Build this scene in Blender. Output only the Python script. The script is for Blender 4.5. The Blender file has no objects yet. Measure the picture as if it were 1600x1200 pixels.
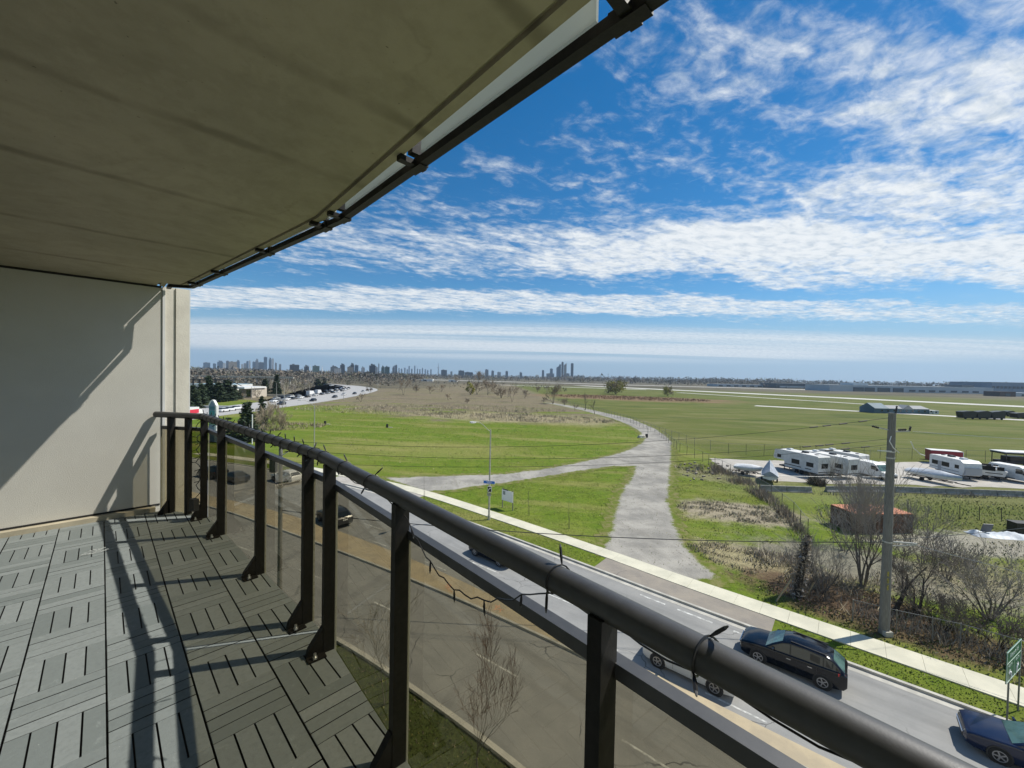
import bpy, bmesh, math, random
import numpy as np
from mathutils import Vector, Matrix

random.seed(7); RNG = np.random.default_rng(7)
R = math.radians
SC = bpy.context.scene
COL = SC.collection

# ---------------------------------------------------------------- camera
CAM_H = 15.5                      # eye height above the street
F_PX, PITCH, ROLL = 625.0, R(1.1), R(1.1)
fw = Vector((0, math.cos(PITCH), -math.sin(PITCH)))
up0 = Vector((0, math.sin(PITCH), math.cos(PITCH)))
rt0 = Vector((1, 0, 0))
rt = rt0 * math.cos(ROLL) + up0 * math.sin(ROLL)
up = -rt0 * math.sin(ROLL) + up0 * math.cos(ROLL)
cam_data = bpy.data.cameras.new('camera')
cam = bpy.data.objects.new('camera', cam_data); COL.objects.link(cam)
m = Matrix((rt, up, -fw)).transposed().to_4x4(); m.translation = (0, 0, CAM_H)
cam.matrix_world = m
cam_data.sensor_width = 36; cam_data.lens = 36 * F_PX / 1600
cam_data.clip_start = 0.02; cam_data.clip_end = 30000
SC.camera = cam

# ---------------------------------------------------------------- sun, sky, exposure
SUN_AZ, SUN_EL = R(75), R(51)
sun_dir = Vector((math.sin(SUN_AZ) * math.cos(SUN_EL), math.cos(SUN_AZ) * math.cos(SUN_EL), math.sin(SUN_EL)))
sd = bpy.data.lights.new('sun', 'SUN'); sd.energy = 4.8; sd.angle = R(0.53); sd.color = (1, .955, .87)
sun = bpy.data.objects.new('sun', sd); COL.objects.link(sun)
sun.rotation_euler = sun_dir.to_track_quat('Z', 'Y').to_euler()
SC.view_settings.view_transform = 'Standard'; SC.view_settings.look = 'None'
SC.view_settings.exposure = 0.2; SC.view_settings.gamma = 1; SC.view_settings.use_curve_mapping = False


class NT:
    """small helper for node trees"""
    def __init__(self, tree): self.t = tree; self.L = tree.links; self.n = 0
    def new(self, kind, **kw):
        nd = self.t.nodes.new(kind); nd.location = (self.n % 12 * 180, -(self.n // 12) * 220); self.n += 1
        for k, v in kw.items(): setattr(nd, k, v)
        return nd
    def put(self, sock, v):
        if hasattr(v, 'is_output') or isinstance(v, bpy.types.NodeSocket): self.L.new(v, sock)
        else:
            if isinstance(v, (tuple, list)) and len(v) == 3 and sock.type == 'RGBA': v = (*v, 1)
            sock.default_value = v
    def math(self, op, a, b=0.0, c=0.0, clamp=False):
        nd = self.new('ShaderNodeMath', operation=op, use_clamp=clamp)
        self.put(nd.inputs[0], a); self.put(nd.inputs[1], b); self.put(nd.inputs[2], c)
        return nd.outputs[0]
    def vmath(self, op, a, b=(0, 0, 0)):
        nd = self.new('ShaderNodeVectorMath', operation=op)
        self.put(nd.inputs[0], a); self.put(nd.inputs[1], b)
        return nd.outputs[0]
    def sstep(self, v, lo, hi, a=0.0, b=1.0):
        nd = self.new('ShaderNodeMapRange', interpolation_type='SMOOTHSTEP')
        self.put(nd.inputs['Value'], v); self.put(nd.inputs['From Min'], lo); self.put(nd.inputs['From Max'], hi)
        self.put(nd.inputs['To Min'], a); self.put(nd.inputs['To Max'], b)
        return nd.outputs[0]
    def noise(self, vec, scale, detail=4, rough=.55, dist=0.0):
        nd = self.new('ShaderNodeTexNoise')
        if vec is not None: self.put(nd.inputs['Vector'], vec)
        nd.inputs['Scale'].default_value = scale; nd.inputs['Detail'].default_value = detail
        nd.inputs['Roughness'].default_value = rough; nd.inputs['Distortion'].default_value = dist
        return nd.outputs[0]
    def mix(self, f, a, b):
        nd = self.new('ShaderNodeMix', data_type='RGBA')
        self.put(nd.inputs[0], f); self.put(nd.inputs[6], a); self.put(nd.inputs[7], b)
        return nd.outputs[2]
    def sep(self, v):
        nd = self.new('ShaderNodeSeparateXYZ'); self.put(nd.inputs[0], v); return nd.outputs
    def comb(self, x, y, z):
        nd = self.new('ShaderNodeCombineXYZ')
        self.put(nd.inputs[0], x); self.put(nd.inputs[1], y); self.put(nd.inputs[2], z); return nd.outputs[0]
    def scalev(self, v, s, rot=0.0):
        if rot:
            r_ = self.new('ShaderNodeMapping'); self.put(r_.inputs[0], v); r_.inputs['Rotation'].default_value = (0, 0, rot); v = r_.outputs[0]
        nd = self.new('ShaderNodeMapping'); self.put(nd.inputs[0], v); nd.inputs['Scale'].default_value = s
        return nd.outputs[0]


def build_world():
    w = bpy.data.worlds.new('World'); SC.world = w; w.use_nodes = True
    w.node_tree.nodes.clear(); t = NT(w.node_tree)
    sky = t.new('ShaderNodeTexSky', sky_type='NISHITA', sun_disc=False)
    sky.sun_elevation = SUN_EL; sky.sun_rotation = SUN_AZ
    sky.altitude = 200; sky.air_density = 1.0; sky.dust_density = 0.1; sky.ozone_density = 3.0
    hs = t.new('ShaderNodeHueSaturation'); hs.inputs['Saturation'].default_value = 1.42; hs.inputs['Value'].default_value = 1.25; hs.inputs['Hue'].default_value = .497
    t.put(hs.inputs['Color'], sky.outputs[0])
    d = t.new('ShaderNodeTexCoord').outputs['Generated']
    X, Y, Z = t.sep(d)
    zc = t.math('ADD', t.math('MAXIMUM', Z, 0.0), 0.02)
    qx = t.math('DIVIDE', X, zc); qy = t.math('DIVIDE', Y, zc)
    q = t.comb(qx, qy, 0.0)
    wob = t.noise(q, .9, 4, .55)
    qyw = t.math('ADD', qy, t.math('MULTIPLY', t.math('SUBTRACT', wob, .5), 1.3))
    # coverage: long banks across the view, rows of small puffs higher up, denser to the right
    def bump(v, a, b, c, e): return t.math('MULTIPLY', t.sstep(v, a, b), t.sstep(v, c, e, 1.0, 0.0))
    bank1 = t.math('MULTIPLY', bump(qyw, 2.25, 2.7, 3.3, 4.0), t.sstep(qx, -1.6, .9, .40, 1.0))
    bank2 = t.math('MULTIPLY', bump(qyw, 4.1, 4.5, 5.2, 5.9), t.sstep(qx, 1.5, 6.0, 1.0, .7))
    right = t.math('MULTIPLY', bump(qy, .75, 1.5, 2.6, 3.2), t.sstep(t.math('ADD', qx, t.math('MULTIPLY', wob, .7)), .95, 2.0))
    rows = t.math('MULTIPLY', t.sstep(qy, 1.75, 1.15), t.sstep(qx, .05, .55))
    left = bump(qyw, 1.6, 1.9, 2.2, 2.6)
    far = t.sstep(qy, 6.0, 7.0)
    behind = t.sstep(qy, .3, -1.5)
    cov = t.math('MULTIPLY', bank1, .33)
    for m_, k in ((bank2, .31), (right, .19), (rows, .14), (left, .08), (behind, .10)): cov = t.math('ADD', cov, t.math('MULTIPLY', m_, k))
    rot = R(-27)
    big = t.noise(t.scalev(q, (.8, 1.7, 1), rot), 1.5, 3, .55, .5)
    puff = t.noise(t.scalev(q, (.85, 1.4, 1), rot), 5.4, 10, .60, .55)
    cell = t.noise(t.scalev(q, (1.0, 1.1, 1), rot), 15.0, 7, .60, .4)
    dens = t.math('ADD', t.math('ADD', t.math('MULTIPLY', puff, .62), t.math('MULTIPLY', big, .46)), t.math('MULTIPLY', cell, .34))
    dens = t.math('ADD', dens, cov)
    cl = t.math('MULTIPLY', t.sstep(dens, .745, 1.12), t.sstep(Z, .06, .11))
    # thin level sheets low over the horizon
    st = t.noise(t.comb(t.math('MULTIPLY', qx, .04), t.math('MULTIPLY', qy, .42), 3.0), 1.0, 6, .62, .35)
    st = t.math('MULTIPLY', t.sstep(st, .29, .58), far)
    low = t.sstep(Z, .03, .055)
    st = t.math('MULTIPLY', t.math('MULTIPLY', st, low), .88)
    cl = t.math('MAXIMUM', cl, st)
    cl = t.math('MULTIPLY', cl, .95)
    shade = t.noise(t.scalev(q, (.9, 1.6, 1), rot), 8.0, 7, .62, .3)
    ccol = t.mix(t.sstep(t.math('ADD', shade, t.math('MULTIPLY', cl, .12)), .32, .72), (6.4, 7.4, 8.4), (10.8, 11.1, 11.2))
    blue = t.mix(t.math('MULTIPLY', t.sstep(Z, .20, .0), .85), hs.outputs[0], (3.0, 5.0, 7.4))
    out = t.mix(cl, blue, ccol)
    bg = t.new('ShaderNodeBackground'); bg.inputs['Strength'].default_value = .075
    t.L.new(out, bg.inputs['Color'])
    o = t.new('ShaderNodeOutputWorld'); t.L.new(bg.outputs[0], o.inputs['Surface'])
    w.cycles.sampling_method = 'MANUAL'; w.cycles.sample_map_resolution = 1024
build_world()


# ================================================================ helpers
def G(px, py, z=0.0):
    """the point on the level z that stands at this place of the 1600 x 1200 photograph"""
    d = rt * ((px - 800) / F_PX) + up * ((600 - py) / F_PX) + fw
    k = (z - CAM_H) / d.z
    return Vector((d.x * k, d.y * k, z))
def G2(px, py): p = G(px, py); return (p.x, p.y)
def mpp(p): return p.y / F_PX          # metres per photograph pixel at a point's depth

# balcony frame: S runs along the balcony (away), N points out over the street
S = Vector((-.716, .698, 0)); N = Vector((.698, .716, 0))
BAL_ROT = math.atan2(N.y, N.x)
Z_DECK = CAM_H - 1.52
def sn(s, n, z=0.0): return S * s + N * n + Vector((0, 0, z))
# road frame: U along the street (to the left), V across it (away)
RAZ = R(-50)
U = Vector((math.sin(RAZ), math.cos(RAZ), 0)); V = Vector((math.cos(RAZ), -math.sin(RAZ), 0))
def uv(u, v, z=0.0): return U * u + V * v + Vector((0, 0, z))


def tag(o, label=None, cat=None, group=None, kind=None):
    if label: o['label'] = label
    if cat: o['category'] = cat
    if group: o['group'] = group
    if kind: o['kind'] = kind
    return o
def thing(name, label, cat, loc=(0, 0, 0), rz=0.0, group=None):
    o = bpy.data.objects.new(name, None); COL.objects.link(o)
    o.location = loc; o.rotation_euler = (0, 0, rz); o.empty_display_size = .2
    return tag(o, label, cat, group)
KIDS = {}
def link(name, me, parent=None, loc=None, rz=None):
    o = bpy.data.objects.new(name, me); COL.objects.link(o)
    if parent is not None: o.parent = parent; KIDS.setdefault(parent.name, []).append(o)
    if loc is not None: o.location = loc
    if rz is not None: o.rotation_euler = (0, 0, rz)
    return o
def copy_tree(o, parent=None):
    c = o.copy(); COL.objects.link(c)
    if parent is not None: c.parent = parent; KIDS.setdefault(parent.name, []).append(c)
    for ch in list(KIDS.get(o.name, [])): copy_tree(ch, c)
    return c


ORD = 'first second third fourth fifth sixth seventh eighth ninth tenth eleventh twelfth thirteenth fourteenth fifteenth sixteenth seventeenth eighteenth nineteenth twentieth'.split()
class MB:
    """collects simple solids, then builds them as one mesh"""
    def __init__(self): self.v = []; self.f = []; self.mi = []; self.cur = 0
    def add(self, vs, fs):
        b = len(self.v); self.v += [tuple(p) for p in vs]
        for f in fs: self.f.append(tuple(i + b for i in f)); self.mi.append(self.cur)
        return self
    def box(self, c, size, rz=0.0, M=None):
        x, y, z = size[0] / 2, size[1] / 2, size[2] / 2
        vs = [Vector((a * x, b * y, d * z)) for d in (-1, 1) for b in (-1, 1) for a in (-1, 1)]
        if M is not None: vs = [M @ p for p in vs]
        ca, sa = math.cos(rz), math.sin(rz)
        vs = [(p.x * ca - p.y * sa + c[0], p.x * sa + p.y * ca + c[1], p.z + c[2]) for p in vs]
        return self.add(vs, [(0, 2, 3, 1), (4, 5, 7, 6), (0, 1, 5, 4), (2, 6, 7, 3), (0, 4, 6, 2), (1, 3, 7, 5)])
    def bar(self, a, b, w, h, upv=(0, 0, 1)):
        a, b = Vector(a), Vector(b); d = (b - a).normalized(); u = Vector(upv)
        if abs(d.dot(u)) > .98: u = Vector((1, 0, 0))
        s_ = d.cross(u).normalized(); t_ = s_.cross(d).normalized()
        vs = []
        for p in (a, b):
            for i, j in ((-1, -1), (1, -1), (1, 1), (-1, 1)): vs.append(p + s_ * (i * w / 2) + t_ * (j * h / 2))
        return self.add(vs, [(0, 1, 2, 3)[::-1] and (3, 2, 1, 0), (4, 5, 6, 7), (0, 1, 5, 4), (1, 2, 6, 5), (2, 3, 7, 6), (3, 0, 4, 7)])
    def tube(self, pts, r, n=6, cap=True):
        pts = [Vector(p) for p in pts]; rs = r if isinstance(r, (list, tuple)) else [r] * len(pts)
        prev = None; vs = []
        for i, p in enumerate(pts):
            d = (pts[min(i + 1, len(pts) - 1)] - pts[max(i - 1, 0)]).normalized()
            if prev is None: u = d.orthogonal().normalized()
            else:
                u = prev - d * prev.dot(d)
                u = u.normalized() if u.length > 1e-6 else d.orthogonal().normalized()
            prev = u; w = d.cross(u)
            for k in range(n):
                a = 2 * math.pi * k / n
                vs.append(p + (u * math.cos(a) + w * math.sin(a)) * rs[i])
        fs = []
        for i in range(len(pts) - 1):
            for k in range(n):
                k2 = (k + 1) % n
                fs.append((i * n + k, i * n + k2, (i + 1) * n + k2, (i + 1) * n + k))
        if cap:
            fs.append(tuple(range(n))[::-1]); fs.append(tuple(range((len(pts) - 1) * n, len(pts) * n)))
        return self.add(vs, fs)
    def prism(self, prof, y0, y1):
        """prof: (x, z) outline counter-clockwise seen from -y"""
        n = len(prof)
        vs = [(x, y0, z) for x, z in prof] + [(x, y1, z) for x, z in prof]
        fs = [tuple(range(n)), tuple(range(n, 2 * n))[::-1]]
        fs += [(i, i + n, (i + 1) % n + n, (i + 1) % n) for i in range(n)]
        return self.add(vs, fs)
    def poly(self, pts, z0, z1=None):
        """level polygon (x, y) counter-clockwise; solid when z1 is given"""
        n = len(pts)
        if z1 is None: return self.add([(x, y, z0) for x, y in pts], [tuple(range(n))])
        vs = [(x, y, z0) for x, y in pts] + [(x, y, z1) for x, y in pts]
        fs = [tuple(range(n))[::-1], tuple(range(n, 2 * n))]
        fs += [(i, (i + 1) % n, (i + 1) % n + n, i + n) for i in range(n)]
        return self.add(vs, fs)
    def loft(self, rings, cap=True):
        n = len(rings[0]); vs = [p for r_ in rings for p in r_]; fs = []
        for i in range(len(rings) - 1):
            for k in range(n):
                k2 = (k + 1) % n; fs.append((i * n + k, i * n + k2, (i + 1) * n + k2, (i + 1) * n + k))
        if cap: fs.append(tuple(range(n))[::-1]); fs.append(tuple(range((len(rings) - 1) * n, len(rings) * n)))
        return self.add(vs, fs)
    def mesh(self, name, mats, smooth=False, fix=True):
        me = bpy.data.meshes.new(name); me.from_pydata(self.v, [], self.f)
        for m_ in (mats if isinstance(mats, (list, tuple)) else [mats]): me.materials.append(m_)
        if len(me.materials) > 1: me.polygons.foreach_set('material_index', self.mi)
        if fix:
            bm = bmesh.new(); bm.from_mesh(me); bmesh.ops.recalc_face_normals(bm, faces=bm.faces); bm.to_mesh(me); bm.free()
        if smooth:
            me.polygons.foreach_set('use_smooth', [True] * len(me.polygons))
            try: me.set_sharp_from_angle(angle=R(38))
            except Exception: pass
        me.update(); return me
    def build(self, name, mats, parent=None, smooth=False, loc=None, rz=None, fix=True):
        return link(name, self.mesh(name, mats, smooth, fix), parent, loc, rz)


def tri_mesh(name, V3, mats, mi=None, parent=None):
    """fast mesh of loose triangles; V3 is (n, 3, 3)"""
    n = len(V3); me = bpy.data.meshes.new(name)
    me.vertices.add(n * 3); me.vertices.foreach_set('co', np.ascontiguousarray(V3, np.float32).ravel())
    me.loops.add(n * 3); me.loops.foreach_set('vertex_index', np.arange(n * 3, dtype=np.int32))
    me.polygons.add(n); me.polygons.foreach_set('loop_start', np.arange(0, n * 3, 3, dtype=np.int32))
    for m_ in mats: me.materials.append(m_)
    if mi is not None: me.polygons.foreach_set('material_index', np.asarray(mi, np.int32))
    me.update(calc_edges=True)
    return link(name, me, parent)


# ---------------------------------------------------------------- materials
MATS = {}
def mat(name, c, rough=.7, c2=None, scale=6.0, detail=5, metal=0.0, bump=0.0, bscale=None, spec=.5, stretch=None, coat=0.0, space='Object', contrast=(.35, .65), flat=False):
    if name in MATS: return MATS[name]
    m_ = bpy.data.materials.new(name); m_.use_nodes = True; t = NT(m_.node_tree); b = m_.node_tree.nodes['Principled BSDF']
    b.inputs['Roughness'].default_value = rough; b.inputs['Metallic'].default_value = metal
    b.inputs['Specular IOR Level'].default_value = spec; b.inputs['Coat Weight'].default_value = coat
    if c2 is not None or bump:
        vec = t.new('ShaderNodeNewGeometry').outputs['Position'] if space == 'World' else t.new('ShaderNodeTexCoord').outputs['Object']
        if stretch: vec = t.scalev(vec, stretch)
    if flat: t.L.new(t.vmath('NORMALIZE', t.vmath('ADD', t.vmath('MULTIPLY', t.new('ShaderNodeNewGeometry').outputs['Normal'], (.35, .35, .35)), (0, 0, .8))), b.inputs['Normal'])
    if c2 is not None:
        n_ = t.sstep(t.noise(vec, scale, detail, .6), *contrast)
        t.L.new(t.mix(n_, c, c2), b.inputs['Base Color'])
    else: b.inputs['Base Color'].default_value = (*c, 1)
    if bump:
        bp = t.new('ShaderNodeBump'); bp.inputs['Strength'].default_value = bump; bp.inputs['Distance'].default_value = .02
        t.L.new(t.noise(vec, bscale or scale * 4, 4, .6), bp.inputs['Height']); t.L.new(bp.outputs[0], b.inputs['Normal'])
    MATS[name] = m_; return m_
def tint_glass(name, tint, rough=.02, gloss=1.0):
    m_ = bpy.data.materials.new(name); m_.use_nodes = True; t = NT(m_.node_tree); m_.node_tree.nodes.clear()
    tr = t.new('ShaderNodeBsdfTransparent'); tr.inputs[0].default_value = (*tint, 1)
    gl = t.new('ShaderNodeBsdfGlossy'); gl.inputs['Roughness'].default_value = rough; gl.inputs[0].default_value = (gloss, gloss, gloss, 1)
    fr = t.new('ShaderNodeFresnel'); fr.inputs[0].default_value = 1.5
    mx = t.new('ShaderNodeMixShader'); t.L.new(t.math('MULTIPLY', fr.outputs[0], t.math('SUBTRACT', 1.0, t.new('ShaderNodeNewGeometry').outputs['Backfacing'])), mx.inputs[0]); t.L.new(tr.outputs[0], mx.inputs[1]); t.L.new(gl.outputs[0], mx.inputs[2])
    o = t.new('ShaderNodeOutputMaterial'); t.L.new(mx.outputs[0], o.inputs[0])
    MATS[name] = m_; return m_

M_black = mat('black_paint', (.012, .012, .012), .38, bump=.04, bscale=60)
M_rail = mat('bronze_black_paint', (.011, .0105, .0095), .5, (.017, .016, .014), 40, bump=.08, bscale=220, spec=.22)
M_toprail = mat('sunlit_black_paint', (.03, .0295, .028), .5, (.04, .039, .037), 30, bump=.03, bscale=260, spec=1.0)  # same paint as the posts, lightened: the sunlit look is in its colour
M_steel = mat('galvanised_steel', (.42, .42, .41), .45, (.5, .5, .48), 12, metal=.6)
M_bolt = mat('bright_bolt', (.7, .7, .68), .3, metal=.9)
M_glass = tint_glass('tinted_glass', (.64, .612, .53))
M_upglass = tint_glass('pale_glass', (.70, .74, .74))
M_carglass = mat('car_glass', (.016, .02, .02), .04, spec=.9)
M_carglass_green = mat('green_windscreen', (.085, .16, .14), .06, (.03, .06, .06), 1.4, spec=.8)
M_tyre = mat('tyre_rubber', (.012, .012, .012), .8)
M_rim = mat('alloy_rim', (.35, .35, .36), .35, metal=.7)
M_headlight = mat('headlight_lens', (.6, .62, .62), .1, spec=.8)
M_taillight = mat('taillight_lens', (.45, .03, .03), .2)
M_chrome = mat('chrome', (.6, .6, .6), .15, metal=1)
M_white = mat('white_paint', (.74, .74, .72), .45, (.66, .66, .63), 3)
M_offwhite = mat('offwhite_panel', (.62, .62, .59), .5, (.52, .52, .49), 1.5)
M_dark = mat('dark_plastic', (.02, .02, .021), .6)
M_wood = mat('weathered_wood', (.2, .17, .13), .85, (.11, .09, .07), 8, stretch=(6, 6, .6))
M_conc = mat('pale_concrete', (.46, .44, .37), .9, (.36, .345, .29), 1.3, bump=.1, bscale=40, space='World')


def lit(name, c): return mat(name, c, .6)

exec_later = []

# ================================================================ ground, street
def catmull(pts, n=8):
    out = []
    P = [pts[0]] + list(pts) + [pts[-1]]
    for i in range(1, len(P) - 2):
        p0, p1, p2, p3 = (np.array(P[j], float) for j in (i - 1, i, i + 1, i + 2))
        for k in range(n):
            s_ = k / n
            out.append(tuple(.5 * ((2 * p1) + (-p0 + p2) * s_ + (2 * p0 - 5 * p1 + 4 * p2 - p3) * s_ ** 2 + (-p0 + 3 * p1 - 3 * p2 + p3) * s_ ** 3)))
    out.append(tuple(pts[-1])); return out
# edges of the street as (u, v); the street bends away to the left beyond u = 20
EDGE = {
    'kerb_near': [(-60, 12.3), (-20, 12.4), (6, 12.4), (16, 12.0), (24, 11.0), (36, 8.4), (52, 3.6), (75, -5), (110, -22)],
    'med_near': [(-60, 20.0), (-20, 19.8), (6, 19.7), (16, 19.2), (25, 18.2), (35, 16.7), (45, 14.9), (56, 12.4), (78, 5), (110, -9)],
    'med_far': [(-60, 20.9), (-20, 20.8), (6, 20.75), (16, 20.6), (26, 20.2), (37, 19.0), (48, 17.0), (58, 14.2), (80, 7.0), (110, -6)],
    'kerb_far': [(-60, 28.4), (-20, 28.5), (6, 28.7), (16, 29.0), (28, 29.2), (42, 29.0), (55, 27.2), (66, 24.6), (80, 20.4), (110, 9)],
    'walk_near': [(-60, 30.5), (-20, 30.4), (6, 31.0), (16, 31.6), (28, 31.9), (42, 31.8), (55, 30.0), (66, 27.4), (80, 23.2), (110, 12)],
    'walk_far': [(-60, 32.4), (-20, 32.4), (6, 32.7), (16, 33.1), (28, 33.5), (42, 33.5), (55, 31.8), (66, 29.2), (80, 25.0), (110, 14)],
}
US = np.linspace(-58, 108, 167)
EV = {}
for k, p in EDGE.items():
    c_ = np.array(catmull(p)); EV[k] = np.interp(US, c_[:, 0], c_[:, 1])
def edge(k, u): return float(np.interp(u, US, EV[k]))
def strip(name, f0, f1, z, mats, us=US, thick=None, parent=None):
    b = MB(); rows = []
    for u in us:
        p0, p1 = uv(u, f0(u), z), uv(u, f1(u), z)
        if thick: rows.append([p0 - Vector((0, 0, thick)), p1 - Vector((0, 0, thick)), p1, p0])
        else: rows.append([p0, p1])
    if thick: b.loft(rows)
    else:
        vs = [p for r_ in rows for p in r_]
        b.add(vs, [(2 * i, 2 * i + 2, 2 * i + 3, 2 * i + 1) for i in range(len(rows) - 1)])
    return b.build(name, mats, parent)
E_ = lambda k, d=0.0: (lambda u: edge(k, u) + d)


def ground_material():
    m_ = bpy.data.materials.new('field_ground'); m_.use_nodes = True; t = NT(m_.node_tree); b = m_.node_tree.nodes['Principled BSDF']
    b.inputs['Roughness'].default_value = .95; b.inputs['Specular IOR Level'].default_value = .15
    P = t.new('ShaderNodeNewGeometry').outputs['Position']; X, Y, Z = t.sep(P)
    n1 = t.noise(P, .045, 5, .6); n2 = t.noise(P, .35, 6, .65); n3 = t.noise(P, 2.6, 4, .7); n4 = t.noise(P, 9.0, 3, .7)
    streak = t.noise(t.scalev(P, (.03, .16, 1), R(10)), 1.0, 5, .65)
    lawn = t.mix(t.sstep(n2, .3, .7), (.105, .168, .011), (.158, .205, .022))
    lawn = t.mix(t.sstep(n3, .42, .75), lawn, (.065, .108, .011))
    lawn = t.mix(t.math('MULTIPLY', t.sstep(n1, .45, .62), .55), lawn, (.155, .165, .03))
    lawn = t.mix(t.math('MULTIPLY', t.sstep(streak, .47, .66), .75), lawn, (.24, .23, .07))
    lawn = t.mix(t.math('MULTIPLY', t.sstep(n4, .6, .8), .3), lawn, (.26, .26, .09))
    olive = t.mix(t.sstep(n1, .35, .65), (.092, .118, .018), (.13, .138, .034))
    st2 = t.noise(t.scalev(P, (.014, .07, 1), R(14)), 1.0, 6, .68, .3)
    olive = t.mix(t.math('MULTIPLY', t.sstep(st2, .46, .36), .8), olive, (.048, .072, .013))
    olive = t.mix(t.math('MULTIPLY', t.sstep(st2, .54, .68), .85), olive, (.215, .205, .085))
    olive = t.mix(t.sstep(streak, .48, .7), olive, (.155, .155, .058))
    olive = t.mix(t.math('MULTIPLY', t.sstep(n2, .55, .75), .6), olive, (.075, .10, .02))
    dry = t.mix(t.sstep(n2, .3, .7), (.23, .19, .125), (.155, .125, .08))
    dry = t.mix(t.math('MULTIPLY', t.sstep(streak, .46, .66), .8), dry, (.14, .145, .055))
    dry = t.mix(t.math('MULTIPLY', t.sstep(n1, .5, .68), .7), dry, (.12, .10, .068))
    dry = t.mix(t.math('MULTIPLY', t.sstep(n3, .5, .8), .5), dry, (.33, .285, .19))
    far = t.mix(t.sstep(t.noise(t.scalev(P, (.006, .010, 1)), 1.0, 6, .65), .38, .62), (.085, .078, .052), (.15, .13, .085))
    wob = t.math('MULTIPLY', t.math('SUBTRACT', t.noise(P, .06, 4, .6), .5), 1.0)
    wob2 = t.math('MULTIPLY', t.math('SUBTRACT', t.noise(P, .5, 5, .65), .5), 1.0)
    # how far left of the boundary fence a point lies
    a, c_ = G(1030, 680), G(905, 637)
    dx, dy = c_.x - a.x, c_.y - a.y; L_ = math.hypot(dx, dy); nx, ny = dy / L_, -dx / L_
    side = t.math('ADD', t.math('MULTIPLY', t.math('SUBTRACT', X, a.x), nx), t.math('MULTIPLY', t.math('SUBTRACT', Y, a.y), ny))
    col = t.mix(t.sstep(side, -3, 3), lawn, olive)
    # the dry field behind the mown one
    yy = t.math('SUBTRACT', Y, t.math('MULTIPLY', t.math('MAXIMUM', t.math('SUBTRACT', -28.0, X), 0.0), .62))
    dm = t.math('MULTIPLY', t.sstep(t.math('ADD', yy, t.math('MULTIPLY', wob, 70)), 132, 150), t.sstep(side, 6, -6))
    dm = t.math('MULTIPLY', dm, t.sstep(t.math('ADD', t.noise(t.scalev(P, (.03, .07, 1)), 1.0, 4, .6), t.math('MULTIPLY', t.sstep(Y, 150, 260), .22)), .43, .56))
    col = t.mix(dm, col, dry)
    def patch(px, py, rx, ry, colr, rot=0.0, amp=.9, soft=.35):
        nonlocal col
        p = G(px, py); ca, sa = math.cos(rot), math.sin(rot)
        x = t.math('SUBTRACT', X, p.x); y = t.math('SUBTRACT', Y, p.y)
        xr = t.math('DIVIDE', t.math('ADD', t.math('MULTIPLY', x, ca), t.math('MULTIPLY', y, sa)), rx)
        yr = t.math('DIVIDE', t.math('SUBTRACT', t.math('MULTIPLY', y, ca), t.math('MULTIPLY', x, sa)), ry)
        r2 = t.math('SQRT', t.math('ADD', t.math('MULTIPLY', xr, xr), t.math('MULTIPLY', yr, yr)))
        w_ = wob2 if rx < 25 else wob
        r2 = t.math('ADD', r2, t.math('MULTIPLY', w_, 1.6))
        f = t.math('MULTIPLY', t.sstep(r2, 1.0 + soft, 1.0 - soft), amp)
        c2 = t.mix(t.sstep(n3, .3, .7), colr, tuple(v * .62 for v in colr))
        col = t.mix(f, col, c2)
    straw, litter, reed = (.42, .35, .22), (.15, .10, .06), (.27, .175, .105)
    patch(690, 1130, 12, 4.2, (.075, .092, .028), R(140), .95)
    patch(800, 652, 42, 16, straw, R(-12), .8)
    patch(980, 622, 75, 38, reed, R(-20), .85)
    patch(690, 702, 16, 9, (.30, .29, .09), 0, .5)
    patch(1150, 800, 7, 4.2, (.40, .34, .25), R(-15), .9)
    patch(1195, 880, 6.5, 3.2, straw, R(-35), .8)
    patch(1130, 745, 8, 4, (.30, .26, .17), R(-30), .6)
    patch(1300, 930, 6, 2.6, litter, R(-35), .95)
    patch(1430, 985, 9, 2.4, litter, R(-40), .9)
    patch(1390, 893, 10, 4, (.27, .245, .195), R(-30), .9)
    patch(1520, 850, 10, 3.2, (.40, .37, .30), 0, .9)
    patch(1560, 905, 7, 3, (.28, .25, .14), 0, .7)
    patch(1420, 770, 26, 6, (.26, .25, .12), 0, .4)
    col = t.mix(t.sstep(t.math('ADD', t.math('ADD', Y, t.math('MULTIPLY', X, .55)), t.math('MULTIPLY', wob, 250)), 620, 900), col, far)
    col = t.mix(t.math('MULTIPLY', t.sstep(t.math('SUBTRACT', Y, t.math('MULTIPLY', X, .9)), 480, 620), t.sstep(X, -60, -140)), col, far)
    t.L.new(col, b.inputs['Base Color'])
    bp = t.new('ShaderNodeBump'); bp.inputs['Strength'].default_value = .9; bp.inputs['Distance'].default_value = .12
    t.L.new(t.math('ADD', t.noise(P, 5.0, 5, .7), t.math('MULTIPLY', t.noise(P, .8, 3, .5), 1.5)), bp.inputs['Height']); t.L.new(bp.outputs[0], b.inputs['Normal'])
    return m_
M_ground = ground_material()

b = MB(); GR = 7000
ring = [(GR * math.cos(a), GR * math.sin(a)) for a in np.linspace(0, 2 * math.pi, 49)[:-1]]
b.poly(ring, 0.0); g = b.build('ground', M_ground); tag(g, kind='structure')

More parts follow.
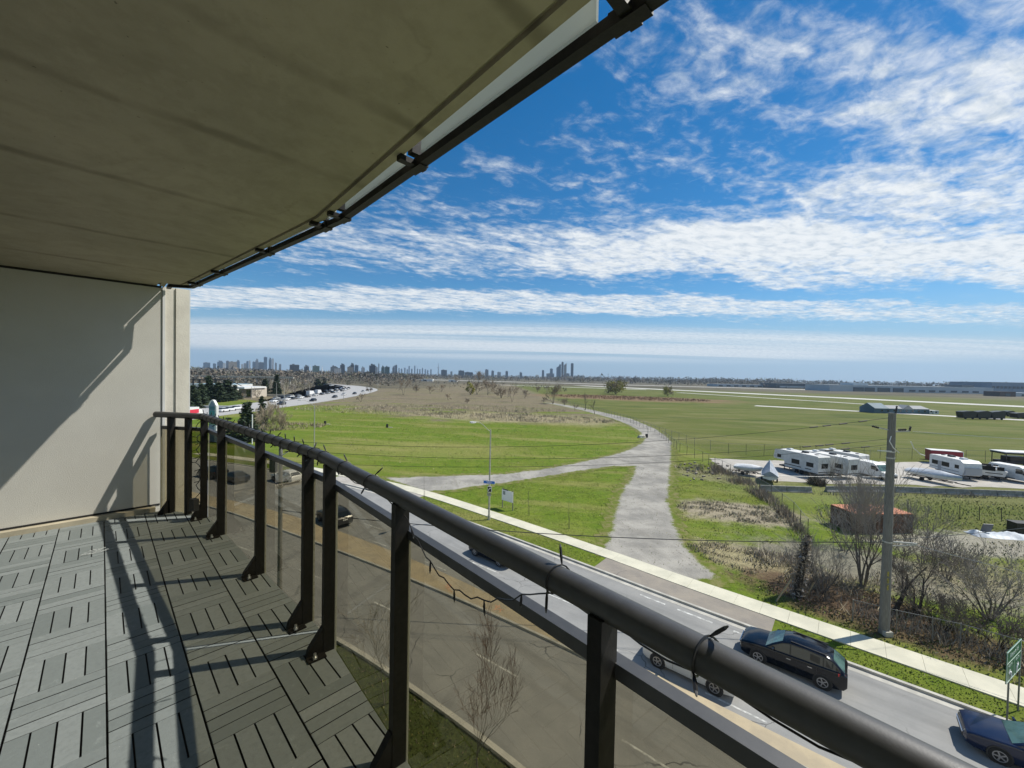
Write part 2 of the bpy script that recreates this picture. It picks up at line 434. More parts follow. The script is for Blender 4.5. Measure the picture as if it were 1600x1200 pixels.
def asphalt(name, base, patchc, seam, lanes=.45):
    m_ = bpy.data.materials.new(name); m_.use_nodes = True; t = NT(m_.node_tree); b = m_.node_tree.nodes['Principled BSDF']
    P = t.new('ShaderNodeNewGeometry').outputs['Position']
    Pr = t.scalev(P, (1, 1, 1), -(math.pi / 2 - RAZ) + math.pi / 2)
    long = t.noise(t.scalev(Pr, (1.0, .06, 1)), 1.0, 4, .6)
    col = t.mix(t.sstep(t.noise(P, .5, 6, .65), .3, .7), base, patchc)
    col = t.mix(t.math('MULTIPLY', t.sstep(long, .45, .65), lanes), col, tuple(v * .72 for v in base))
    col = t.mix(t.math('MULTIPLY', t.sstep(t.noise(P, 45, 2, .6), .5, .75), .4), col, tuple(min(1, v * 1.45) for v in base))
    # crack lines
    vo = t.new('ShaderNodeTexVoronoi', feature='DISTANCE_TO_EDGE'); t.put(vo.inputs['Vector'], t.scalev(t.vmath('ADD', P, t.comb(t.noise(P, .6, 4), t.noise(P, .7, 4), 0.0)), (.22, .22, 1))); vo.inputs['Scale'].default_value = 1.0
    ck = t.math('MULTIPLY', t.sstep(vo.outputs[0], .006, .002), t.sstep(t.noise(P, .25, 3), .45, .6))
    col = t.mix(t.math('MULTIPLY', ck, .8), col, seam)
    t.L.new(col, b.inputs['Base Color']); b.inputs['Roughness'].default_value = .88; b.inputs['Specular IOR Level'].default_value = .3
    bp = t.new('ShaderNodeBump'); bp.inputs['Strength'].default_value = .4; bp.inputs['Distance'].default_value = .01
    t.L.new(t.noise(P, 60, 3, .6), bp.inputs['Height']); t.L.new(bp.outputs[0], b.inputs['Normal'])
    return m_
M_asph = asphalt('road_asphalt', (.235, .235, .225), (.29, .286, .27), (.06, .06, .06))
M_asph2 = asphalt('pale_asphalt', (.36, .355, .34), (.42, .41, .39), (.2, .2, .19), .15)
M_gravel = asphalt('gravel', (.34, .315, .275), (.46, .43, .38), (.2, .19, .16), .12)
M_apron = asphalt('worn_apron', (.30, .265, .215), (.22, .20, .175), (.12, .11, .1), .2)
M_yard = asphalt('yard_gravel', (.46, .43, .38), (.36, .335, .29), (.2, .19, .16), .1)
M_paint = mat('road_paint', (.62, .62, .58), .8, (.3, .3, .28), 3, space='World')
M_median = mat('tan_concrete_median', (.45, .37, .24), .9, (.36, .30, .205), .8, bump=.1, bscale=30, space='World')
M_kerb = mat('kerb_concrete', (.50, .48, .42), .9, (.38, .365, .32), 1.2, bump=.1, bscale=30, space='World')
M_walk = mat('sidewalk_concrete', (.62, .59, .46), .9, (.52, .50, .39), .5, bump=.1, bscale=50, space='World')
M_orange = mat('orange_marking', (.62, .27, .14), .85, (.5, .36, .22), 9)

tag(strip('road', E_('kerb_near', .02), E_('kerb_far', -.02), .012, M_asph), kind='structure')
# kerbs: dark joint in shadow towards the road, pale gutter pan beside the far kerb
tag(strip('kerb', E_('kerb_near', -.25), E_('kerb_near'), .15, M_kerb, thick=.15), kind='structure')
tag(strip('kerb.001', E_('kerb_far'), E_('kerb_far', .2), .15, M_kerb, thick=.15), kind='structure')
tag(strip('gutter', E_('kerb_far', -.42), E_('kerb_far', -.001), .02, M_kerb), kind='structure')
tag(strip('median', E_('med_near'), E_('med_far'), .14, M_median, thick=.14), kind='structure')
tag(strip('kerb.002', E_('med_near', -.16), E_('med_near', -.002), .145, M_kerb, thick=.145), kind='structure')
# paved driveway apron between kerb and sidewalk, and the grass boulevards either side of it
us_ap = np.linspace(3.2, 15.5, 26)
tag(strip('driveway_apron', E_('kerb_far', .2), E_('walk_near'), .03, M_apron, us=us_ap), kind='structure')
us_ap2 = np.linspace(41, 58, 30)
tag(strip('driveway_apron.001', E_('kerb_far', .2), E_('walk_near'), .03, M_gravel, us=us_ap2), kind='structure')
# sidewalk slabs, each its own piece
walk = link('sidewalk', None); tag(walk, kind='structure')
u0 = -30.0
while u0 < 92:
    L_ = 1.55; u1 = u0 + L_
    rows = []
    for u in (u0 + .006, u1 - .006):
        p0, p1 = uv(u, edge('walk_near', u), 0), uv(u, edge('walk_far', u), 0)
        zt = .065 + random.uniform(-.006, .006)
        rows.append([p0, p1, p1 + Vector((0, 0, zt)), p0 + Vector((0, 0, zt))])
    MB().loft(rows).build('slab', M_walk, walk)
    u0 = u1
# lane dashes
lane = MB(); lane.cur = 0
def dash(u0, u1, f, w=.11):
    rows = []
    for u in np.linspace(u0, u1, 5): rows += [uv(u, f(u) - w / 2, .017), uv(u, f(u) + w / 2, .017)]
    lane.add(rows, [(2 * i, 2 * i + 2, 2 * i + 3, 2 * i + 1) for i in range(4)])
near_mid = lambda u: .5 * (edge('kerb_near', u) + edge('med_near', u)) + .1
far_mid = lambda u: .5 * (edge('kerb_far', u) + edge('med_far', u))
for k in range(-5, 11):
    dash(12.6 + k * 8.6, 15.6 + k * 8.6, near_mid)
    dash(20.6 + k * 7.2, 23.4 + k * 7.2, lambda u: edge('med_far', u) + 2.9 + max(0, u - 40) * .02)
    dash(24.0 + k * 7.2, 26.6 + k * 7.2, lambda u: edge('med_far', u) + .55)
for a, c_ in ((3.9, 5.0), (6.2, 8.4), (9.2, 11.0)): dash(a, c_, E_('kerb_far', -.95), .16)
lane.build('lane_marking', M_paint); tag(bpy.data.objects['lane_marking'], kind='structure')
# orange locate paint sprayed on the median
om = MB()
for uu in (21.6, 17.2):
    for i in range(7):
        a = random.uniform(0, 6.28); c_ = uv(uu + random.uniform(-.35, .35), edge('med_near', uu) + .55 + random.uniform(-.2, .2))
        d = Vector((math.cos(a), math.sin(a), 0)) * random.uniform(.15, .3); w_ = Vector((-d.y, d.x, 0)).normalized() * .035
        om.add([c_ - d - w_ + Vector((0, 0, .146 + i * .001)), c_ + d - w_ + Vector((0, 0, .146 + i * .001)), c_ + d + w_ + Vector((0, 0, .146 + i * .001)), c_ - d + w_ + Vector((0, 0, .146 + i * .001))], [(0, 1, 2, 3)])
tag(om.build('paint_marking', M_orange), kind='structure')


def inside(P, poly):
    x, y = P[:, 0], P[:, 1]; c_ = np.zeros(len(P), bool); n = len(poly)
    for i in range(n):
        x1, y1 = poly[i]; x2, y2 = poly[(i + 1) % n]
        with np.errstate(divide='ignore', invalid='ignore'):
            c_ ^= ((y1 > y) != (y2 > y)) & (x < (x2 - x1) * (y - y1) / (y2 - y1 + 1e-12) + x1)
    return c_
def ragged(pts, step=.5, amp=.18):
    out = []
    for i in range(len(pts)):
        a, c_ = Vector((*pts[i], 0)), Vector((*pts[(i + 1) % len(pts)], 0)); L_ = (c_ - a).length
        n = max(1, min(60, int(L_ / step)))
        nr = Vector((-(c_ - a).y, (c_ - a).x, 0)).normalized()
        for k in range(n):
            p = a + (c_ - a) * (k / n)
            p = p + nr * (random.gauss(0, amp) if k else 0)
            out.append((p.x, p.y))
    return out
def sheet(name, pix, z, m_, step=.6, amp=.2, soft=0.0):
    pts = ragged([G2(*p) for p in pix], step, amp)
    if soft:      # a fine grid that knows how far inside the outline each point lies, so the margin can break up
        P_ = np.array(pts); lo, hi = P_.min(0) - soft, P_.max(0) + soft; g_ = .7; nx, ny = [int(v) + 2 for v in (hi - lo) / g_]
        gx, gy = np.meshgrid(lo[0] + np.arange(nx) * g_, lo[1] + np.arange(ny) * g_, indexing='ij'); Q = np.stack([gx.ravel(), gy.ravel()], 1)
        A_, B_ = P_, np.roll(P_, -1, 0); dist = np.full(len(Q), 1e9)
        for a, c_ in zip(A_, B_):
            d_ = c_ - a; w_ = np.clip(((Q - a) @ d_) / max(1e-9, d_ @ d_), 0, 1); dist = np.minimum(dist, np.hypot(*(Q - a - w_[:, None] * d_).T))
        sgn = np.where(inside(Q, pts), dist, -dist); cells = (np.arange(nx - 1)[:, None] * ny + np.arange(ny - 1)).ravel()
        cells = cells[np.max([sgn[cells], sgn[cells + 1], sgn[cells + ny], sgn[cells + ny + 1]], 0) > -soft * .8]
        used = np.unique(np.concatenate([cells, cells + 1, cells + ny, cells + ny + 1])); remap = np.full(len(Q), -1); remap[used] = np.arange(len(used))
        me = bpy.data.meshes.new(name); me.from_pydata([(x, y, z) for x, y in Q[used]], [], [tuple(int(v) for v in remap[[c_, c_ + ny, c_ + ny + 1, c_ + 1]]) for c_ in cells])
        at_ = me.attributes.new('inside', 'FLOAT', 'POINT'); at_.data.foreach_set('value', np.clip(sgn[used] / soft * .5 + .5, -1, 2).astype(np.float32))
    else:
        me = bpy.data.meshes.new(name); bm = bmesh.new(); f = bm.faces.new([bm.verts.new((x, y, z)) for x, y in pts]); f.normal_update()
        if f.normal.z < 0: f.normal_flip()
        bmesh.ops.triangulate(bm, faces=[f]); bm.to_mesh(me); bm.free()
    me.materials.append(m_); return tag(link(name, me), kind='structure')
def worn_path_material():
    m_ = bpy.data.materials.new('worn_path'); m_.use_nodes = True; t = NT(m_.node_tree); b = m_.node_tree.nodes['Principled BSDF']; b.inputs['Roughness'].default_value = .95; b.inputs['Specular IOR Level'].default_value = .15
    P = t.new('ShaderNodeNewGeometry').outputs['Position']; e = t.new('ShaderNodeAttribute', attribute_name='inside').outputs['Fac']
    n1 = t.noise(P, .22, 5, .6); n2 = t.noise(P, 1.1, 6, .68); n3 = t.noise(P, 12, 4, .7)
    col = t.mix(t.sstep(n1, .35, .65), (.235, .225, .20), (.375, .355, .31))
    col = t.mix(t.math('MULTIPLY', t.sstep(n2, .52, .75), .6), col, (.17, .16, .14))
    col = t.mix(t.math('MULTIPLY', t.sstep(n2, .46, .25), .5), col, (.44, .42, .38))
    col = t.mix(t.math('MULTIPLY', t.sstep(n3, .55, .75), .4), col, (.48, .455, .41))
    ruts = t.noise(t.scalev(P, (.9, .12, 1), R(-14)), 1.0, 4, .6); col = t.mix(t.math('MULTIPLY', t.sstep(ruts, .5, .66), .35), col, (.22, .205, .175))
    edge_ = t.math('ADD', e, t.math('MULTIPLY', t.math('SUBTRACT', t.math('ADD', t.math('MULTIPLY', n2, .6), t.math('MULTIPLY', n3, .4)), .5), 1.5))
    grass_ = t.mix(t.sstep(n2, .4, .65), (.11, .145, .018), (.20, .18, .075))
    col = t.mix(t.sstep(edge_, .66, .42), col, grass_)
    t.L.new(col, b.inputs['Base Color'])
    bp = t.new('ShaderNodeBump'); bp.inputs['Strength'].default_value = .6; bp.inputs['Distance'].default_value = .03
    t.L.new(t.math('ADD', n3, t.math('MULTIPLY', n2, 1.5)), bp.inputs['Height']); t.L.new(bp.outputs[0], b.inputs['Normal'])
    return m_
M_path = worn_path_material()
# gravel path: branch along the bottom of the mown field, branch down to the road, and the far lane
sheet('path', [(600, 747), (700, 744), (790, 741), (850, 733), (905, 723), (955, 712), (985, 702), (1003, 693), (1008, 684), (998, 673), (982, 664), (960, 655), (935, 648), (905, 640),
      (870, 633), (850, 629), (868, 630), (905, 636), (945, 645), (985, 654), (1020, 668), (1042, 682), (1050, 692), (1048, 712), (1047, 740), (1043, 765), (1045, 790), (1052, 820), (1064, 848),
      (1088, 876), (1124, 902), (1080, 908), (1010, 882), (940, 859), (952, 845), (958, 822), (962, 800), (970, 775), (985, 750), (992, 738), (992, 728), (960, 728), (900, 736), (830, 748), (760, 758), (700, 766), (665, 768)], .02, M_path, 1.2, .12, .9)
sheet('yard', [(1108, 716), (1200, 720), (1350, 722), (1470, 722), (1600, 728), (1750, 734), (1750, 768), (1600, 764), (1400, 757), (1290, 756), (1215, 752), (1150, 742), (1120, 726)], .02, M_yard, 1.5, .3)


def field_strip(name, pa, pb, wa, wb, m_, z=.05):
    """a long straight paved strip between two points, given widths"""
    a, c_ = G(*pa), G(*pb); d = (c_ - a).normalized(); n = Vector((-d.y, d.x, 0))
    MB().add([a - n * wa / 2 + Vector((0, 0, z)), c_ - n * wb / 2 + Vector((0, 0, z)), c_ + n * wb / 2 + Vector((0, 0, z)), a + n * wa / 2 + Vector((0, 0, z))], [(0, 1, 2, 3)]).build(name, m_)
    tag(bpy.data.objects[name], kind='structure')
M_run = mat('runway_concrete', (.62, .60, .55), .9, (.5, .48, .44), .03, space='World')
field_strip('runway', (905, 602.4), (1760, 643), 34, 30, M_run)
field_strip('runway.001', (640, 592.5), (1300, 610), 60, 42, M_run)
field_strip('taxiway', (1060, 613.5), (1375, 633), 9, 6, M_run)
field_strip('airfield_road', (1180, 634), (1720, 663), 9, 7.5, M_run)
field_strip('runway.002', (780, 601.5), (1010, 609), 16, 16, M_run, .045)

# ================================================================ the balcony
def lerp_poly(pts, s):
    ss = [p[1] for p in pts]; nn = [p[0] for p in pts]
    return float(np.interp(s, ss[::-1], nn[::-1]))
A0, A1, K1, C1 = (.425, 5.69), (.735, 5.22), (.885, 2.40), (.53, -2.6)      # (n, s) of our rail
RAILP = [A0, A1, K1, C1]
def rail_n(s): return lerp_poly([A1, K1, C1], s)
UK, UB, UC = (.918, 2.46), (.655, 5.34), (.645, -2.6)                          # edge of the slab above
def up_n(s): return lerp_poly([(.475, 5.8), (.475, 5.54), (.635, 5.47), UB, UK, UC], s)
def bal(name, label, cat, group=None): return thing(name, label, cat, (0, 0, Z_DECK), BAL_ROT - math.pi / 2 + math.pi / 2, group)
BORG = dict(loc=(0, 0, Z_DECK), rz=BAL_ROT)

M_soffit = None
def soffit_material():
    m_ = bpy.data.materials.new('soffit_concrete'); m_.use_nodes = True; t = NT(m_.node_tree); b = m_.node_tree.nodes['Principled BSDF']
    b.inputs['Roughness'].default_value = .95; b.inputs['Specular IOR Level'].default_value = .1
    P = t.new('ShaderNodeTexCoord').outputs['Object']; X, Y, Z = t.sep(P)
    col = t.mix(t.sstep(t.noise(P, 1.1, 5, .6), .3, .7), (.43, .38, .275), (.37, .33, .24))
    col = t.mix(t.math('MULTIPLY', t.sstep(t.noise(P, 7, 6, .7), .4, .75), .3), col, (.22, .195, .13))
    w_ = t.math('MULTIPLY', t.math('SUBTRACT', t.noise(P, 2.2, 4, .65), .5), .09)
    for k, s_ in enumerate((1.30, 1.89, 2.68, 3.81, 4.9, .7, .1, -.55, -1.15)):
        yy = t.math('ABSOLUTE', t.math('ADD', t.math('SUBTRACT', Y, s_), w_))
        band = t.math('MULTIPLY', t.sstep(yy, .05, .006), t.sstep(t.noise(P, 1.9 + k * .13, 4, .6), .30, .62))
        col = t.mix(t.math('MULTIPLY', band, .5), col, (.13, .115, .078))
    wm = t.noise(P, .55, 7, .7, .8); col = t.mix(t.math('MULTIPLY', t.math('MULTIPLY', t.sstep(wm, .50, .53), t.sstep(wm, .60, .53)), .12), col, (.20, .18, .125))
    vo = t.new('ShaderNodeTexVoronoi', feature='DISTANCE_TO_EDGE'); t.put(vo.inputs['Vector'], t.vmath('ADD', P, t.comb(t.math('MULTIPLY', t.noise(P, 1.7, 5), .9), t.math('MULTIPLY', t.noise(P, 1.3, 5), .9), 0.0))); vo.inputs['Scale'].default_value = .55
    col = t.mix(t.math('MULTIPLY', t.math('MULTIPLY', t.sstep(vo.outputs[0], .006, .001), t.sstep(t.noise(P, .8, 3), .5, .62)), .18), col, (.12, .105, .075))
    sp = t.noise(P, 60, 2, .5)
    col = t.mix(t.math('MULTIPLY', t.sstep(sp, .74, .78), .6), col, (.06, .055, .04))
    t.L.new(col, b.inputs['Base Color'])
    bp = t.new('ShaderNodeBump'); bp.inputs['Strength'].default_value = .25; bp.inputs['Distance'].default_value = .01
    t.L.new(t.noise(P, 30, 5, .65), bp.inputs['Height']); t.L.new(bp.outputs[0], b.inputs['Normal'])
    return m_
M_soffit = soffit_material()
M_stucco = mat('stucco_wall', (.56, .545, .485), .92, (.525, .51, .455), 2.0, bump=.18, bscale=160)
M_stone = mat('exposed_aggregate', (.74, .70, .60), .9, (.66, .62, .53), 5, bump=.14, bscale=60)
M_caulk = mat('black_caulk', (.015, .015, .014), .8)
M_curbm = mat('tan_flashing', (.45, .40, .29), .8, (.36, .32, .23), 6)
M_slabm = mat('balcony_slab', (.33, .32, .28), .9, (.26, .25, .22), 2, bump=.1)
M_tilebase = mat('black_grid_and_slat_sides', (.008, .008, .008), .7)


def board_material():
    m_ = bpy.data.materials.new('composite_board'); m_.use_nodes = True; t = NT(m_.node_tree); b = m_.node_tree.nodes['Principled BSDF']
    P = t.new('ShaderNodeNewGeometry').outputs['Position']
    rnd = t.new('ShaderNodeObjectInfo').outputs['Random']
    O = t.vmath('ADD', t.new('ShaderNodeTexCoord').outputs['Object'], t.comb(t.math('MULTIPLY', rnd, 37.0), 0.0, 0.0))
    grain = t.noise(t.scalev(O, (1.2, 1.2, 1)), 34, 6, .7, .4)
    col = t.mix(rnd, (.150, .170, .164), (.215, .236, .230))
    col = t.mix(t.math('MULTIPLY', t.sstep(grain, .42, .72), .45), col, (.122, .137, .135))
    scuff = t.noise(P, 13, 6, .75, .5)
    col = t.mix(t.math('MULTIPLY', t.sstep(scuff, .56, .75), .35), col, (.34, .375, .355))
    spot = t.noise(P, 95, 2, .5)
    col = t.mix(t.math('MULTIPLY', t.sstep(spot, .73, .8), .5), col, (.5, .5, .46))
    t.L.new(col, b.inputs['Base Color']); b.inputs['Roughness'].default_value = .62; b.inputs['Specular IOR Level'].default_value = .35
    bp = t.new('ShaderNodeBump'); bp.inputs['Strength'].default_value = .25; bp.inputs['Distance'].default_value = .003
    t.L.new(t.noise(O, 160, 3, .6), bp.inputs['Height']); t.L.new(bp.outputs[0], b.inputs['Normal'])
    return m_
M_board = board_material()

# slab under the deck, its tiles and their boards
flo = thing('balcony_floor', None, None, **BORG); tag(flo, kind='structure')
b = MB(); outl = [(-.94, -2.6), (rail_n(-2.6) + .03, -2.6), (K1[0] + .03, K1[1]), (A1[0] + .03, A1[1]), (A0[0] + .03, 5.745), (-.94, 5.745)]
b.poly(outl, -.215, -.036); b.build('slab', M_slabm, flo)

def clip(poly, a, nrm):
    out = []
    for i in range(len(poly)):
        p, q = poly[i], poly[(i + 1) % len(poly)]
        dp = (p[0] - a[0]) * nrm[0] + (p[1] - a[1]) * nrm[1]; dq = (q[0] - a[0]) * nrm[0] + (q[1] - a[1]) * nrm[1]
        if dp <= 0: out.append(p)
        if dp * dq < 0: k = dp / (dp - dq); out.append((p[0] + (q[0] - p[0]) * k, p[1] + (q[1] - p[1]) * k))
    return out
HALF = []
for p, q in ((C1, K1), (K1, A1)):
    d = Vector((q[0] - p[0], q[1] - p[1])).normalized(); nrm = (d.y, -d.x)
    HALF.append(((p[0] + nrm[0] * .026, p[1] + nrm[1] * .026), nrm))
d = Vector((A0[0] - A1[0], A0[1] - A1[1])).normalized(); HALF.append(((A1[0] + d.y * .03, A1[1] - d.x * .03), (d.y, -d.x)))
HALF.append(((0, 5.675), (0, 1))); HALF.append(((-.93, 0), (-1, 0)))
def cut(poly):
    q = poly
    for a, nrm in HALF:
        q = clip(q, a, nrm)
        if len(q) < 3: return []
    return q
def area(p): return abs(sum(p[i][0] * p[(i + 1) % len(p)][1] - p[(i + 1) % len(p)][0] * p[i][1] for i in range(len(p)))) / 2
T = .297; N0, S0 = .015, 2.262
def board_mesh(poly):
    b = MB(); cx = sum(p[0] for p in poly) / len(poly); cy = sum(p[1] for p in poly) / len(poly)
    top = []
    for x, y in poly:
        dx, dy = cx - x, cy - y; L_ = math.hypot(dx, dy) or 1; top.append((x + dx / L_ * .002, y + dy / L_ * .002))
    n = len(poly); vs = [(x, y, -.014) for x, y in poly] + [(x, y, -.0015) for x, y in poly] + [(x, y, 0) for x, y in top]
    fs = [tuple(range(2 * n, 3 * n))]
    for r_ in (0, n): fs += [(r_ + i, r_ + (i + 1) % n, r_ + n + (i + 1) % n, r_ + n + i) for i in range(n)]
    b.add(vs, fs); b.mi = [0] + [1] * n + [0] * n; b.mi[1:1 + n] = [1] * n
    return b.mesh('slat', [M_board, M_tilebase])  # slat sides coloured black, putting grime and shade of the gaps into them
def rect(x0, x1, y0, y1): return [(x0, y0), (x1, y0), (x1, y1), (x0, y1)]
w_along = (.290 - .0195) / 4; w_across = (.2950 - .018) / 4
slots = {0: [rect(.0035 + k * (w_along + .0065), .0035 + k * (w_along + .0065) + w_along, .001, .296) for k in range(4)],
         1: [rect(.0035, .2935, (.001 + k * (w_across + .006)), (.001 + k * (w_across + .006)) + w_across) for k in range(4)]}
shared = {}
for kind_ in (0, 1):
    for k, r_ in enumerate(slots[kind_]):
        c_ = ((r_[0][0] + r_[2][0]) / 2, (r_[0][1] + r_[2][1]) / 2)
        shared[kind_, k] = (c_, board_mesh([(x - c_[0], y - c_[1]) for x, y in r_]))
base_me = MB().poly(rect(.002, .295, .0005, .2965), -.034, -.0135).mesh('deck_tile', M_tilebase)
for i in range(-4, 4):
    for j in range(-13, 13):
        o_ = (N0 + i * T, S0 + j * T); full = rect(o_[0], o_[0] + T, o_[1], o_[1] + T); c_ = cut(full)
        if not c_ or area(c_) < .002: continue
        whole = area(c_) > T * T * .999; kind_ = (i + j + 1) % 2
        if whole: t_ = link('deck_tile', base_me, flo, (o_[0], o_[1], random.uniform(-.0015, .001)))
        else: t_ = MB().poly([(x - o_[0], y - o_[1]) for x, y in c_], -.034, -.0135).build('deck_tile', M_tilebase, flo, loc=(o_[0], o_[1], 0))
        for k, r_ in enumerate(slots[kind_]):
            w_ = [(x + o_[0], y + o_[1]) for x, y in r_]; cw = cut(w_)
            if not cw or area(cw) < 2e-4: continue
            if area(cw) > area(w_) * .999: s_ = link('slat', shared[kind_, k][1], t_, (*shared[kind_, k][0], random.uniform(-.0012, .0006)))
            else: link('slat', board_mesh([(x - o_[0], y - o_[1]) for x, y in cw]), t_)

# crumpled bit of wire litter on the boards
wl = thing('loose_wire', 'small curl of pale wire lying on the boards near the far wall', 'wire', sn(4.72, -.02, Z_DECK + .004), BAL_ROT)
pts = []
for k in range(26): a = k * .9; pts.append((.07 * math.sin(a * 1.1) + .004 * k - .06, .035 * math.cos(a * .83), .010 + .008 * math.sin(a * 2.1)))
MB().tube(pts, .0016, 4).build('wire_curl', mat('pale_wire', (.4, .42, .4), .5), wl)

# the slab overhead: body, drip groove, outer lip
slab = thing('balcony_ceiling', None, None, **BORG); tag(slab, kind='structure')
ZC = 2.42
ss = [-2.6, 0, UK[1], 4.0, UB[1], 5.47, 5.54, 5.76]
def band(n_in, n_out, z0, z1, name, m_):
    b = MB(); rows = []
    for s_ in ss: a, c_ = n_in(s_), n_out(s_); rows.append([(a, s_, z0), (c_, s_, z0), (c_, s_, z1), (a, s_, z1)])
    b.loft(rows); return b.build(name, m_, slab)
band(lambda s_: -1.15, lambda s_: up_n(s_) - .062, ZC, ZC + .2, 'soffit', M_soffit)
band(lambda s_: up_n(s_) - .062, lambda s_: up_n(s_) - .040, ZC + .018, ZC + .2, 'drip_groove', M_soffit)
band(lambda s_: up_n(s_) - .040, lambda s_: up_n(s_), ZC + .0005, ZC + .2, 'slab_edge', M_soffit)

# dividing wall at the far end with its base flashing, and the stone column
wall = thing('dividing_wall', None, None, **BORG); tag(wall, kind='structure')
MB().box(((-1.1 + .455) / 2, 5.85, (ZC - .02 - .05) / 2 + .0), (1.555, .2, ZC - .02 + .05)).build('wall_face', M_stucco, wall)
MB().box(((-1.1 + .45) / 2, 5.848, ZC - .0105), (1.55, .206, .021)).build('caulk_joint', M_caulk, wall)
MB().prism([(-1.1, -.034), (.40, -.034), (.40, .045), (-1.1, .045)], 5.675, 5.749).build('base_flashing', M_curbm, wall)
MB().box(((-1.1 + .44) / 2, 5.7475, .056), (1.54, .004, .018)).build('base_joint', M_caulk, wall)
col = thing('stone_column', 'pale speckled stone column at the end of the balcony wall', 'column', (0, 0, 0), BAL_ROT)
z0, z1 = 0.0, Z_DECK + ZC - .002
MB().box((.470, 5.925, (z0 + z1) / 2), (.022, .37, z1 - z0)).build('edge_trim', M_white, col)
MB().box((.525, 5.93, (z0 + z1) / 2), (.086, .364, z1 - z0)).build('pilaster', M_stone, col)
MB().box((.626, 5.925, (z0 + z1) / 2), (.112, .378, z1 - z0)).build('shaft', M_stone, col)
MB().box((.6885, 5.925, (z0 + z1) / 2), (.010, .37, z1 - z0)).build('edge_trim', M_white, col)
fac = thing('facade', None, None, (0, 0, 0), BAL_ROT); tag(fac, kind='structure')
MB().box((-3.0, 0, 15), (4.1, 34, 30)).build('facade_wall', M_stucco, fac)

# ---- our railing
rg = thing('balcony_railing', 'black metal balcony railing with tinted glass panels and a round top rail', 'railing', **BORG)
ZR = 1.0395
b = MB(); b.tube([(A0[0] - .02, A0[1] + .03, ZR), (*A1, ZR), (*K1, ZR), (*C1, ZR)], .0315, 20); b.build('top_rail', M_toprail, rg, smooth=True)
b = MB()
for p, q in ((A0, A1), (A1, K1), (K1, C1)):
    d = Vector((q[0] - p[0], q[1] - p[1], 0)).normalized(); o_ = Vector((-d.y, d.x, 0)); o_ = -o_ if o_.x < 0 else o_
    if p is A0: o_ = -o_ if o_.y < 0 else o_
    b.bar(Vector((*p, .898)) + o_ * .034, Vector((*q, .898)) + o_ * .034, .034, .034)
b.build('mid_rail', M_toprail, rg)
posts_s = [-1.45, -.5, .44, 1.375, 2.22, 2.56, 3.42, 4.48, 5.12]
def outn(s): return (.9974, -.071) if s < K1[1] else (.9986, .052)
M_gedge = mat('glass_edge', (.55, .56, .5), .3)
bolt_me = MB().tube([(0, 0, 0), (0, 0, .03)], .007, 8).tube([(0, 0, .0), (0, 0, .012)], .013, 6).mesh('bolt', M_bolt)
for s_ in posts_s:
    n_ = rail_n(s_) - .006; ang = math.atan2(outn(s_)[1], outn(s_)[0])
    p_ = MB().box((0, 0, .411), (.057, .036, 1.222)).build('post', M_rail, rg, loc=(n_, s_, 0), rz=ang)
    g_ = MB().prism([(-.027, .004), (-.027, .14), (-.031, .14), (-.10, .045), (-.11, .004)], -.0165, .0165).build('bracket', M_rail, rg, loc=(n_, s_, 0), rz=ang)
    MB().box((-.068, -.036, .005), (.09, .05, .008)).build('foot_plate', M_rail, g_)
    o = link('bolt', bolt_me, g_, (-.078, -.046, .008))
for (n_, s_) in ((.512, 5.545), (.635, 5.36)):
    MB().box((0, 0, .409), (.05, .04, 1.218)).build('post', M_rail, rg, loc=(n_, s_, 0), rz=math.atan2(A1[0] - A0[0], -(A1[1] - A0[1])))
MB().prism([(-.028, .004), (-.028, .135), (-.036, .135), (-.12, .03), (-.12, .004)], -.007, .007).build('bracket', M_rail, rg, loc=(.512, 5.545, 0), rz=.5)
def pane(p, q, off=.034):
    a, c_ = Vector((*p, 0)), Vector((*q, 0)); d = (c_ - a).normalized(); nr = Vector((-d.y, d.x, 0))
    if nr.x < 0: nr = -nr
    a, c_ = a + nr * off, c_ + nr * off
    b = MB(); b.bar(a + Vector((0, 0, .314)), c_ + Vector((0, 0, .314)), .010, 1.14); gp = b.build('glass_panel', M_glass, rg)
    for e, sg in ((a, -1), (c_, 1)): MB().bar(e + d * sg * .0012 + Vector((0, 0, -.24)), e + d * sg * .0012 + Vector((0, 0, .880)), .0104, .0024, d).build('panel_edge', M_gedge, gp)
seq = sorted(posts_s)
for a, c_ in zip(seq, seq[1:]):
    a2, c2 = a + .0035, c_ - .0035
    if a < K1[1] < c_: pane((rail_n(a2), a2), (K1[0], K1[1] - .012)); pane((K1[0], K1[1] + .012), (rail_n(c2), c2))
    else: pane((rail_n(a2), a2), (rail_n(c2), c2))
pane((A1[0] - .005, A1[1] + .01), (.638, 5.365), .02); pane((.635, 5.37), (.514, 5.55), .02); pane((.512, 5.555), (.43, 5.68), .02)
b = MB()
for p, q in ((A1, K1), (K1, C1)): b.bar((p[0] + .05, p[1], -.255), (q[0] + .05, q[1], -.255), .05, .03)
b.build('bottom_rail', M_rail, rg)

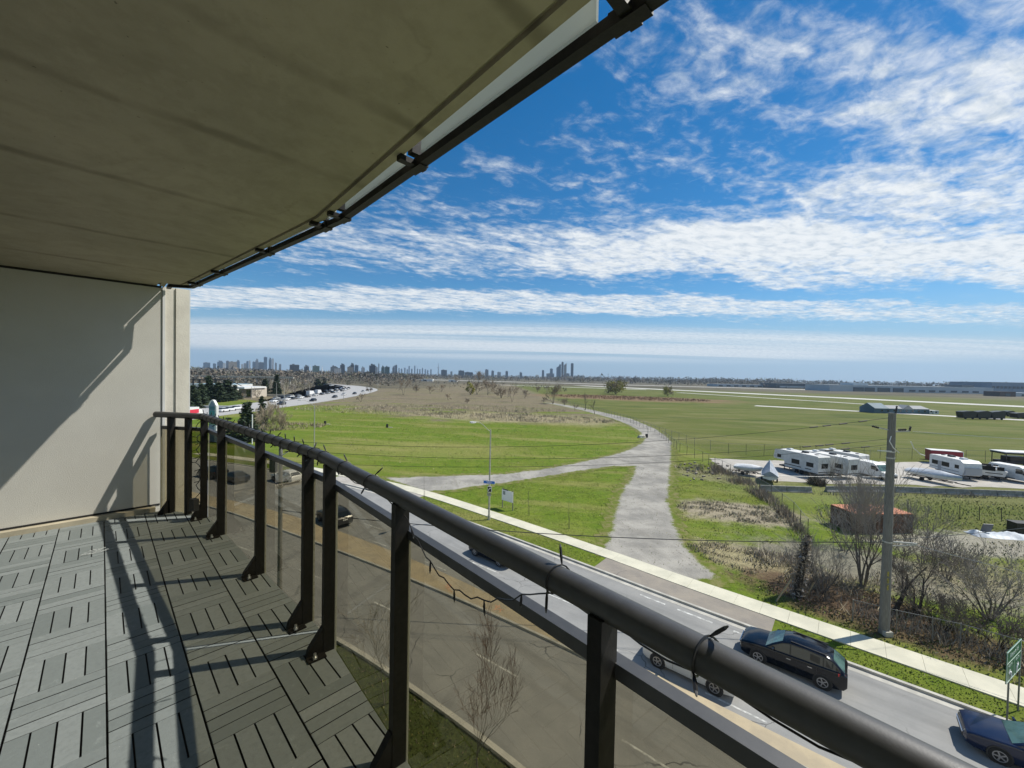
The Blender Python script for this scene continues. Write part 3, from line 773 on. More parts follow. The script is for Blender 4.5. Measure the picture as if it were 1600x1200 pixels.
# ---- the railing of the balcony above, seen from below
M_lam = bpy.data.materials.new('frosted_panel'); M_lam.use_nodes = True
t = NT(M_lam.node_tree); M_lam.node_tree.nodes.clear()
tl = t.new('ShaderNodeBsdfTranslucent'); tl.inputs[0].default_value = (.62, .66, .64, 1)
df = t.new('ShaderNodeBsdfDiffuse'); df.inputs[0].default_value = (.62, .66, .64, 1)
mx = t.new('ShaderNodeMixShader'); mx.inputs[0].default_value = .5; t.L.new(tl.outputs[0], mx.inputs[1]); t.L.new(df.outputs[0], mx.inputs[2])
o = t.new('ShaderNodeOutputMaterial'); t.L.new(mx.outputs[0], o.inputs[0])
ur = thing('balcony_railing', 'black bottom rail and pale panels of the balcony railing overhead along the ceiling edge', 'railing', **BORG)
UPK = lambda off: [(.505, 5.72), (.505, 5.57), (.672, 5.46), (.968, 2.36), (.785, -2.6)]
pl = UPK(.085); b = MB()
for p, q in zip(pl, pl[1:]): b.bar((*p, ZC - .010), (*q, ZC - .010), .036, .032)
b.build('bottom_rail', M_rail, ur)
def ur_n(s): return lerp_poly(UPK(.085), s)
ups = [-1.3, -.4, .50, 1.50, 2.31, 2.54, 3.40, 4.45, 5.22]
for s_ in ups:
    n_ = ur_n(s_)
    MB().box((n_ - .025, s_, ZC - .012), (.125, .032, .022)).build('bracket', M_rail, ur)
    MB().box((n_ - .01, s_, ZC + .55), (.05, .036, 1.05)).build('post', M_rail, ur)
    MB().box((n_ + .002, s_, ZC - .011), (.042, .10, .038)).build('rail_sleeve', M_rail, ur)
for a, c_ in zip(ups, ups[1:]):
    a2, c2 = a + .09, c_ - .05
    segs = [(a2, c2)] if not (a < UK[1] < c_) else [(a2, UK[1] - .005), (UK[1] + .005, c2)]
    for s0, s1 in segs:
        b = MB(); b.bar((ur_n(s0) - .008, s0, ZC + .52), (ur_n(s1) - .008, s1, ZC + .52), .010, 1.0); b.build('glass_panel', M_lam, ur)
b = MB(); pl = UPK(.085)
for p, q in zip(pl, pl[1:]): b.bar((*p, ZC + 1.05), (*q, ZC + 1.05), .06, .06)
b.build('top_rail', M_rail, ur)

# ---- string of unlit fairy lights wound round the top rail
fl = thing('string_lights', 'black string of unlit fairy lights wound round the top rail and drooping below it', 'string lights', **BORG)
M_wire = mat('black_wire', (.012, .012, .012), .45); M_led = mat('clear_led', (.12, .12, .12), .2)
def rail_pt(s, phi, r=.034):
    n_ = rail_n(s); return Vector((n_ + r * math.cos(phi), s, ZR + r * math.sin(phi)))
def bulb(p, d, L_=.032):
    d = Vector(d).normalized(); p = Vector(p)
    o = MB().tube([p, p + d * L_ * .45, p + d * L_], [.0016, .0038, .0034], 6).build('bulb', M_wire, fl)
    MB().tube([p + d * L_, p + d * (L_ + .008)], [.0032, .0015], 6).build('led_tip', M_led, o)
pts = []; s_ = 5.2; step = 0
while s_ > -.45:
    near = s_ <= 2.35; per = .15 if not near else .34; wide = .07 if not near else .055; seg = []
    for k in range(19):                                   # one quick turn round the rail, then along its underside
        phi = -math.pi / 2 - 2 * math.pi * k / 18; seg.append((s_ - wide * (k / 18) * (1 if k % 18 else 1) + (.02 * math.sin(k / 18 * math.pi)), phi))
    for q, phi in seg: pts.append(rail_pt(q, phi, .0343 + random.uniform(0, .0012)))
    for k in range(1, 5): pts.append(rail_pt(s_ - wide - (per - wide) * k / 5, -math.pi / 2 + .25 * math.sin(k * 1.9 + s_ * 7), .039))
    for b_ in ((2, 9) if not near else (3, 10, 15)):
        q, phi = seg[b_]; p = rail_pt(q, phi)
        bulb(p, (math.cos(phi) + random.uniform(-.6, .6), random.uniform(-1.3, 1.3), math.sin(phi) + random.uniform(-.3, .5)), .03 if not near else .04)
    s_ -= per
    if 1.36 > s_ > 1.0:                                   # the loose span that droops below the rail
        a = pts[-1]; e = rail_pt(.60, 1.5 * math.pi)
        for k in range(1, 26):
            w_ = k / 26; p = a.lerp(e, w_); p.z -= .155 * math.sin(math.pi * w_) + .006 * math.sin(k * 2.1); p.x -= .012 * math.sin(math.pi * w_); pts.append(p)
            if k % 5 == 3: bulb(p, (random.uniform(-.3, .3), random.uniform(-.4, .4), -1))
        s_ = .58
    step += 1
MB().tube(pts, .0021, 5).build('wire', M_wire, fl, smooth=True)
# tangle of leads hanging down the corner post
pts = [rail_pt(5.14, math.pi) + Vector((-.02, .02, 0))]
for k in range(1, 30): pts.append(Vector((rail_n(5.13) - .05 + .02 * math.sin(k * 1.7), 5.13 - .02 * math.cos(k * 1.1), ZR - k * .033)))
MB().tube(pts, .004, 5).build('wire', M_wire, fl)
for k in range(6, 22, 2): bulb(pts[k], (-1, random.uniform(-1, 1), random.uniform(-.6, .2)), .05)
MB().box((rail_n(5.1) - .09, 5.09, .16), (.05, .07, .12), rz=.4).build('plug_box', M_dark, fl)

# ================================================================ vehicles
def car_paint(name, c, rough=.25):
    return mat(name, c, rough, spec=.4, coat=.6)
def rring(x, zb, zt, w, rnd=.12, tuck=.06, n=5):
    """one cross-section of a car body at x: closed outline with a tucked sill and a rounded shoulder"""
    pts = [(x, -(w - tuck), zb), (x, -(w - .01), zb + (zt - zb) * .22), (x, -w, zb + (zt - zb) * .55)]
    for k in range(n):
        a = math.pi / 2 * k / (n - 1); pts.append((x, -(w - rnd + rnd * math.cos(a)), zt - rnd + rnd * math.sin(a)))
    return pts + [(p[0], -p[1], p[2]) for p in reversed(pts)]
wheel_cache = {}
def wheel_meshes(r, w):
    if (r, w) in wheel_cache: return wheel_cache[r, w]
    b = MB(); n = 20
    prof = [(.60, -w / 2), (.93, -w / 2), (1.0, -w / 2 + .03), (1.0, w / 2 - .03), (.93, w / 2), (.60, w / 2)]
    rings = [[(r * q * math.cos(2 * math.pi * k / n), y, r * q * math.sin(2 * math.pi * k / n)) for k in range(n)] for q, y in prof]
    b.loft(rings, cap=True); ty = b.mesh('tyre', M_tyre, smooth=True)
    b = MB()
    for sg in (-1, 1):
        y = sg * (w / 2 + .004)
        ring = lambda q, yy: [(r * q * math.cos(2 * math.pi * k / 16), yy, r * q * math.sin(2 * math.pi * k / 16)) for k in range(16)]
        b.loft([ring(.66, y - sg * .03), ring(.66, y), ring(.56, y), ring(.54, y - sg * .02)], cap=False)
        for k in range(5):
            a = 2 * math.pi * k / 5; d = Vector((math.cos(a), 0, math.sin(a)))
            b.bar(d * .02 + Vector((0, y - sg * .004, 0)), d * r * .6 + Vector((0, y - sg * .004, 0)), .05, .02, (0, 1, 0))
        b.tube([(0, y - sg * .02, 0), (0, y + sg * .003, 0)], .055, 8)
    ri = b.mesh('rim', M_rim)
    wheel_cache[r, w] = (ty, ri); return ty, ri
SHAPES = {
 'suv': dict(W=.94, wheel=(.36, .24), ax=(1.42, -1.38), st=[(2.34, .42, .70, .66), (2.27, .30, .86, .82), (2.05, .24, .96, .90), (1.55, .22, 1.02, .935), (1.05, .22, 1.06, .94), (.2, .22, 1.07, .94), (-.9, .22, 1.10, .94), (-1.8, .23, 1.13, .93), (-2.2, .30, 1.12, .90), (-2.34, .42, .98, .80)],
   cab=[(1.10, 1.03, 1.05, .88), (.78, 1.05, 1.30, .80), (.35, 1.05, 1.56, .70), (.0, 1.05, 1.645, .66), (-.7, 1.05, 1.66, .66), (-1.4, 1.07, 1.60, .65), (-1.78, 1.08, 1.49, .66), (-2.08, 1.09, 1.24, .78), (-2.22, 1.10, 1.12, .84)]),
 'sedan': dict(W=.92, wheel=(.33, .22), ax=(1.42, -1.38), st=[(2.40, .40, .60, .60), (2.32, .28, .74, .80), (2.10, .22, .82, .88), (1.55, .20, .89, .915), (1.0, .20, .95, .92), (.1, .20, .96, .92), (-.9, .20, .98, .92), (-1.7, .21, 1.0, .91), (-2.2, .28, .98, .87), (-2.40, .42, .86, .76)],
   cab=[(1.08, .93, .95, .84), (.75, .94, 1.13, .78), (.30, .95, 1.36, .67), (-.05, .95, 1.435, .62), (-.6, .95, 1.45, .61), (-1.1, .96, 1.39, .62), (-1.45, .97, 1.23, .69), (-1.85, .98, 1.04, .80), (-1.95, .98, 1.0, .82)]),
}
def make_car(label, shape, paint, loc, rz, group, cat='car', detail=True, front_glass=None):
    D = SHAPES[shape]; root = thing('car', label, cat, loc, rz, group)
    rings = [rring(x, zb, zt, w, rnd=.11) for x, zb, zt, w in D['st']]
    MB().loft(rings).build('body', paint, root, smooth=True)
    # cabin: glass band below, painted roof above it
    cab = D['cab']; ring = []
    for x, z0, z1, w in cab:
        wb = D['W'] - .06 - .0 * x; k = [(x, -wb, z0 - .04), (x, -(w + (wb - w) * .16), z1 - .055), (x, -(w - .07), z1), (x, w - .07, z1), (x, w + (wb - w) * .16, z1 - .055), (x, wb, z0 - .04)]
        ring.append(k)
    MB().loft(ring).build('roof', paint, root, smooth=True)
    i_roof = max(range(len(cab)), key=lambda i: cab[i][2])
    def side_pt(i, f, y_sg, off=.006):
        x, z0, z1, w = cab[i]; wb = D['W'] - .06; za, zb = z0 - .04, z1 - .055; ya, yb = wb, w + (wb - w) * .16
        return Vector((x, y_sg * (ya + (yb - ya) * f + off), za + (zb - za) * f + .002))
    n = len(cab)
    def quad(i0, i1, f0, f1, sg, shrink=0.0):
        a, b_, c_, d_ = side_pt(i0, f0, sg), side_pt(i1, f0, sg), side_pt(i1, f1, sg), side_pt(i0, f1, sg); return [a, b_, c_, d_]
    def thick(bm_, q, nr, t_=.006):
        q = [Vector(p) for p in q]; bm_.add(q + [p - Vector(nr) * t_ for p in q], [(0, 1, 2, 3), (7, 6, 5, 4), (0, 4, 5, 1), (1, 5, 6, 2), (2, 6, 7, 3), (3, 7, 4, 0)])
    for sg in (-1, 1):
        for (i0, i1) in ((1, 3), (3, 5), (5, 7)):
            b = MB(); 
            for i in range(i0, i1): thick(b, quad(i, i + 1, .16, .93, sg), (0, sg, 0))
            # pillars between the panes are left as painted body
            for vi in range(len(b.v)): pass
            me = b.mesh('side_window', M_carglass)
            o = link('side_window', me, root)
            # shrink pane a little so a pillar shows
            xs = [v.co.x for v in me.vertices]; mid = (min(xs) + max(xs)) / 2
            for v in me.vertices: v.co.x = mid + (v.co.x - mid) * .94
    def top_pt(i, f, off):
        x, z0, z1, w = cab[i]; y = (w - .10) * f; return Vector((x + off * .5, y, z1 + abs(off) * .9))
    i_t = min(i for i in range(n) if cab[i][2] > max(c[2] for c in cab) - .11)
    b = MB()
    for i in range(0, i_t): b.add([top_pt(i, -1, .006), top_pt(i, 1, .006), top_pt(i + 1, 1, .006), top_pt(i + 1, -1, .006), *[p - Vector((0, 0, .008)) for p in (top_pt(i, -1, .006), top_pt(i, 1, .006), top_pt(i + 1, 1, .006), top_pt(i + 1, -1, .006))]], [(0, 1, 2, 3), (7, 6, 5, 4), (0, 4, 5, 1), (1, 5, 6, 2), (2, 6, 7, 3), (3, 7, 4, 0)])
    b.build('windscreen', front_glass or M_carglass, root, smooth=True)
    i_b = max(i for i in range(n) if cab[i][2] > max(c[2] for c in cab) - .20)
    b = MB()
    for i in range(i_b, n - 1): b.add([top_pt(i, -.95, -.006), top_pt(i, .95, -.006), top_pt(i + 1, .95, -.006), top_pt(i + 1, -.95, -.006), *[p - Vector((0, 0, .008)) for p in (top_pt(i, -.95, -.006), top_pt(i, .95, -.006), top_pt(i + 1, .95, -.006), top_pt(i + 1, -.95, -.006))]], [(0, 1, 2, 3), (7, 6, 5, 4), (0, 4, 5, 1), (1, 5, 6, 2), (2, 6, 7, 3), (3, 7, 4, 0)])
    b.build('rear_window', front_glass or M_carglass, root, smooth=True)
    r, w = D['wheel']; ty, ri = wheel_meshes(r, w)
    for ax in D['ax']:
        for sg in (-1, 1):
            o = MB()
            nn = 16; yy = sg * (D['W'] - .002)
            ringa = [(ax + (r + .05) * math.cos(2 * math.pi * k / nn), yy - sg * .10, r + (r + .05) * math.sin(2 * math.pi * k / nn)) for k in range(nn)]
            ringb = [(p[0], yy + sg * .004, p[2]) for p in ringa]
            o.loft([ringa, ringb]); o.build('wheel_arch', M_dark, root)
            wh = link('wheel', ty, root, (ax, sg * (D['W'] - w / 2 + .02), r)); link('rim', ri, wh)
    xf = D['st'][1][0]; zt = D['st'][1][2]; wf = D['st'][1][3]
    xr = D['st'][-2][0]; zr = D['st'][-2][2]; wr = D['st'][-2][3]
    for sg in (-1, 1):
        MB().loft([[(xf - .30, sg * (wf + .055), zt - .10), (xf - .28, sg * (wf + .03), zt + .0), (xf + .03, sg * (wf - .20), zt - .02), (xf + .07, sg * (wf - .22), zt - .13)], [(xf - .30, sg * (wf - .03), zt - .10), (xf - .28, sg * (wf - .03), zt - .01), (xf + .0, sg * (wf - .24), zt - .04), (xf + .0, sg * (wf - .24), zt - .13)]]).build('headlight', M_headlight, root)
        MB().loft([[(xr + .22, sg * (wr + .035), zr - .16), (xr + .22, sg * (wr + .03), zr - .04), (xr - .07, sg * (wr - .12), zr - .05), (xr - .09, sg * (wr - .12), zr - .18)], [(xr + .22, sg * (wr - .05), zr - .16), (xr + .22, sg * (wr - .05), zr - .04), (xr + .03, sg * (wr - .18), zr - .06), (xr + .03, sg * (wr - .18), zr - .18)]]).build('taillight', M_taillight, root)
        if detail:
            mx_ = cab[1][0] - .02
            MB().loft([[(mx_ - .10, sg * (D['W'] - .04), 1.0 * cab[1][1] + .03), (mx_ + .02, sg * (D['W'] - .04), cab[1][1] + .03), (mx_ + .02, sg * (D['W'] - .04), cab[1][1] + .14), (mx_ - .08, sg * (D['W'] - .04), cab[1][1] + .15)],
                       [(mx_ - .06, sg * (D['W'] + .16), cab[1][1] + .05), (mx_ + .01, sg * (D['W'] + .16), cab[1][1] + .05), (mx_ + .01, sg * (D['W'] + .16), cab[1][1] + .15), (mx_ - .06, sg * (D['W'] + .16), cab[1][1] + .16)]]).build('mirror', paint, root)
            for hx in (.05, -.85): MB().box((hx, sg * (D['W'] + .004), cab[3][1] - .16), (.19, .03, .03)).build('door_handle', M_chrome if shape == 'suv' else paint, root)
            for hx in (.62, -.30, -1.12): MB().box((hx, sg * (D['W'] - .003), .66), (.008, .012, .62)).build('door_seam', M_dark, root)
    if detail:
        MB().box((xf + .085, 0, zt - .27), (.03, 1.1, .17)).build('grille', M_dark, root)
        MB().box((xf + .10, 0, zt - .17), (.03, 1.18, .025)).build('grille_bar', M_chrome, root)
        MB().box((xr - .14, 0, zr - .30), (.02, .5, .13)).build('number_plate', M_white, root)
        for sg in (-1, 1): MB().bar((-1.55 if shape == 'suv' else -.9, sg * .58, max(c[2] for c in cab) - .04), (.0, sg * .58, max(c[2] for c in cab) + .015), .04, .03).build('roof_rail', M_dark, root) if shape == 'suv' else None
    return root
def along_u(p):     # heading that faces towards the left end of the street, at a point of it
    u = Vector((p.x, p.y, 0)).dot(U); d = uv(u + 1.5, edge('kerb_far', u + 1.5)) - uv(u - 1.5, edge('kerb_far', u - 1.5))
    return math.atan2(d.y, d.x)
GC = 'cars driving on the street below'
P_black = mat('black_car_paint', (.004, .005, .008), .12, spec=.5); P_navy = mat('navy_car_paint', (.010, .016, .042), .14, spec=.6); P_silver = car_paint('silver_car_paint', (.50, .50, .49), .3)
P_whitec = car_paint('white_car_paint', (.72, .72, .71), .3); P_greyc = car_paint('grey_car_paint', (.16, .165, .17), .3); P_darkc = car_paint('charcoal_car_paint', (.035, .037, .042), .3)
P_red = car_paint('red_car_paint', (.35, .02, .02), .3); P_blue = car_paint('blue_car_paint', (.04, .08, .2), .3)
H0 = math.atan2(U.y, U.x)
make_car('black SUV with a pale windscreen passing the foot of the concrete utility pole', 'suv', P_black, uv(1.95, 26.4, .015), H0, GC, front_glass=M_carglass_green)
make_car('dark navy sedan driving under the green road sign at the corner of the view', 'sedan', P_navy, uv(-6.6, 26.25, .015), H0, GC, front_glass=M_carglass_green)
make_car('silver hatchback half hidden behind the near balcony rail', 'suv', P_silver, uv(6.0, 22.35, .015), H0, GC)
make_car('black car half hidden behind the rail beyond the street lamp', 'sedan', P_black, uv(22.7, 25.1, .015), along_u(uv(22.7, 26)), GC)
p = G(522, 816); make_car('dark SUV seen through the tinted glass beside the doubled posts', 'suv', P_darkc, (p.x, p.y, .015), along_u(p) - .05, GC)
p = G(366, 752); make_car('dark sedan seen through the tinted glass left of the wooden pole', 'sedan', P_darkc, (p.x, p.y, .015), along_u(p), GC)
p = G(333, 745); make_car('dark van like car seen through the first tinted pane', 'suv', P_black, (p.x, p.y, .015), along_u(p), GC)
p = G(447, 752); make_car('pale car seen through the tinted glass just right of the wooden pole', 'suv', P_whitec, (p.x, p.y, .015), along_u(p), GC)

# the crossroad on the left and its queue of cars
LR_near = [(250, 664), (300, 655.5), (350, 648.5), (400, 642.5), (440, 636.5), (490, 630), (530, 623.5), (560, 618), (583, 612.5), (590, 609), (582, 606), (560, 603)]
LR_far = [(250, 642), (300, 639), (350, 634.5), (400, 629), (440, 624), (490, 616.5), (520, 611.5), (538, 607), (540, 604.5), (530, 602), (512, 600), (480, 597)]
pts = [G2(*p) for p in catmull(LR_near, 5)] + [G2(*p) for p in reversed(catmull(LR_far, 5))]
me = bpy.data.meshes.new('cross_road'); bm = bmesh.new(); f = bm.faces.new([bm.verts.new((x, y, .03)) for x, y in pts]); bmesh.ops.triangulate(bm, faces=[f]); bm.to_mesh(me); bm.free()
me.materials.append(M_asph2); tag(link('cross_road', me), kind='structure')
rows = [G(*p, .04) for p in catmull(LR_near, 5)]; rows2 = [q + Vector((.5, -.9, 0)) for q in rows]
b = MB(); b.add([p for pr_ in zip(rows, rows2) for p in pr_], [(2 * i, 2 * i + 2, 2 * i + 3, 2 * i + 1) for i in range(len(rows) - 1)]); tag(b.build('kerb.003', M_kerb), kind='structure')

def far_car(label, px, py, paint, rz, group, tall=False):
    p = G(px, py, 0); root = thing('car' if not tall else 'van', label, 'car' if not tall else 'van', (p.x, p.y, .035), rz, group); root.scale = (1.12, 1.12, 1.12)
    L_, W_, H_ = (4.6, 1.85, 1.5) if not tall else (6.2, 2.2, 2.6)
    if tall:
        MB().prism([(-3.1, .35), (3.1, .35), (3.1, 1.2), (2.5, 1.4), (2.0, 2.3), (1.6, 2.6), (-3.1, 2.6)], -1.1, 1.1).build('body', paint, root)
        MB().prism([(2.52, 1.42), (2.54, 1.44), (2.04, 2.28), (2.0, 2.26)], -.95, .95).build('windscreen', M_carglass, root)
    else:
        b = MB(); b.loft([rring(x, zb, zt, w, .1, n=3) for x, zb, zt, w in ((2.3, .4, .65, .7), (2.1, .28, .85, .86), (.9, .25, .95, .92), (-1.8, .25, 1.0, .92), (-2.2, .35, .98, .85), (-2.3, .5, .85, .75))]); b.build('body', paint, root, smooth=True)
        MB().loft([[(1.0, -.82, .92), (1.0, .82, .92), (.2, .62, 1.42), (.2, -.62, 1.42)], [(-2.0, -.82, .96), (-2.0, .82, .96), (-1.4, .62, 1.4), (-1.4, -.62, 1.4)]]).build('window_band', M_carglass, root)
        MB().box((-.6, 0, 1.435), (1.62, 1.24, .05)).build('roof', paint, root)
    for ax in (1.35, -1.35):
        for sg in (-1, 1): link('wheel', wheel_meshes(.33, .22)[0], root, (ax * (1.5 if tall else 1), sg * (W_ / 2 - .09), .33))
    return root
GQ = 'cars on the crossroad at the left'
def road_dir(px):   # heading of the crossroad at a photograph column
    a, c_ = G(px - 8, np.interp(px - 8, [q[0] for q in LR_near[:9]], [q[1] for q in LR_near[:9]])), G(px + 8, np.interp(px + 8, [q[0] for q in LR_near[:9]], [q[1] for q in LR_near[:9]]))
    return math.atan2(c_.y - a.y, c_.x - a.x)
PN = {'black': P_black, 'white': P_whitec, 'grey': P_greyc, 'charcoal': P_darkc, 'silver': P_silver, 'red': P_red, 'blue': P_blue}
for px, py, c_, where in ((440, 632.5, 'charcoal', 'in the near lane at the left end beside the conifer'), (489, 627, 'black', 'in the near lane above the tall street lamp'), (523, 621.5, 'charcoal', 'in the near lane in the middle of the curve'),
        (537, 617.5, 'white', 'in the near lane where the curve tightens'), (554, 616, 'charcoal', 'in the near lane past the white one'), (567, 612.5, 'silver', 'near the tip of the curve'), (574, 610.5, 'black', 'at the tip of the curve, first of a close pair'), (580, 609.5, 'charcoal', 'at the tip of the curve, last of a close pair')):
    far_car('%s car driving %s' % (c_, where), px, py, PN[c_], road_dir(px) + math.pi, GQ)
k = 0
for px, py, c_ in ((428, 628.5, 'white'), (437, 627, 'grey'), (448, 625.5, 'white'), (459, 624, 'charcoal'), (470, 622.5, 'white'), (480, 621, 'black'), (492, 618.8, 'silver'), (503, 617, 'charcoal'), (512, 615.6, 'grey'), (520, 614.3, 'black'), (528, 612.8, 'white'), (534, 611.4, 'charcoal'), (539, 610, 'white'), (543, 608.6, 'silver'), (545, 607.2, 'black'),
                  (432, 624.5, 'white'), (444, 623, 'black'), (455, 621.3, 'white'), (466, 619.8, 'grey'), (510, 612.5, 'black'), (518, 611, 'white'), (526, 609.4, 'silver'), (532, 608, 'blue'), (536, 606.4, 'white'), (528, 604.6, 'grey'), (518, 603.2, 'white'), (508, 602, 'black')):
    far_car('%s car, %s from the left in the %s row of the queue' % (c_, ORD[k] if k < 15 else ORD[k - 15], 'near' if k < 15 else 'far'), px, py, PN[c_], road_dir(min(px, 560)) if py > 606 else road_dir(545) + 2.2, 'queue of cars on the crossroad'); k += 1
far_car('white box van in the queue of cars, standing taller than its neighbours', 485, 617.2, P_whitec, road_dir(485), GQ, True)
far_car('second white van in the queue, right of the first', 497, 615.3, P_whitec, road_dir(497), GQ, True)
for px, py, w_ in ((350, 643.5, 'leftmost, half behind the pylon sign'), (360, 642, 'middle'), (370, 640, 'rightmost, next to the dark conifer')):
    far_car('white car stopped near the pylon sign, %s' % w_, px, py, P_whitec, road_dir(350), 'white cars by the pylon sign')
# white bus with a red band at the edge of the stone column
p = G(300, 652); bus = thing('bus', 'white truck with a red side panel beside the stone column', 'truck', (p.x, p.y, .035), road_dir(300))
MB().prism([(-4.5, .7), (1.6, .7), (1.6, 3.3), (-4.5, 3.3)], -1.2, 1.2).build('cargo_box', M_white, bus)
MB().prism([(-4.3, 1.35), (1.4, 1.35), (1.4, 2.65), (-4.3, 2.65)], -1.22, 1.22).build('red_panel', mat('red_panel', (.58, .03, .06), .5), bus)
MB().prism([(1.7, .6), (3.9, .6), (3.9, 1.4), (3.4, 1.6), (3.0, 2.5), (1.7, 2.5)], -1.1, 1.1).build('cab', M_white, bus)
MB().prism([(3.44, 1.64), (3.47, 1.66), (3.06, 2.44), (3.03, 2.42)], -.95, .95).build('windscreen', M_carglass, bus)
for ax in (-3.2, 2.7):
    for sg in (-1, 1): link('wheel', wheel_meshes(.45, .3)[0], bus, (ax, sg * 1.0, .45))

# ================================================================ poles, lamps, wires, signs
M_lampmetal = mat('lamp_pole_metal', (.47, .46, .40), .5, (.36, .35, .30), 2, metal=.3)
M_polec = mat('weathered_pole', (.21, .205, .185), .9, (.14, .135, .12), 5, stretch=(8, 8, .5), bump=.4, bscale=30)
def street_lamp(px, py, h, arm_dir, label, arm=2.3, r=.11, group='street lamps'):
    p = G(px, py); root = thing('street_lamp', label, 'street lamp', (p.x, p.y, 0), arm_dir, group)
    MB().tube([(0, 0, 0), (0, 0, h * .5), (0, 0, h)], [r, r * .82, r * .62], 10).build('pole', M_lampmetal, root, smooth=True)
    MB().tube([(0, 0, 0), (0, 0, .5)], [r * 1.55, r * 1.4], 10).build('pole_base', M_lampmetal, root)
    a = MB(); a.tube([(0, 0, h - .25), (.5 * arm / 2.3, 0, h + .08), (1.2 * arm / 2.3, 0, h + .62), (1.75 * arm / 2.3, 0, h + .92), (2.3 * arm / 2.3, 0, h + .98)], [.04, .036, .034, .03, .03], 6); a.build('arm', M_lampmetal, root, smooth=True)
    hd = MB(); hd.loft([[(arm - .05, y * .06, h + .98 + z * .05) for y, z in ((-1, -1), (1, -1), (1, 1), (-1, 1))], [(arm + .15, y * .15, h + .98 + z * .08) for y, z in ((-1, -1), (1, -1), (1, 1), (-1, 1))],
                         [(arm + .55, y * .16, h + .99 + z * .08) for y, z in ((-1, -1), (1, -1), (1, 1), (-1, 1))], [(arm + .75, y * .09, h + .98 + z * .05) for y, z in ((-1, -1), (1, -1), (1, 1), (-1, 1))]])
    hd.build('lamp_head', mat('lamp_head_grey', (.55, .55, .55), .4), root)
    MB().box((arm + .35, 0, h + .895), (.4, .22, .03)).build('lens', M_headlight, root)
    return root
toward_road = math.atan2(-V.y, -V.x)
lamp = street_lamp(764, 812, 9.75, toward_road, 'grey street lamp with a blue street name sign on its pole, on the near boulevard')
lp = lamp.location
street_lamp(491, 702, 9.0, toward_road - .35, 'pale street lamp beside the bend of the street, left of the mown field')
for px, py, h, w_ in ((432, 625, 9.5, 'leftmost of the pair among the queued cars'), (444, 633, 9.5, 'taller one before the dark near car'), (483, 616, 6.5, 'short one behind the two white vans'), (517, 601, 11, 'beyond the queue of cars'), (590, 611, 8.5, 'at the outer tip of the curve'), (537, 625, 5.5, 'low one on the grass verge'), (333, 625, 9, 'among the dark pines at the left'), (393, 624, 7, 'before the pale flat roofed building')):
    street_lamp(px, py, h, toward_road, 'distant street lamp along the crossroad, %s' % w_, 1.6, .13, 'distant lamps along the crossroad')
# signs on the lamp pole
def text_mesh(s, size, mat_, parent, M, name='lettering', align='CENTER', extr=.004):
    cu = bpy.data.curves.new('lettering', 'FONT'); cu.body = s; cu.size = size; cu.align_x = align; cu.align_y = 'CENTER'; cu.extrude = extr; cu.resolution_u = 2
    tmp = bpy.data.objects.new('tmp', cu); COL.objects.link(tmp)
    dg = bpy.context.evaluated_depsgraph_get(); me = bpy.data.meshes.new_from_object(tmp.evaluated_get(dg)); bpy.data.objects.remove(tmp)
    me.transform(M); me.materials.clear(); me.materials.append(mat_); return link(name, me, parent)
M_bluesign = mat('blue_sign', (.03, .16, .55), .4); M_signwhite = mat('sign_white', (.78, .78, .78), .4); M_signblack = mat('sign_black', (.01, .01, .01), .4)
M_greensign = mat('green_sign', (.0, .105, .05), .4, (.005, .12, .06), 3); M_signpost = mat('sign_post', (.16, .165, .13), .6)
def upright(rz, loc):    # text plane standing up and facing -y of a frame turned by rz
    return Matrix.Translation(loc) @ Matrix.Rotation(rz, 4, 'Z') @ Matrix.Rotation(math.pi / 2, 4, 'X')
ns = thing('street_name_sign', 'blue street name sign with white border fixed across the lamp pole', 'street sign', (lp.x, lp.y, 4.1), -.25)
MB().box((0, -.17, 0), (1.30, .03, .34)).build('plate', M_signwhite, ns)
MB().box((0, -.192, 0), (1.24, .012, .28)).build('blue_face', M_bluesign, ns)
MB().box((.0, -.203, .05), (.62, .008, .06)).box((.0, -.203, -.06), (.42, .008, .045)).build('worn_lettering', M_signwhite, ns)
MB().box((0, -.075, 0), (.05, .16, .05)).build('clamp', M_steel, ns)
rs = thing('traffic_sign', 'black and white turn sign on the lamp pole below the blue one', 'traffic sign', (lp.x, lp.y, 3.35), -.25)
MB().box((.06, -.17, 0), (.46, .03, .60)).build('plate', M_signwhite, rs)
MB().box((.06, -.19, 0), (.40, .012, .54)).build('black_face', M_signblack, rs)
MB().tube([(-.06, -.204, -.2), (-.04, -.204, -.02), (.06, -.204, .08), (.12, -.204, .1)], .035, 5).prism([(.08, .0), (.24, .11), (.09, .22)], -.212, -.198).build('arrow', M_signwhite, rs)
MB().box((0, -.075, 0), (.05, .16, .05)).build('clamp', M_steel, rs)
rs2 = thing('traffic_sign', 'small worn pale sign lowest on the street lamp pole', 'traffic sign', (lp.x, lp.y, 2.78), -.25)
MB().box((.02, -.16, 0), (.44, .03, .36)).build('plate', mat('worn_sign', (.42, .43, .36), .6, (.22, .24, .15), 4), rs2); MB().box((0, -.07, 0), (.05, .16, .05)).build('clamp', M_steel, rs2)
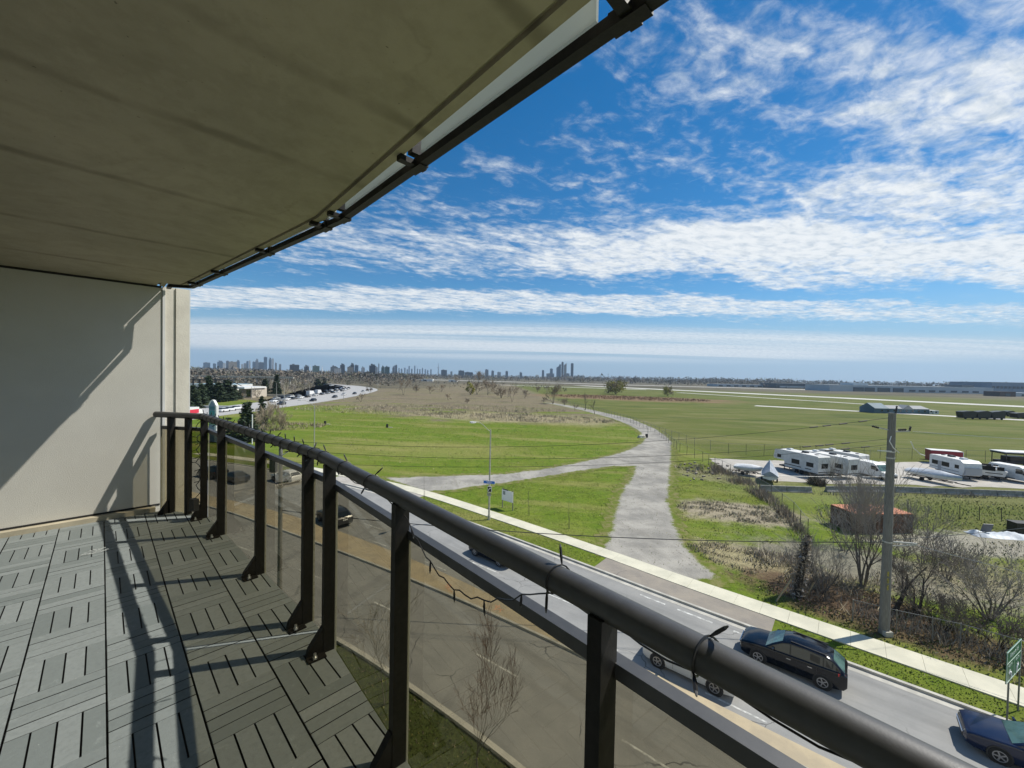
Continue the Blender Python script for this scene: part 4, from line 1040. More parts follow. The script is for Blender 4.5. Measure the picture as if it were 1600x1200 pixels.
# white notice board on two legs
a, c_ = G(785, 793), G(801, 798); nb = thing('notice_board', 'white notice board on two dark legs standing on the grass beside the lamp', 'notice board', (a.x, a.y, 0), math.atan2(c_.y - a.y, c_.x - a.x))
L_ = (c_ - a).length; L_ = max(1.5, L_)
for x in (0, L_): MB().box((x, 0, 1.15), (.09, .09, 2.3)).build('leg', M_signpost, nb)
MB().box((L_ / 2, -.06, 1.55), (L_ + .12, .03, 1.25)).build('panel', M_signwhite, nb)
MB().box((.3, -.082, 1.83), (.36, .012, .42)).build('picture', mat('grey_print', (.25, .28, .28), .6), nb)
MB().box((L_ / 2 - .3, -.06, 2.23), (.8, .04, .12)).build('header_board', M_signblack, nb)
# two thin stakes with young saplings
for px, py, h, w_ in ((825, 806, 2.9, 'nearest the notice board'), (888, 826, 2.9, 'nearest the gravel path'), (662, 782, 3.2, 'left of the lamp')):
    p = G(px, py); st = thing('sapling', 'bare staked sapling on the grass by the sidewalk, the one %s' % w_, 'sapling', (p.x, p.y, 0), 0, 'staked saplings along the sidewalk')
    MB().tube([(0, 0, 0), (.03, 0, h * .5), (.0, .02, h)], [.02, .014, .006], 5).build('stem', M_wood, st)
    MB().box((.12, 0, .6), (.035, .035, 1.2)).build('stake', M_wood, st)
    b = MB()
    for k in range(9):
        z = h * (.45 + .055 * k); a_ = k * 2.4; b.tube([(0, 0, z), (math.cos(a_) * .25, math.sin(a_) * .25, z + .3)], [.006, .003], 3)
    b.build('twigs', M_wood, st)
# green guide sign on two posts
a, c_ = G(1573, 1133), G(1590.5, 1110.5); d = c_ - a; gsn = thing('road_sign', 'green road direction sign with white arrows on two posts above the navy car', 'road sign', (a.x, a.y, 0), math.atan2(d.y, d.x))
L_ = d.length
for x in (0, L_): MB().box((x, 0, 1.5), (.055, .055, 3.0)).build('post', M_signpost, gsn)
cx, w_, zc, hh = L_ / 2 - .52, L_ + .45, 2.90, 1.42
MB().box((cx, -.05, zc), (w_, .025, hh)).build('plate', M_greensign, gsn)
b = MB()
for q in ((cx, zc + hh / 2 - .02, w_, .04), (cx, zc - hh / 2 + .02, w_, .04)): b.box((q[0], -.068, q[1]), (q[2], .012, q[3]))
for x in (cx - w_ / 2 + .02, cx + w_ / 2 - .02): b.box((x, -.0685, zc), (.04, .011, hh - .085))
b.box((cx, -.0685, zc + .16), (w_ - .09, .010, .022)); b.box((cx + .03, -.068, zc - .28), (.022, .010, hh * .58)); b.build('border', mat('sign_mint', (.5, .62, .54), .4), gsn)
M_mint = MATS['sign_mint']
text_mesh('Airport Rd', .30, M_mint, gsn, upright(0, (cx, -.066, zc + .42)))
text_mesh('NORTH', .17, M_mint, gsn, upright(0, (cx - w_ * .25, -.066, zc - .02))); text_mesh('SOUTH', .17, M_mint, gsn, upright(0, (cx + w_ * .25, -.066, zc - .02)))
b = MB(); x0 = cx - w_ * .25
b.tube([(x0 + .14, -.07, zc - .60), (x0 + .14, -.07, zc - .42), (x0 + .06, -.07, zc - .32), (x0 - .04, -.07, zc - .32)], .035, 5).prism([(x0 - .02, zc - .46), (x0 - .2, zc - .32), (x0 - .02, zc - .18)], -.078, -.064).build('arrow', M_signwhite, gsn)
b = MB(); x0 = cx + w_ * .25
b.tube([(x0 - .1, -.07, zc - .60), (x0 - .1, -.07, zc - .42), (x0 - .02, -.07, zc - .32), (x0 + .06, -.07, zc - .32)], .035, 5).prism([(x0 + .04, zc - .46), (x0 + .22, zc - .32), (x0 + .04, zc - .18)], -.078, -.064).build('arrow', M_signwhite, gsn)

# the big utility pole
UP = Vector((23.35, 24.5, 0)); lean = Vector((.0, 0, 1))
up_ = thing('utility_pole', 'tall weathered grey utility pole beside the sidewalk with wires and insulators', 'utility pole', UP)
H_ = 13.7
MB().tube([(0, 0, 0), (0, 0, 4), (0, 0, 9), (0, 0, H_)], [.27, .245, .215, .185], 14).build('pole', M_polec, up_, smooth=True)
b = MB()
for k in range(3): b.box((-.10, -.235 - .001 * k, 3.0 + k * .42), (.10, .03, .30))
b.build('yellow_marker', mat('yellow_marker', (.45, .38, .06), .7, (.10, .09, .03), 12), up_)
XW = Vector((.93, .37, 0))
def insul(p, d, n=4, r=.07, name='insulator'):
    p = Vector(p); d = Vector(d).normalized(); b = MB(); pts = []; rs = []
    for k in range(n * 2 + 1): pts.append(p + d * (.05 * k)); rs.append(r if k % 2 else r * .45)
    b.tube(pts, rs, 8); return b.build(name, M_dark, up_)
MB().bar((0, 0, 12.55), (1.0, -.1, 12.62), .07, .07).build('bracket', M_steel, up_); insul((1.0, -.1, 12.62), (.2, 0, 1), 3)
MB().bar((0, 0, 12.62), (-.75, .1, 12.78), .07, .07).build('bracket', M_steel, up_); insul((-.7, .1, 12.76), (-1, .1, .25), 4)
insul((.25, -.15, 12.68), (1, 0, .05), 5)
insul((.15, -.05, 13.65), (.15, 0, 1), 5, .06); MB().bar((.02, 0, 13.4), (.16, -.05, 13.66), .05, .05).build('bracket', M_steel, up_)
for z in (11.28, 10.9, 5.72): MB().tube([(0, 0, z), (0, 0, z + .08)], .255 if z < 6 else .222, 14).build('collar', M_steel, up_)
MB().bar((-.15, -.2, 11.38), (-.95, -.15, 11.40), .05, .05).build('bracket', M_white, up_)
MB().bar((.15, -.2, 5.82), (1.45, -.35, 5.78), .07, .09).build('bracket', M_steel, up_)
MB().bar((.15, -.2, 5.58), (1.35, -.35, 5.70), .04, .05).build('bracket', M_steel, up_)
MB().tube([(-.2, -.2, 12.3), (-.35, -.26, 12.0), (-.1, -.26, 11.6), (.25, -.26, 11.3)], .025, 5).build('jumper_lead', M_white, up_)
MB().tube([(1.0, -.2, 12.0), (1.2, -.2, 11.6), (1.6, -.2, 11.25), (1.9, -.2, 11.15)], .025, 5).build('jumper_lead', M_white, up_)
MB().box((0, -.2, .15), (.45, .35, .3)).build('pole_foot', M_conc, up_)
# the slimmer pole on our side of the street, seen through the glass
NP = Vector((-15.4, 26.7, 0))
np_ = thing('utility_pole', 'slim wooden utility pole on the near kerb seen through the tinted glass', 'utility pole', NP)
MB().tube([(0, 0, 0), (0, 0, 5), (0, 0, 11.0)], [.16, .14, .115], 10).build('pole', M_polec, np_, smooth=True)
MB().tube([(-.52, .1, 8.75), (-.52, .1, 8.8), (-.52, .1, 9.75), (-.52, .1, 9.8)], [.2, .27, .27, .2], 12).build('transformer', mat('transformer_grey', (.12, .13, .13), .5), np_, smooth=True)
MB().bar((0, 0, 9.3), (-.52, .1, 9.3), .08, .08).build('bracket', M_steel, np_)
for z, x in ((8.7, .9), (8.3, .7), (10.2, .6)): MB().bar((0, 0, z - .35), (x, -.2, z), .05, .05).build('bracket', M_steel, np_); 
MB().tube([(-.5, .1, 8.75), (-.3, 0, 8.0), (-.05, -.1, 7.6), (.3, -.15, 7.9), (.9, -.2, 8.6)], .025, 5).build('jumper_lead', M_wire, np_)
def wire(label, a, c_, sag, r=.013, name='overhead_wire', m_=None):
    a, c_ = Vector(a), Vector(c_); pts = []
    for k in range(25):
        w_ = k / 24; p = a.lerp(c_, w_); p.z -= sag * 4 * w_ * (1 - w_); pts.append(p)
    return tag(MB().tube(pts, r, 5).build(name, m_ or M_wire, smooth=True), label, 'cable', 'wires over the street')
for w_name, z0, z1, sag_, gu in (('topmost thin wire crossing the street between the two utility poles', 10.9, 13.4, 1.0, (.955, .925, .90, .88)), ('second thin wire crossing the street just under the topmost', 10.3, 12.1, .9, (.93, .905, .89, .87)), ('third thin wire crossing the street, lowest of the upper three', 9.5, 11.75, .8, (.96, .93, .905))):
    a, e = NP + Vector((0, 0, z0)), UP + Vector((-.2, 0, z1)); wo = wire(w_name, a, e, sag_, .011)
    for w_ in gu:
        b = MB(); p = a.lerp(e, w_); p.z -= sag_ * 4 * w_ * (1 - w_); w2 = w_ + .012; q = a.lerp(e, w2); q.z -= sag_ * 4 * w2 * (1 - w2); b.tube([p, q], .045, 6); b.build('line_guard', M_dark, wo)
wire('thick black cable crossing the street at half the height of the poles', NP + Vector((.1, 0, 6.2)), UP + Vector((-.2, 0, 5.72)), .62, .026)
Rp = UP - U * 42
wire('pale wire running from the big pole along the sidewalk to the right', UP + Vector((1.3, -.3, 5.72)), Rp + Vector((0, 0, 5.6)), .9, .014, m_=M_steel)
wire('black cable running from the big pole to the right above the yard', UP + Vector((.2, 0, 5.85)), UP + Vector((58, 16, 7.0)), .9, .018)
wire('upper wire from the big pole to the right above the trailers', UP + Vector((1.2, -.1, 12.6)), UP + Vector((60, 10, 12.4)), 1.0, .011, m_=M_steel)

# ================================================================ trees and shrubs
def bark(name, c, c2): return mat(name, c, .95, c2, 4, bump=.3, bscale=25)
M_bark_dark = bark('dark_bark', (.055, .046, .036), (.03, .026, .022)); M_bark_grey = bark('grey_bark', (.17, .15, .125), (.10, .09, .075))
M_twig_grey = mat('grey_twigs', (.30, .27, .235), .95); M_twig_tan = mat('tan_twigs', (.28, .225, .16), .95); M_twig_dark = mat('dark_twigs', (.16, .135, .11), .95)
M_twig_red = mat('reddish_twigs', (.16, .10, .075), .95)
M_willow = mat('budding_yellow', (.36, .33, .07), .9); M_willow2 = mat('budding_olive', (.20, .19, .06), .9)
M_pine = mat('pine_needles', (.028, .048, .022), .9); M_pine2 = mat('pine_needles_light', (.05, .075, .032), .9)
M_leafbrown = mat('dead_leaves', (.20, .135, .08), .95)
M_bud = mat('pale_buds', (.34, .31, .2), .95)

MINR = .011
def grow(b_trunk, b_twig, p, d, L_, r, lvl, max_l, rnd, spread=.5, kids=(3, 4), ups=.12, twig_lvl=2, shrink=.68, tips=None):
    seg = 3; pts = [p]; rs = [r]; q = Vector(p); dd = Vector(d)
    for k in range(seg):
        dd = (dd + Vector((rnd.gauss(0, .13), rnd.gauss(0, .13), rnd.gauss(0, .08) + ups * .5))).normalized(); q = q + dd * L_ / seg; pts.append(q.copy()); rs.append(max(r * (1 - .22 * (k + 1)), r * .3, MINR))
    (b_trunk if lvl < twig_lvl else b_twig).tube(pts, rs, 6 if lvl == 0 else (4 if lvl < 2 else 3), cap=False)
    if lvl >= max_l:
        if tips is not None: tips.append(q.copy())
        return
    n = rnd.randint(*kids)
    for k in range(n):
        w_ = rnd.uniform(.3, 1.0) if k else 1.0; i = min(seg - 1, int(w_ * seg)); f = w_ * seg - i; a = pts[i].lerp(pts[i + 1], min(1, f))
        az = rnd.uniform(0, 6.28); ax = dd.orthogonal().normalized(); ax = Matrix.Rotation(az, 3, dd) @ ax
        nd = (Matrix.Rotation(rnd.uniform(.5, 1.2) * spread, 3, ax) @ dd); nd.z += ups; nd.normalize()
        grow(b_trunk, b_twig, a, nd, L_ * rnd.uniform(shrink * .8, shrink * 1.15), rs[min(i + 1, seg)] * rnd.uniform(.6, .8), lvl + 1, max_l, rnd, spread, kids, ups, twig_lvl, shrink, tips)
def bare_tree(name, label, cat, loc, h, stems, r, max_l, seed, bark_m, twig_m, spread=.55, lean=.25, kids=(3, 4), ups=.1, group=None, L0=.36, buds=None, shrink=.68, leanv=(0, 0, 0)):
    global MINR
    MINR = .0015 + .00017 * math.hypot(loc[0], loc[1])
    rnd = random.Random(seed); root = thing(name, label, cat, loc, 0, group); bt, bw, tips = MB(), MB(), []
    for k in range(stems):
        a = 2 * math.pi * k / stems + rnd.uniform(-.5, .5); le = lean * rnd.uniform(.5, 1.3) if stems > 1 else lean * .3
        d = Vector((math.cos(a) * le, math.sin(a) * le, 1)) + Vector(leanv)
        grow(bt, bw, Vector((math.cos(a) * .12 * (stems > 1), math.sin(a) * .12 * (stems > 1), -.05)), d.normalized(), h * L0 * rnd.uniform(.8, 1.1), r * rnd.uniform(.75, 1.1), 0, max_l, rnd, spread, kids, ups, 2, shrink, tips)
    bt.build('trunk', bark_m, root, smooth=True, fix=False); bw.build('crown', twig_m, root, fix=False)
    if buds:
        m_, sz, n = buds; P = np.array([t_[:] for t_ in tips]); idx = RNG.integers(0, len(P), n * len(P)); c_ = P[idx] + RNG.normal(0, sz * 2.2, (len(idx), 3))
        tri = c_[:, None, :] + RNG.normal(0, sz, (len(idx), 3, 3)); tri_mesh('buds', tri, [m_] if not isinstance(m_, list) else m_, None if not isinstance(m_, list) else RNG.integers(0, len(m_), len(idx)), root)
    return root
def at(px, py): p = G(px, py); return (p.x, p.y, 0)
# shrubs and trees round the big pole
bare_tree('bare_tree', 'crooked dark tree leaning to the right from the foot of the big utility pole', 'tree', at(1398, 955), 8.0, 1, .19, 5, 3, M_bark_dark, M_twig_dark, .72, .2, (3, 4), .05, None, .36, None, .72, (.55, .1, 0))
bare_tree('bare_tree', 'slender multi stemmed bare tree left of the big utility pole', 'tree', at(1348, 915), 9.0, 7, .085, 4, 11, M_bark_grey, M_twig_grey, .45, .32, (3, 5), .12, None, .42)
bare_tree('bare_tree', 'dark leaning tree with a forked trunk just right of the pole foot', 'tree', at(1432, 962), 6.4, 2, .15, 5, 23, M_bark_dark, M_twig_dark, .6, .5, (3, 4), .1, None, .36)
bare_tree('bare_tree', 'greyish bare bush spreading low at the right edge of the view', 'bush', at(1545, 968), 5.4, 11, .07, 4, 5, M_bark_grey, M_twig_grey, .55, .8, (3, 4), .08, None, .42, (M_bud, .02, 3))
bare_tree('bare_tree', 'bare bush with fine grey twigs at the edge of the leaf litter', 'bush', at(1285, 925), 5.0, 7, .045, 3, 8, M_bark_grey, M_twig_grey, .55, .5, (3, 5), .1, None, .42)
bare_tree('bare_tree', 'tangled bare bush between the rusty container and the pole', 'bush', at(1320, 862), 5.0, 5, .05, 3, 18, M_bark_grey, M_twig_grey, .6, .6, (3, 4), .08, None, .42)
bare_tree('bare_tree', 'low dark bush against the street fence right of the pole', 'bush', at(1470, 985), 3.0, 8, .035, 4, 31, M_bark_dark, M_twig_dark, .6, .9, (3, 4), .05, None, .42)
bare_tree('bare_tree', 'low brown bush at the street fence near the green sign', 'bush', at(1560, 1010), 2.8, 8, .035, 4, 37, M_bark_dark, M_twig_dark, .6, .9, (3, 4), .05, None, .42)
bare_tree('bare_tree', 'small bare bush with upright twigs near the right edge above the gravel', 'bush', at(1480, 905), 4.0, 6, .04, 3, 41, M_bark_grey, M_twig_grey, .5, .5, (3, 4), .1, None, .42)
bare_tree('bare_tree', 'thin tall sapling rising in front of the parked trailers', 'tree', at(1362, 850), 6.6, 3, .05, 4, 43, M_bark_grey, M_twig_grey, .4, .25, (3, 4), .12, None, .44)
bare_tree('bare_tree', 'thin twiggy tree right of the rusty container', 'tree', at(1440, 880), 5.6, 3, .05, 4, 47, M_bark_grey, M_twig_grey, .5, .3, (3, 4), .12, None, .42)
# ivy covered stump left of the litter
p = G(1246, 932); st = thing('ivy_stump', 'dark ivy covered stump of a tree at the edge of the dry grass', 'tree stump', (p.x, p.y, 0))
MB().tube([(0, 0, -.05), (.1, 0, 1.4), (.45, .1, 2.8), (.8, .2, 4.4)], [.3, .24, .17, .06], 9).build('trunk', M_bark_dark, st, smooth=True)
n = 1500; h_ = RNG.uniform(0, 1, n) ** .9; a_ = RNG.uniform(0, 6.28, n); rr = (.62 - .40 * h_) * RNG.uniform(.4, 1.1, n)
c_ = np.stack([.8 * h_ ** 1.5 + rr * np.cos(a_), rr * np.sin(a_) + .2 * h_, h_ * 4.3], 1); tri_mesh('crown', c_[:, None, :] + RNG.normal(0, .07, (n, 3, 3)), [M_twig_dark, M_twig_grey, M_twig_tan], RNG.integers(0, 3, n), st)
for (ax_, ay, bx, by), w_ in (((1258, 934, 1271, 910), 'nearer the pole'), ((1212, 940, 1235, 905), 'nearer the road')):
    a, c_ = G(ax_, ay), G(ax_, ay) ; q = thing('leaning_post', 'pale wooden post leaning in the grass by the ivy stump, the one %s' % w_, 'post', a)
    r_ = rt * ((bx - ax_)) * mpp(a) + Vector((0, 0, (ay - by) * mpp(a)))
    MB().bar((0, 0, -.05), (r_.x, r_.y, r_.z), .09, .06).build('post', mat('pale_timber', (.33, .26, .15), .8), q)
# own side of the street: thin street trees seen through the glass
GN = 'young street trees on the near verge'
p = uv(16.2, 10.6); bare_tree('street_tree', 'bare street tree seen through the wide glass panel beside the doubled posts', 'tree', (p.x, p.y, 0), 5.2, 3, .032, 4, 51, M_bark_grey, M_twig_grey, .36, .16, (3, 4), .12, GN, .45)
p = uv(10.2, 10.9); bare_tree('street_tree', 'bare street tree seen through the pane left of the nearest post', 'tree', (p.x, p.y, 0), 6.2, 1, .06, 5, 57, M_bark_grey, M_twig_red, .42, .12, (3, 4), .14, GN, .42)
# bare trees standing in the dry field
GF = 'bare trees scattered over the dry field'
FIELD = ((630, 617, 36, 'tall one nearest the crossroad'), (745, 616, 26, 'pair of thin trunks at the middle'), (762, 617, 30, 'rounded one beside the yellow tree'), (783, 622, 24, 'low wide one'), (800, 628, 34, 'dark one at the middle of the field'), (773, 615, 22, 'thin one behind'), (864, 631, 38, 'tall pale one by the lane'), (882, 633, 14, 'short one at the lane'), (898, 642, 14, 'short one right of the tall pale one'), (672, 615, 16, 'small one in the reeds'), (690, 612, 14, 'faint one far back'), (650, 613, 14, 'faint one at the left'), (712, 604, 20, 'distant one near the runway'), (748, 600, 26, 'distant tall one near the runway'),
         (820, 622, 16, 'small one on the right'), (840, 612, 12, 'distant small one'), (578, 616, 14, 'small one near the tip of the curve'), (564, 628, 18, 'bushy one on the verge of the crossroad'), (700, 625, 12, 'low one in the dry grass'), (730, 630, 10, 'stub in the dry grass'))
protos = [bare_tree('field_tree', 'bare field tree, %s' % FIELD[i][3], 'tree', at(*FIELD[i][:2]), FIELD[i][2] * mpp(G(*FIELD[i][:2])), 2 + i, .14, 4, 70 + i, M_bark_grey, M_twig_tan, .7, .34, (3, 4), .06, GF, .36) for i in range(4)]
for i, (px, py, hp, w_) in enumerate(FIELD[4:]):
    src = protos[i % 4]; o = copy_tree(src); s_ = hp * mpp(G(px, py)) / (FIELD[i % 4][2] * mpp(G(*FIELD[i % 4][:2]))); o.location = at(px, py); o.scale = (s_, s_, s_); o.rotation_euler.z = i * 1.3; o['label'] = 'bare field tree, %s' % w_
p = at(914, 641); bare_tree('field_tree', 'dark trunked tree with a small crown beside the fence of the lane', 'tree', p, 9.2, 1, .2, 3, 91, M_bark_dark, M_twig_dark, .4, .1, (3, 4), .2, None, .42)
p = at(929, 647); bare_tree('field_tree', 'thin small dark tree right of the dark trunked one', 'tree', p, 7.0, 1, .12, 3, 92, M_bark_dark, M_twig_dark, .5, .1, (3, 4), .2, None, .4)
p = at(441, 671); bare_tree('bare_tree', 'round leafless bush on the lawn at the left of the mown field', 'bush', p, 5.2, 9, .07, 3, 93, M_bark_grey, M_twig_tan, .5, .62, (3, 5), .1, None, .42, (M_bud, .03, 2))
for i, (px, py, hp, w_) in enumerate(((414, 672, 42, 'behind the white post'), (428, 664, 34, 'just left of the narrow conifer'), (399, 676, 30, 'next to the broad conifer'), (423, 650, 22, 'furthest back of its clump'))):
    bare_tree('bare_tree', 'tan leafless shrub left of the mown field, %s' % w_, 'bush', at(px, py), hp * mpp(G(px, py)), 6, .07, 3, 100 + i, M_bark_grey, M_twig_tan, .5, .5, (3, 5), .12, 'tan shrubs at the left', .42, (M_bud, .05, 2))
# yellow budding trees
def cloud_tree(name, label, px, py, hp, wp, mats, n, seed, group=None, trunk=True, cat='tree', sz=.03):
    p = G(px, py); k = mpp(p); h, w_ = hp * k, wp * k; root = thing(name, label, cat, p, 0, group); rg_ = np.random.default_rng(seed)
    b = MB()
    for i in range(7): a = i * .9; b.tube([(0, 0, -.1), (math.cos(a) * w_ * .2, math.sin(a) * w_ * .2, h * .45), (math.cos(a) * w_ * .36, math.sin(a) * w_ * .36, h * .85)], [h * .012, h * .009, h * .004], 4)
    b.build('trunk', M_bark_grey, root, fix=False)
    nb = max(8, n // 90); ca = rg_.uniform(0, 6.28, nb); cr = np.sqrt(rg_.uniform(0, 1, nb)) * w_ * .40; cz = h * rg_.uniform(.22, .92, nb); cr *= np.clip(1.15 - np.abs(cz / h - .5), .4, 1)
    C_ = np.stack([cr * np.cos(ca), cr * np.sin(ca), cz], 1); i_ = rg_.integers(0, nb, n); c_ = C_[i_] + rg_.normal(0, 1, (n, 3)) * np.array([w_ * .085, w_ * .085, h * .10]); c_[:, 2] = np.abs(c_[:, 2])
    tri = c_[:, None, :] + rg_.normal(0, 1, (n, 3, 3)) * np.array([h * sz, h * sz, h * sz * 1.7]); tri_mesh('crown', tri, mats, i_ % len(mats), root)
    return root
cloud_tree('willow', 'yellow budding willow clump in the reeds before the runway', 962, 616, 20, 38, [M_willow, M_willow2, M_twig_tan], 2600, 1)
cloud_tree('willow', 'smaller yellowish willow right of the big willow clump', 1043, 619, 15, 20, [M_willow2, M_willow, M_twig_tan], 1300, 2)
cloud_tree('willow', 'small yellow tree among the bare trees of the dry field', 735, 617, 20, 16, [M_willow, M_willow2], 700, 3)
cloud_tree('dark_bush', 'low dark bush beside the reddish reeds', 882, 612, 6, 8, [M_twig_dark, M_pine], 400, 4, cat='bush')
# conifers
def conifer(label, px, py, hp, wp, seed, group=None, columns=1):
    p = G(px, py); k = mpp(p); h, w_ = hp * k, wp * k; root = thing('conifer', label, 'tree', p, 0, group); rg_ = np.random.default_rng(seed)
    MB().tube([(0, 0, -.1), (0, 0, h * .97)], [h * .022, h * .004], 6).build('trunk', M_bark_dark, root, fix=False)
    tr = []; mi = []; L_ = max(7, int(h * 1.4))
    for j in range(L_):
        f = j / L_; z = h * (.10 + .88 * f); R_ = w_ * .5 * (1 - f) ** .8 * rg_.uniform(.75, 1.15) + w_ * .03; nb = max(5, int(11 * (1 - f) + 4))
        for b_ in range(nb):
            a = rg_.uniform(0, 6.28); rr = R_ * rg_.uniform(.7, 1.1); n = 22
            s_ = rg_.uniform(.15, 1.0, n); c_ = np.stack([np.cos(a) * rr * s_, np.sin(a) * rr * s_, z - .22 * rr * s_ ** 1.5 + rg_.normal(0, h * .008, n)], 1)
            t3 = c_[:, None, :] + rg_.normal(0, 1, (n, 3, 3)) * np.array([w_ * .07, w_ * .07, h * .022]); tr.append(t3); mi.append(np.full(n, int(rg_.uniform() < .4)))
    tri_mesh('crown', np.concatenate(tr), [M_pine, M_pine2], np.concatenate(mi), root); return root
GP = 'dark pines in front of the low buildings'
for i, (px, py, hp, wp, w_) in enumerate(((301, 638, 38, 30, 'at the edge of the stone column'), (314, 632, 34, 28, 'second from the column'), (326, 628, 42, 22, 'tallest, before the black frame'), (341, 628, 32, 30, 'right of the tallest'), (355, 626, 34, 30, 'at the middle of the row'), (367, 624, 24, 20, 'greyer one by the flat roof'))):
    conifer('dark pine in the row before the low buildings, %s' % w_, px, py, hp, wp, 200 + i, GP)
for i, (px, py, hp, wp, w_) in enumerate(((414, 617, 26, 18, 'left one'), (432, 618, 34, 17, 'taller right one'), (496, 603, 12, 16, 'low one at the far end'), (506, 601, 10, 12, 'lowest one at the far end'))):
    conifer('dark pine behind the queue of cars, %s' % w_, px, py, hp, wp, 220 + i, 'dark pines behind the queue of cars')
conifer('narrow dark conifer on the verge before the crossroad', 409, 664, 48, 20, 230)
conifer('broad ragged conifer behind the railing, lowest in the view', 386, 690, 66, 40, 231); conifer('smaller conifer left of the broad ragged one behind the railing', 356, 688, 40, 28, 232)
for i, (px, py, hp, wp) in enumerate(((402, 622, 16, 20), (422, 617, 18, 24), (446, 615, 18, 26), (459, 614, 20, 26), (472, 612, 20, 24), (484, 610, 18, 22), (378, 622, 16, 16), (440, 606, 12, 18), (465, 604, 12, 20))):
    cloud_tree('bare_tree', ['brown budding tree behind the queue of cars, %s' % w_ for w_ in ('leftmost', 'between the two pines', 'right of the pines', 'at the middle', 'right of the middle', 'rightmost', 'beside the flat roofed building', 'in the back row at the left', 'in the back row at the right')][i], px, py, hp, wp, [M_twig_tan, M_twig_grey, M_bud], 500, 300 + i, 'brown trees behind the queue of cars', sz=.022)

# ================================================================ fences and barriers
M_fence = mat('fence_steel', (.20, .20, .185), .6, metal=.4); M_fencedark = mat('dark_fence_post', (.07, .065, .055), .8); M_mesh = mat('chain_link', (.26, .26, .24), .6, metal=.3)
def fence(label, pix, spacing, h, post_m, r=.035, rail=True, mesh=True, group='chain link fences', pitch=.30, wr=.006, name='chain_link_fence'):
    P = [G(*p) for p in pix]; root = thing(name, label, 'fence', P[0], 0, group); o = P[0]
    dist = 0; run = []
    for a, c_ in zip(P, P[1:]):
        L_ = (c_ - a).length; n = max(1, round(L_ / spacing))
        for k in range(n): run.append(a.lerp(c_, k / n))
    run.append(P[-1])
    pm = MB().tube([(0, 0, -.1), (0, 0, h)], r, 6).mesh('post', post_m)
    for q in run: link('post', pm, root, q - o).rotation_euler = (random.uniform(-.03, .03), random.uniform(-.03, .03), 0)
    b = MB(); w_ = MB()
    for a, c_ in zip(run, run[1:]):
        a, c_ = a - o, c_ - o
        if rail: b.tube([a + Vector((0, 0, h - .04)), c_ + Vector((0, 0, h - .04))], r * .6, 5)
        if mesh:
            L_ = (c_ - a).length; n = max(2, int(L_ / pitch)); d = (c_ - a) / n
            for k in range(n):
                for z0, z1 in ((0.05, h - .06), (h - .06, .05)):
                    p0 = a + d * k + Vector((0, 0, z0)); p1 = a + d * (k + 1) + Vector((0, 0, z1)); s_ = d.normalized() * wr
                    nr = Vector((-d.y, d.x, 0)).normalized() * wr * .4
                    w_.add([p0 - s_ - nr, p0 + s_ - nr, p1 + s_ - nr, p1 - s_ - nr, p0 + nr, p1 + nr], [(0, 1, 2, 3), (0, 3, 5, 4), (1, 4, 5, 2)])
    if rail: b.build('top_rail', M_mesh, root, fix=False)
    if mesh: o_ = w_.build('chain_link', M_mesh, root, fix=False); o_['kind'] = 'stuff'
    return root
fence('long chain link fence between the trailer yard and the airfield', [(1138, 710), (1250, 714), (1350, 716), (1450, 719), (1600, 724), (1700, 728)], 3.3, 2.35, M_fencedark)
fence('chain link fence running away along the gravel lane', [(1138, 710), (1085, 699), (1030, 680), (985, 661), (940, 646), (905, 637), (870, 629)], 3.6, 2.3, M_fence)
fence('chain link fence running down from the lane to the shrubs by the sidewalk', [(1034, 684), (1062, 706), (1098, 722), (1128, 738), (1170, 760), (1205, 782), (1240, 812), (1262, 842)], 3.0, 2.0, M_fencedark)
fence('low fence of dark posts across the grass behind the rusty container', [(1418, 806), (1470, 810), (1530, 813), (1600, 817), (1680, 822)], 2.6, 1.6, M_fencedark, rail=False, pitch=.4)
fence('wire fence along the sidewalk behind the pole and the green sign', [(1332, 972), (1400, 990), (1457, 1003), (1500, 1013), (1590, 1040), (1700, 1080)], 2.4, 1.5, M_fence, pitch=.24)
M_jersey = mat('barrier_concrete', (.33, .325, .30), .9, (.20, .195, .175), 1.5, bump=.2, bscale=15)
ORD = 'first second third fourth fifth sixth seventh eighth ninth tenth eleventh twelfth thirteenth fourteenth fifteenth sixteenth seventeenth eighteenth nineteenth twentieth'.split()
def barriers(pix, L_=3.0, group='concrete barriers along the yard', where=''):
    a, c_ = G(*pix[0]), G(*pix[1]); d = (c_ - a); n = max(1, int(d.length / L_)); ang = math.atan2(d.y, d.x); me = None; cc = []
    for k in range(n):
        p = a + d * ((k + .5) / n)
        if me is None:
            b = MB(); W = d.length / n - .06
            rings = [[(x, -.30, 0), (x, -.30, .1), (x, -.14, .36), (x, -.09, .82), (x, .09, .82), (x, .14, .36), (x, .30, .1), (x, .30, 0)] for x in (-W / 2, W / 2)]
            me = b.loft(rings).mesh('concrete_barrier', M_jersey)
        o = link('concrete_barrier', me); o.location = p; o.rotation_euler = (0, 0, ang + random.uniform(-.01, .01)); tag(o, '%s concrete barrier block from the left, row %s' % (ORD[k], where), 'barrier', group)
barriers([(1188, 767), (1268, 770)], where='left of the dark brush gap', group='barriers left of the gap'); barriers([(1290, 768.5), (1392, 769)], where='between the brush gap and the utility pole', group='barriers between gap and pole'); barriers([(1397, 769), (1720, 781)], where='right of the utility pole', group='barriers right of the pole')

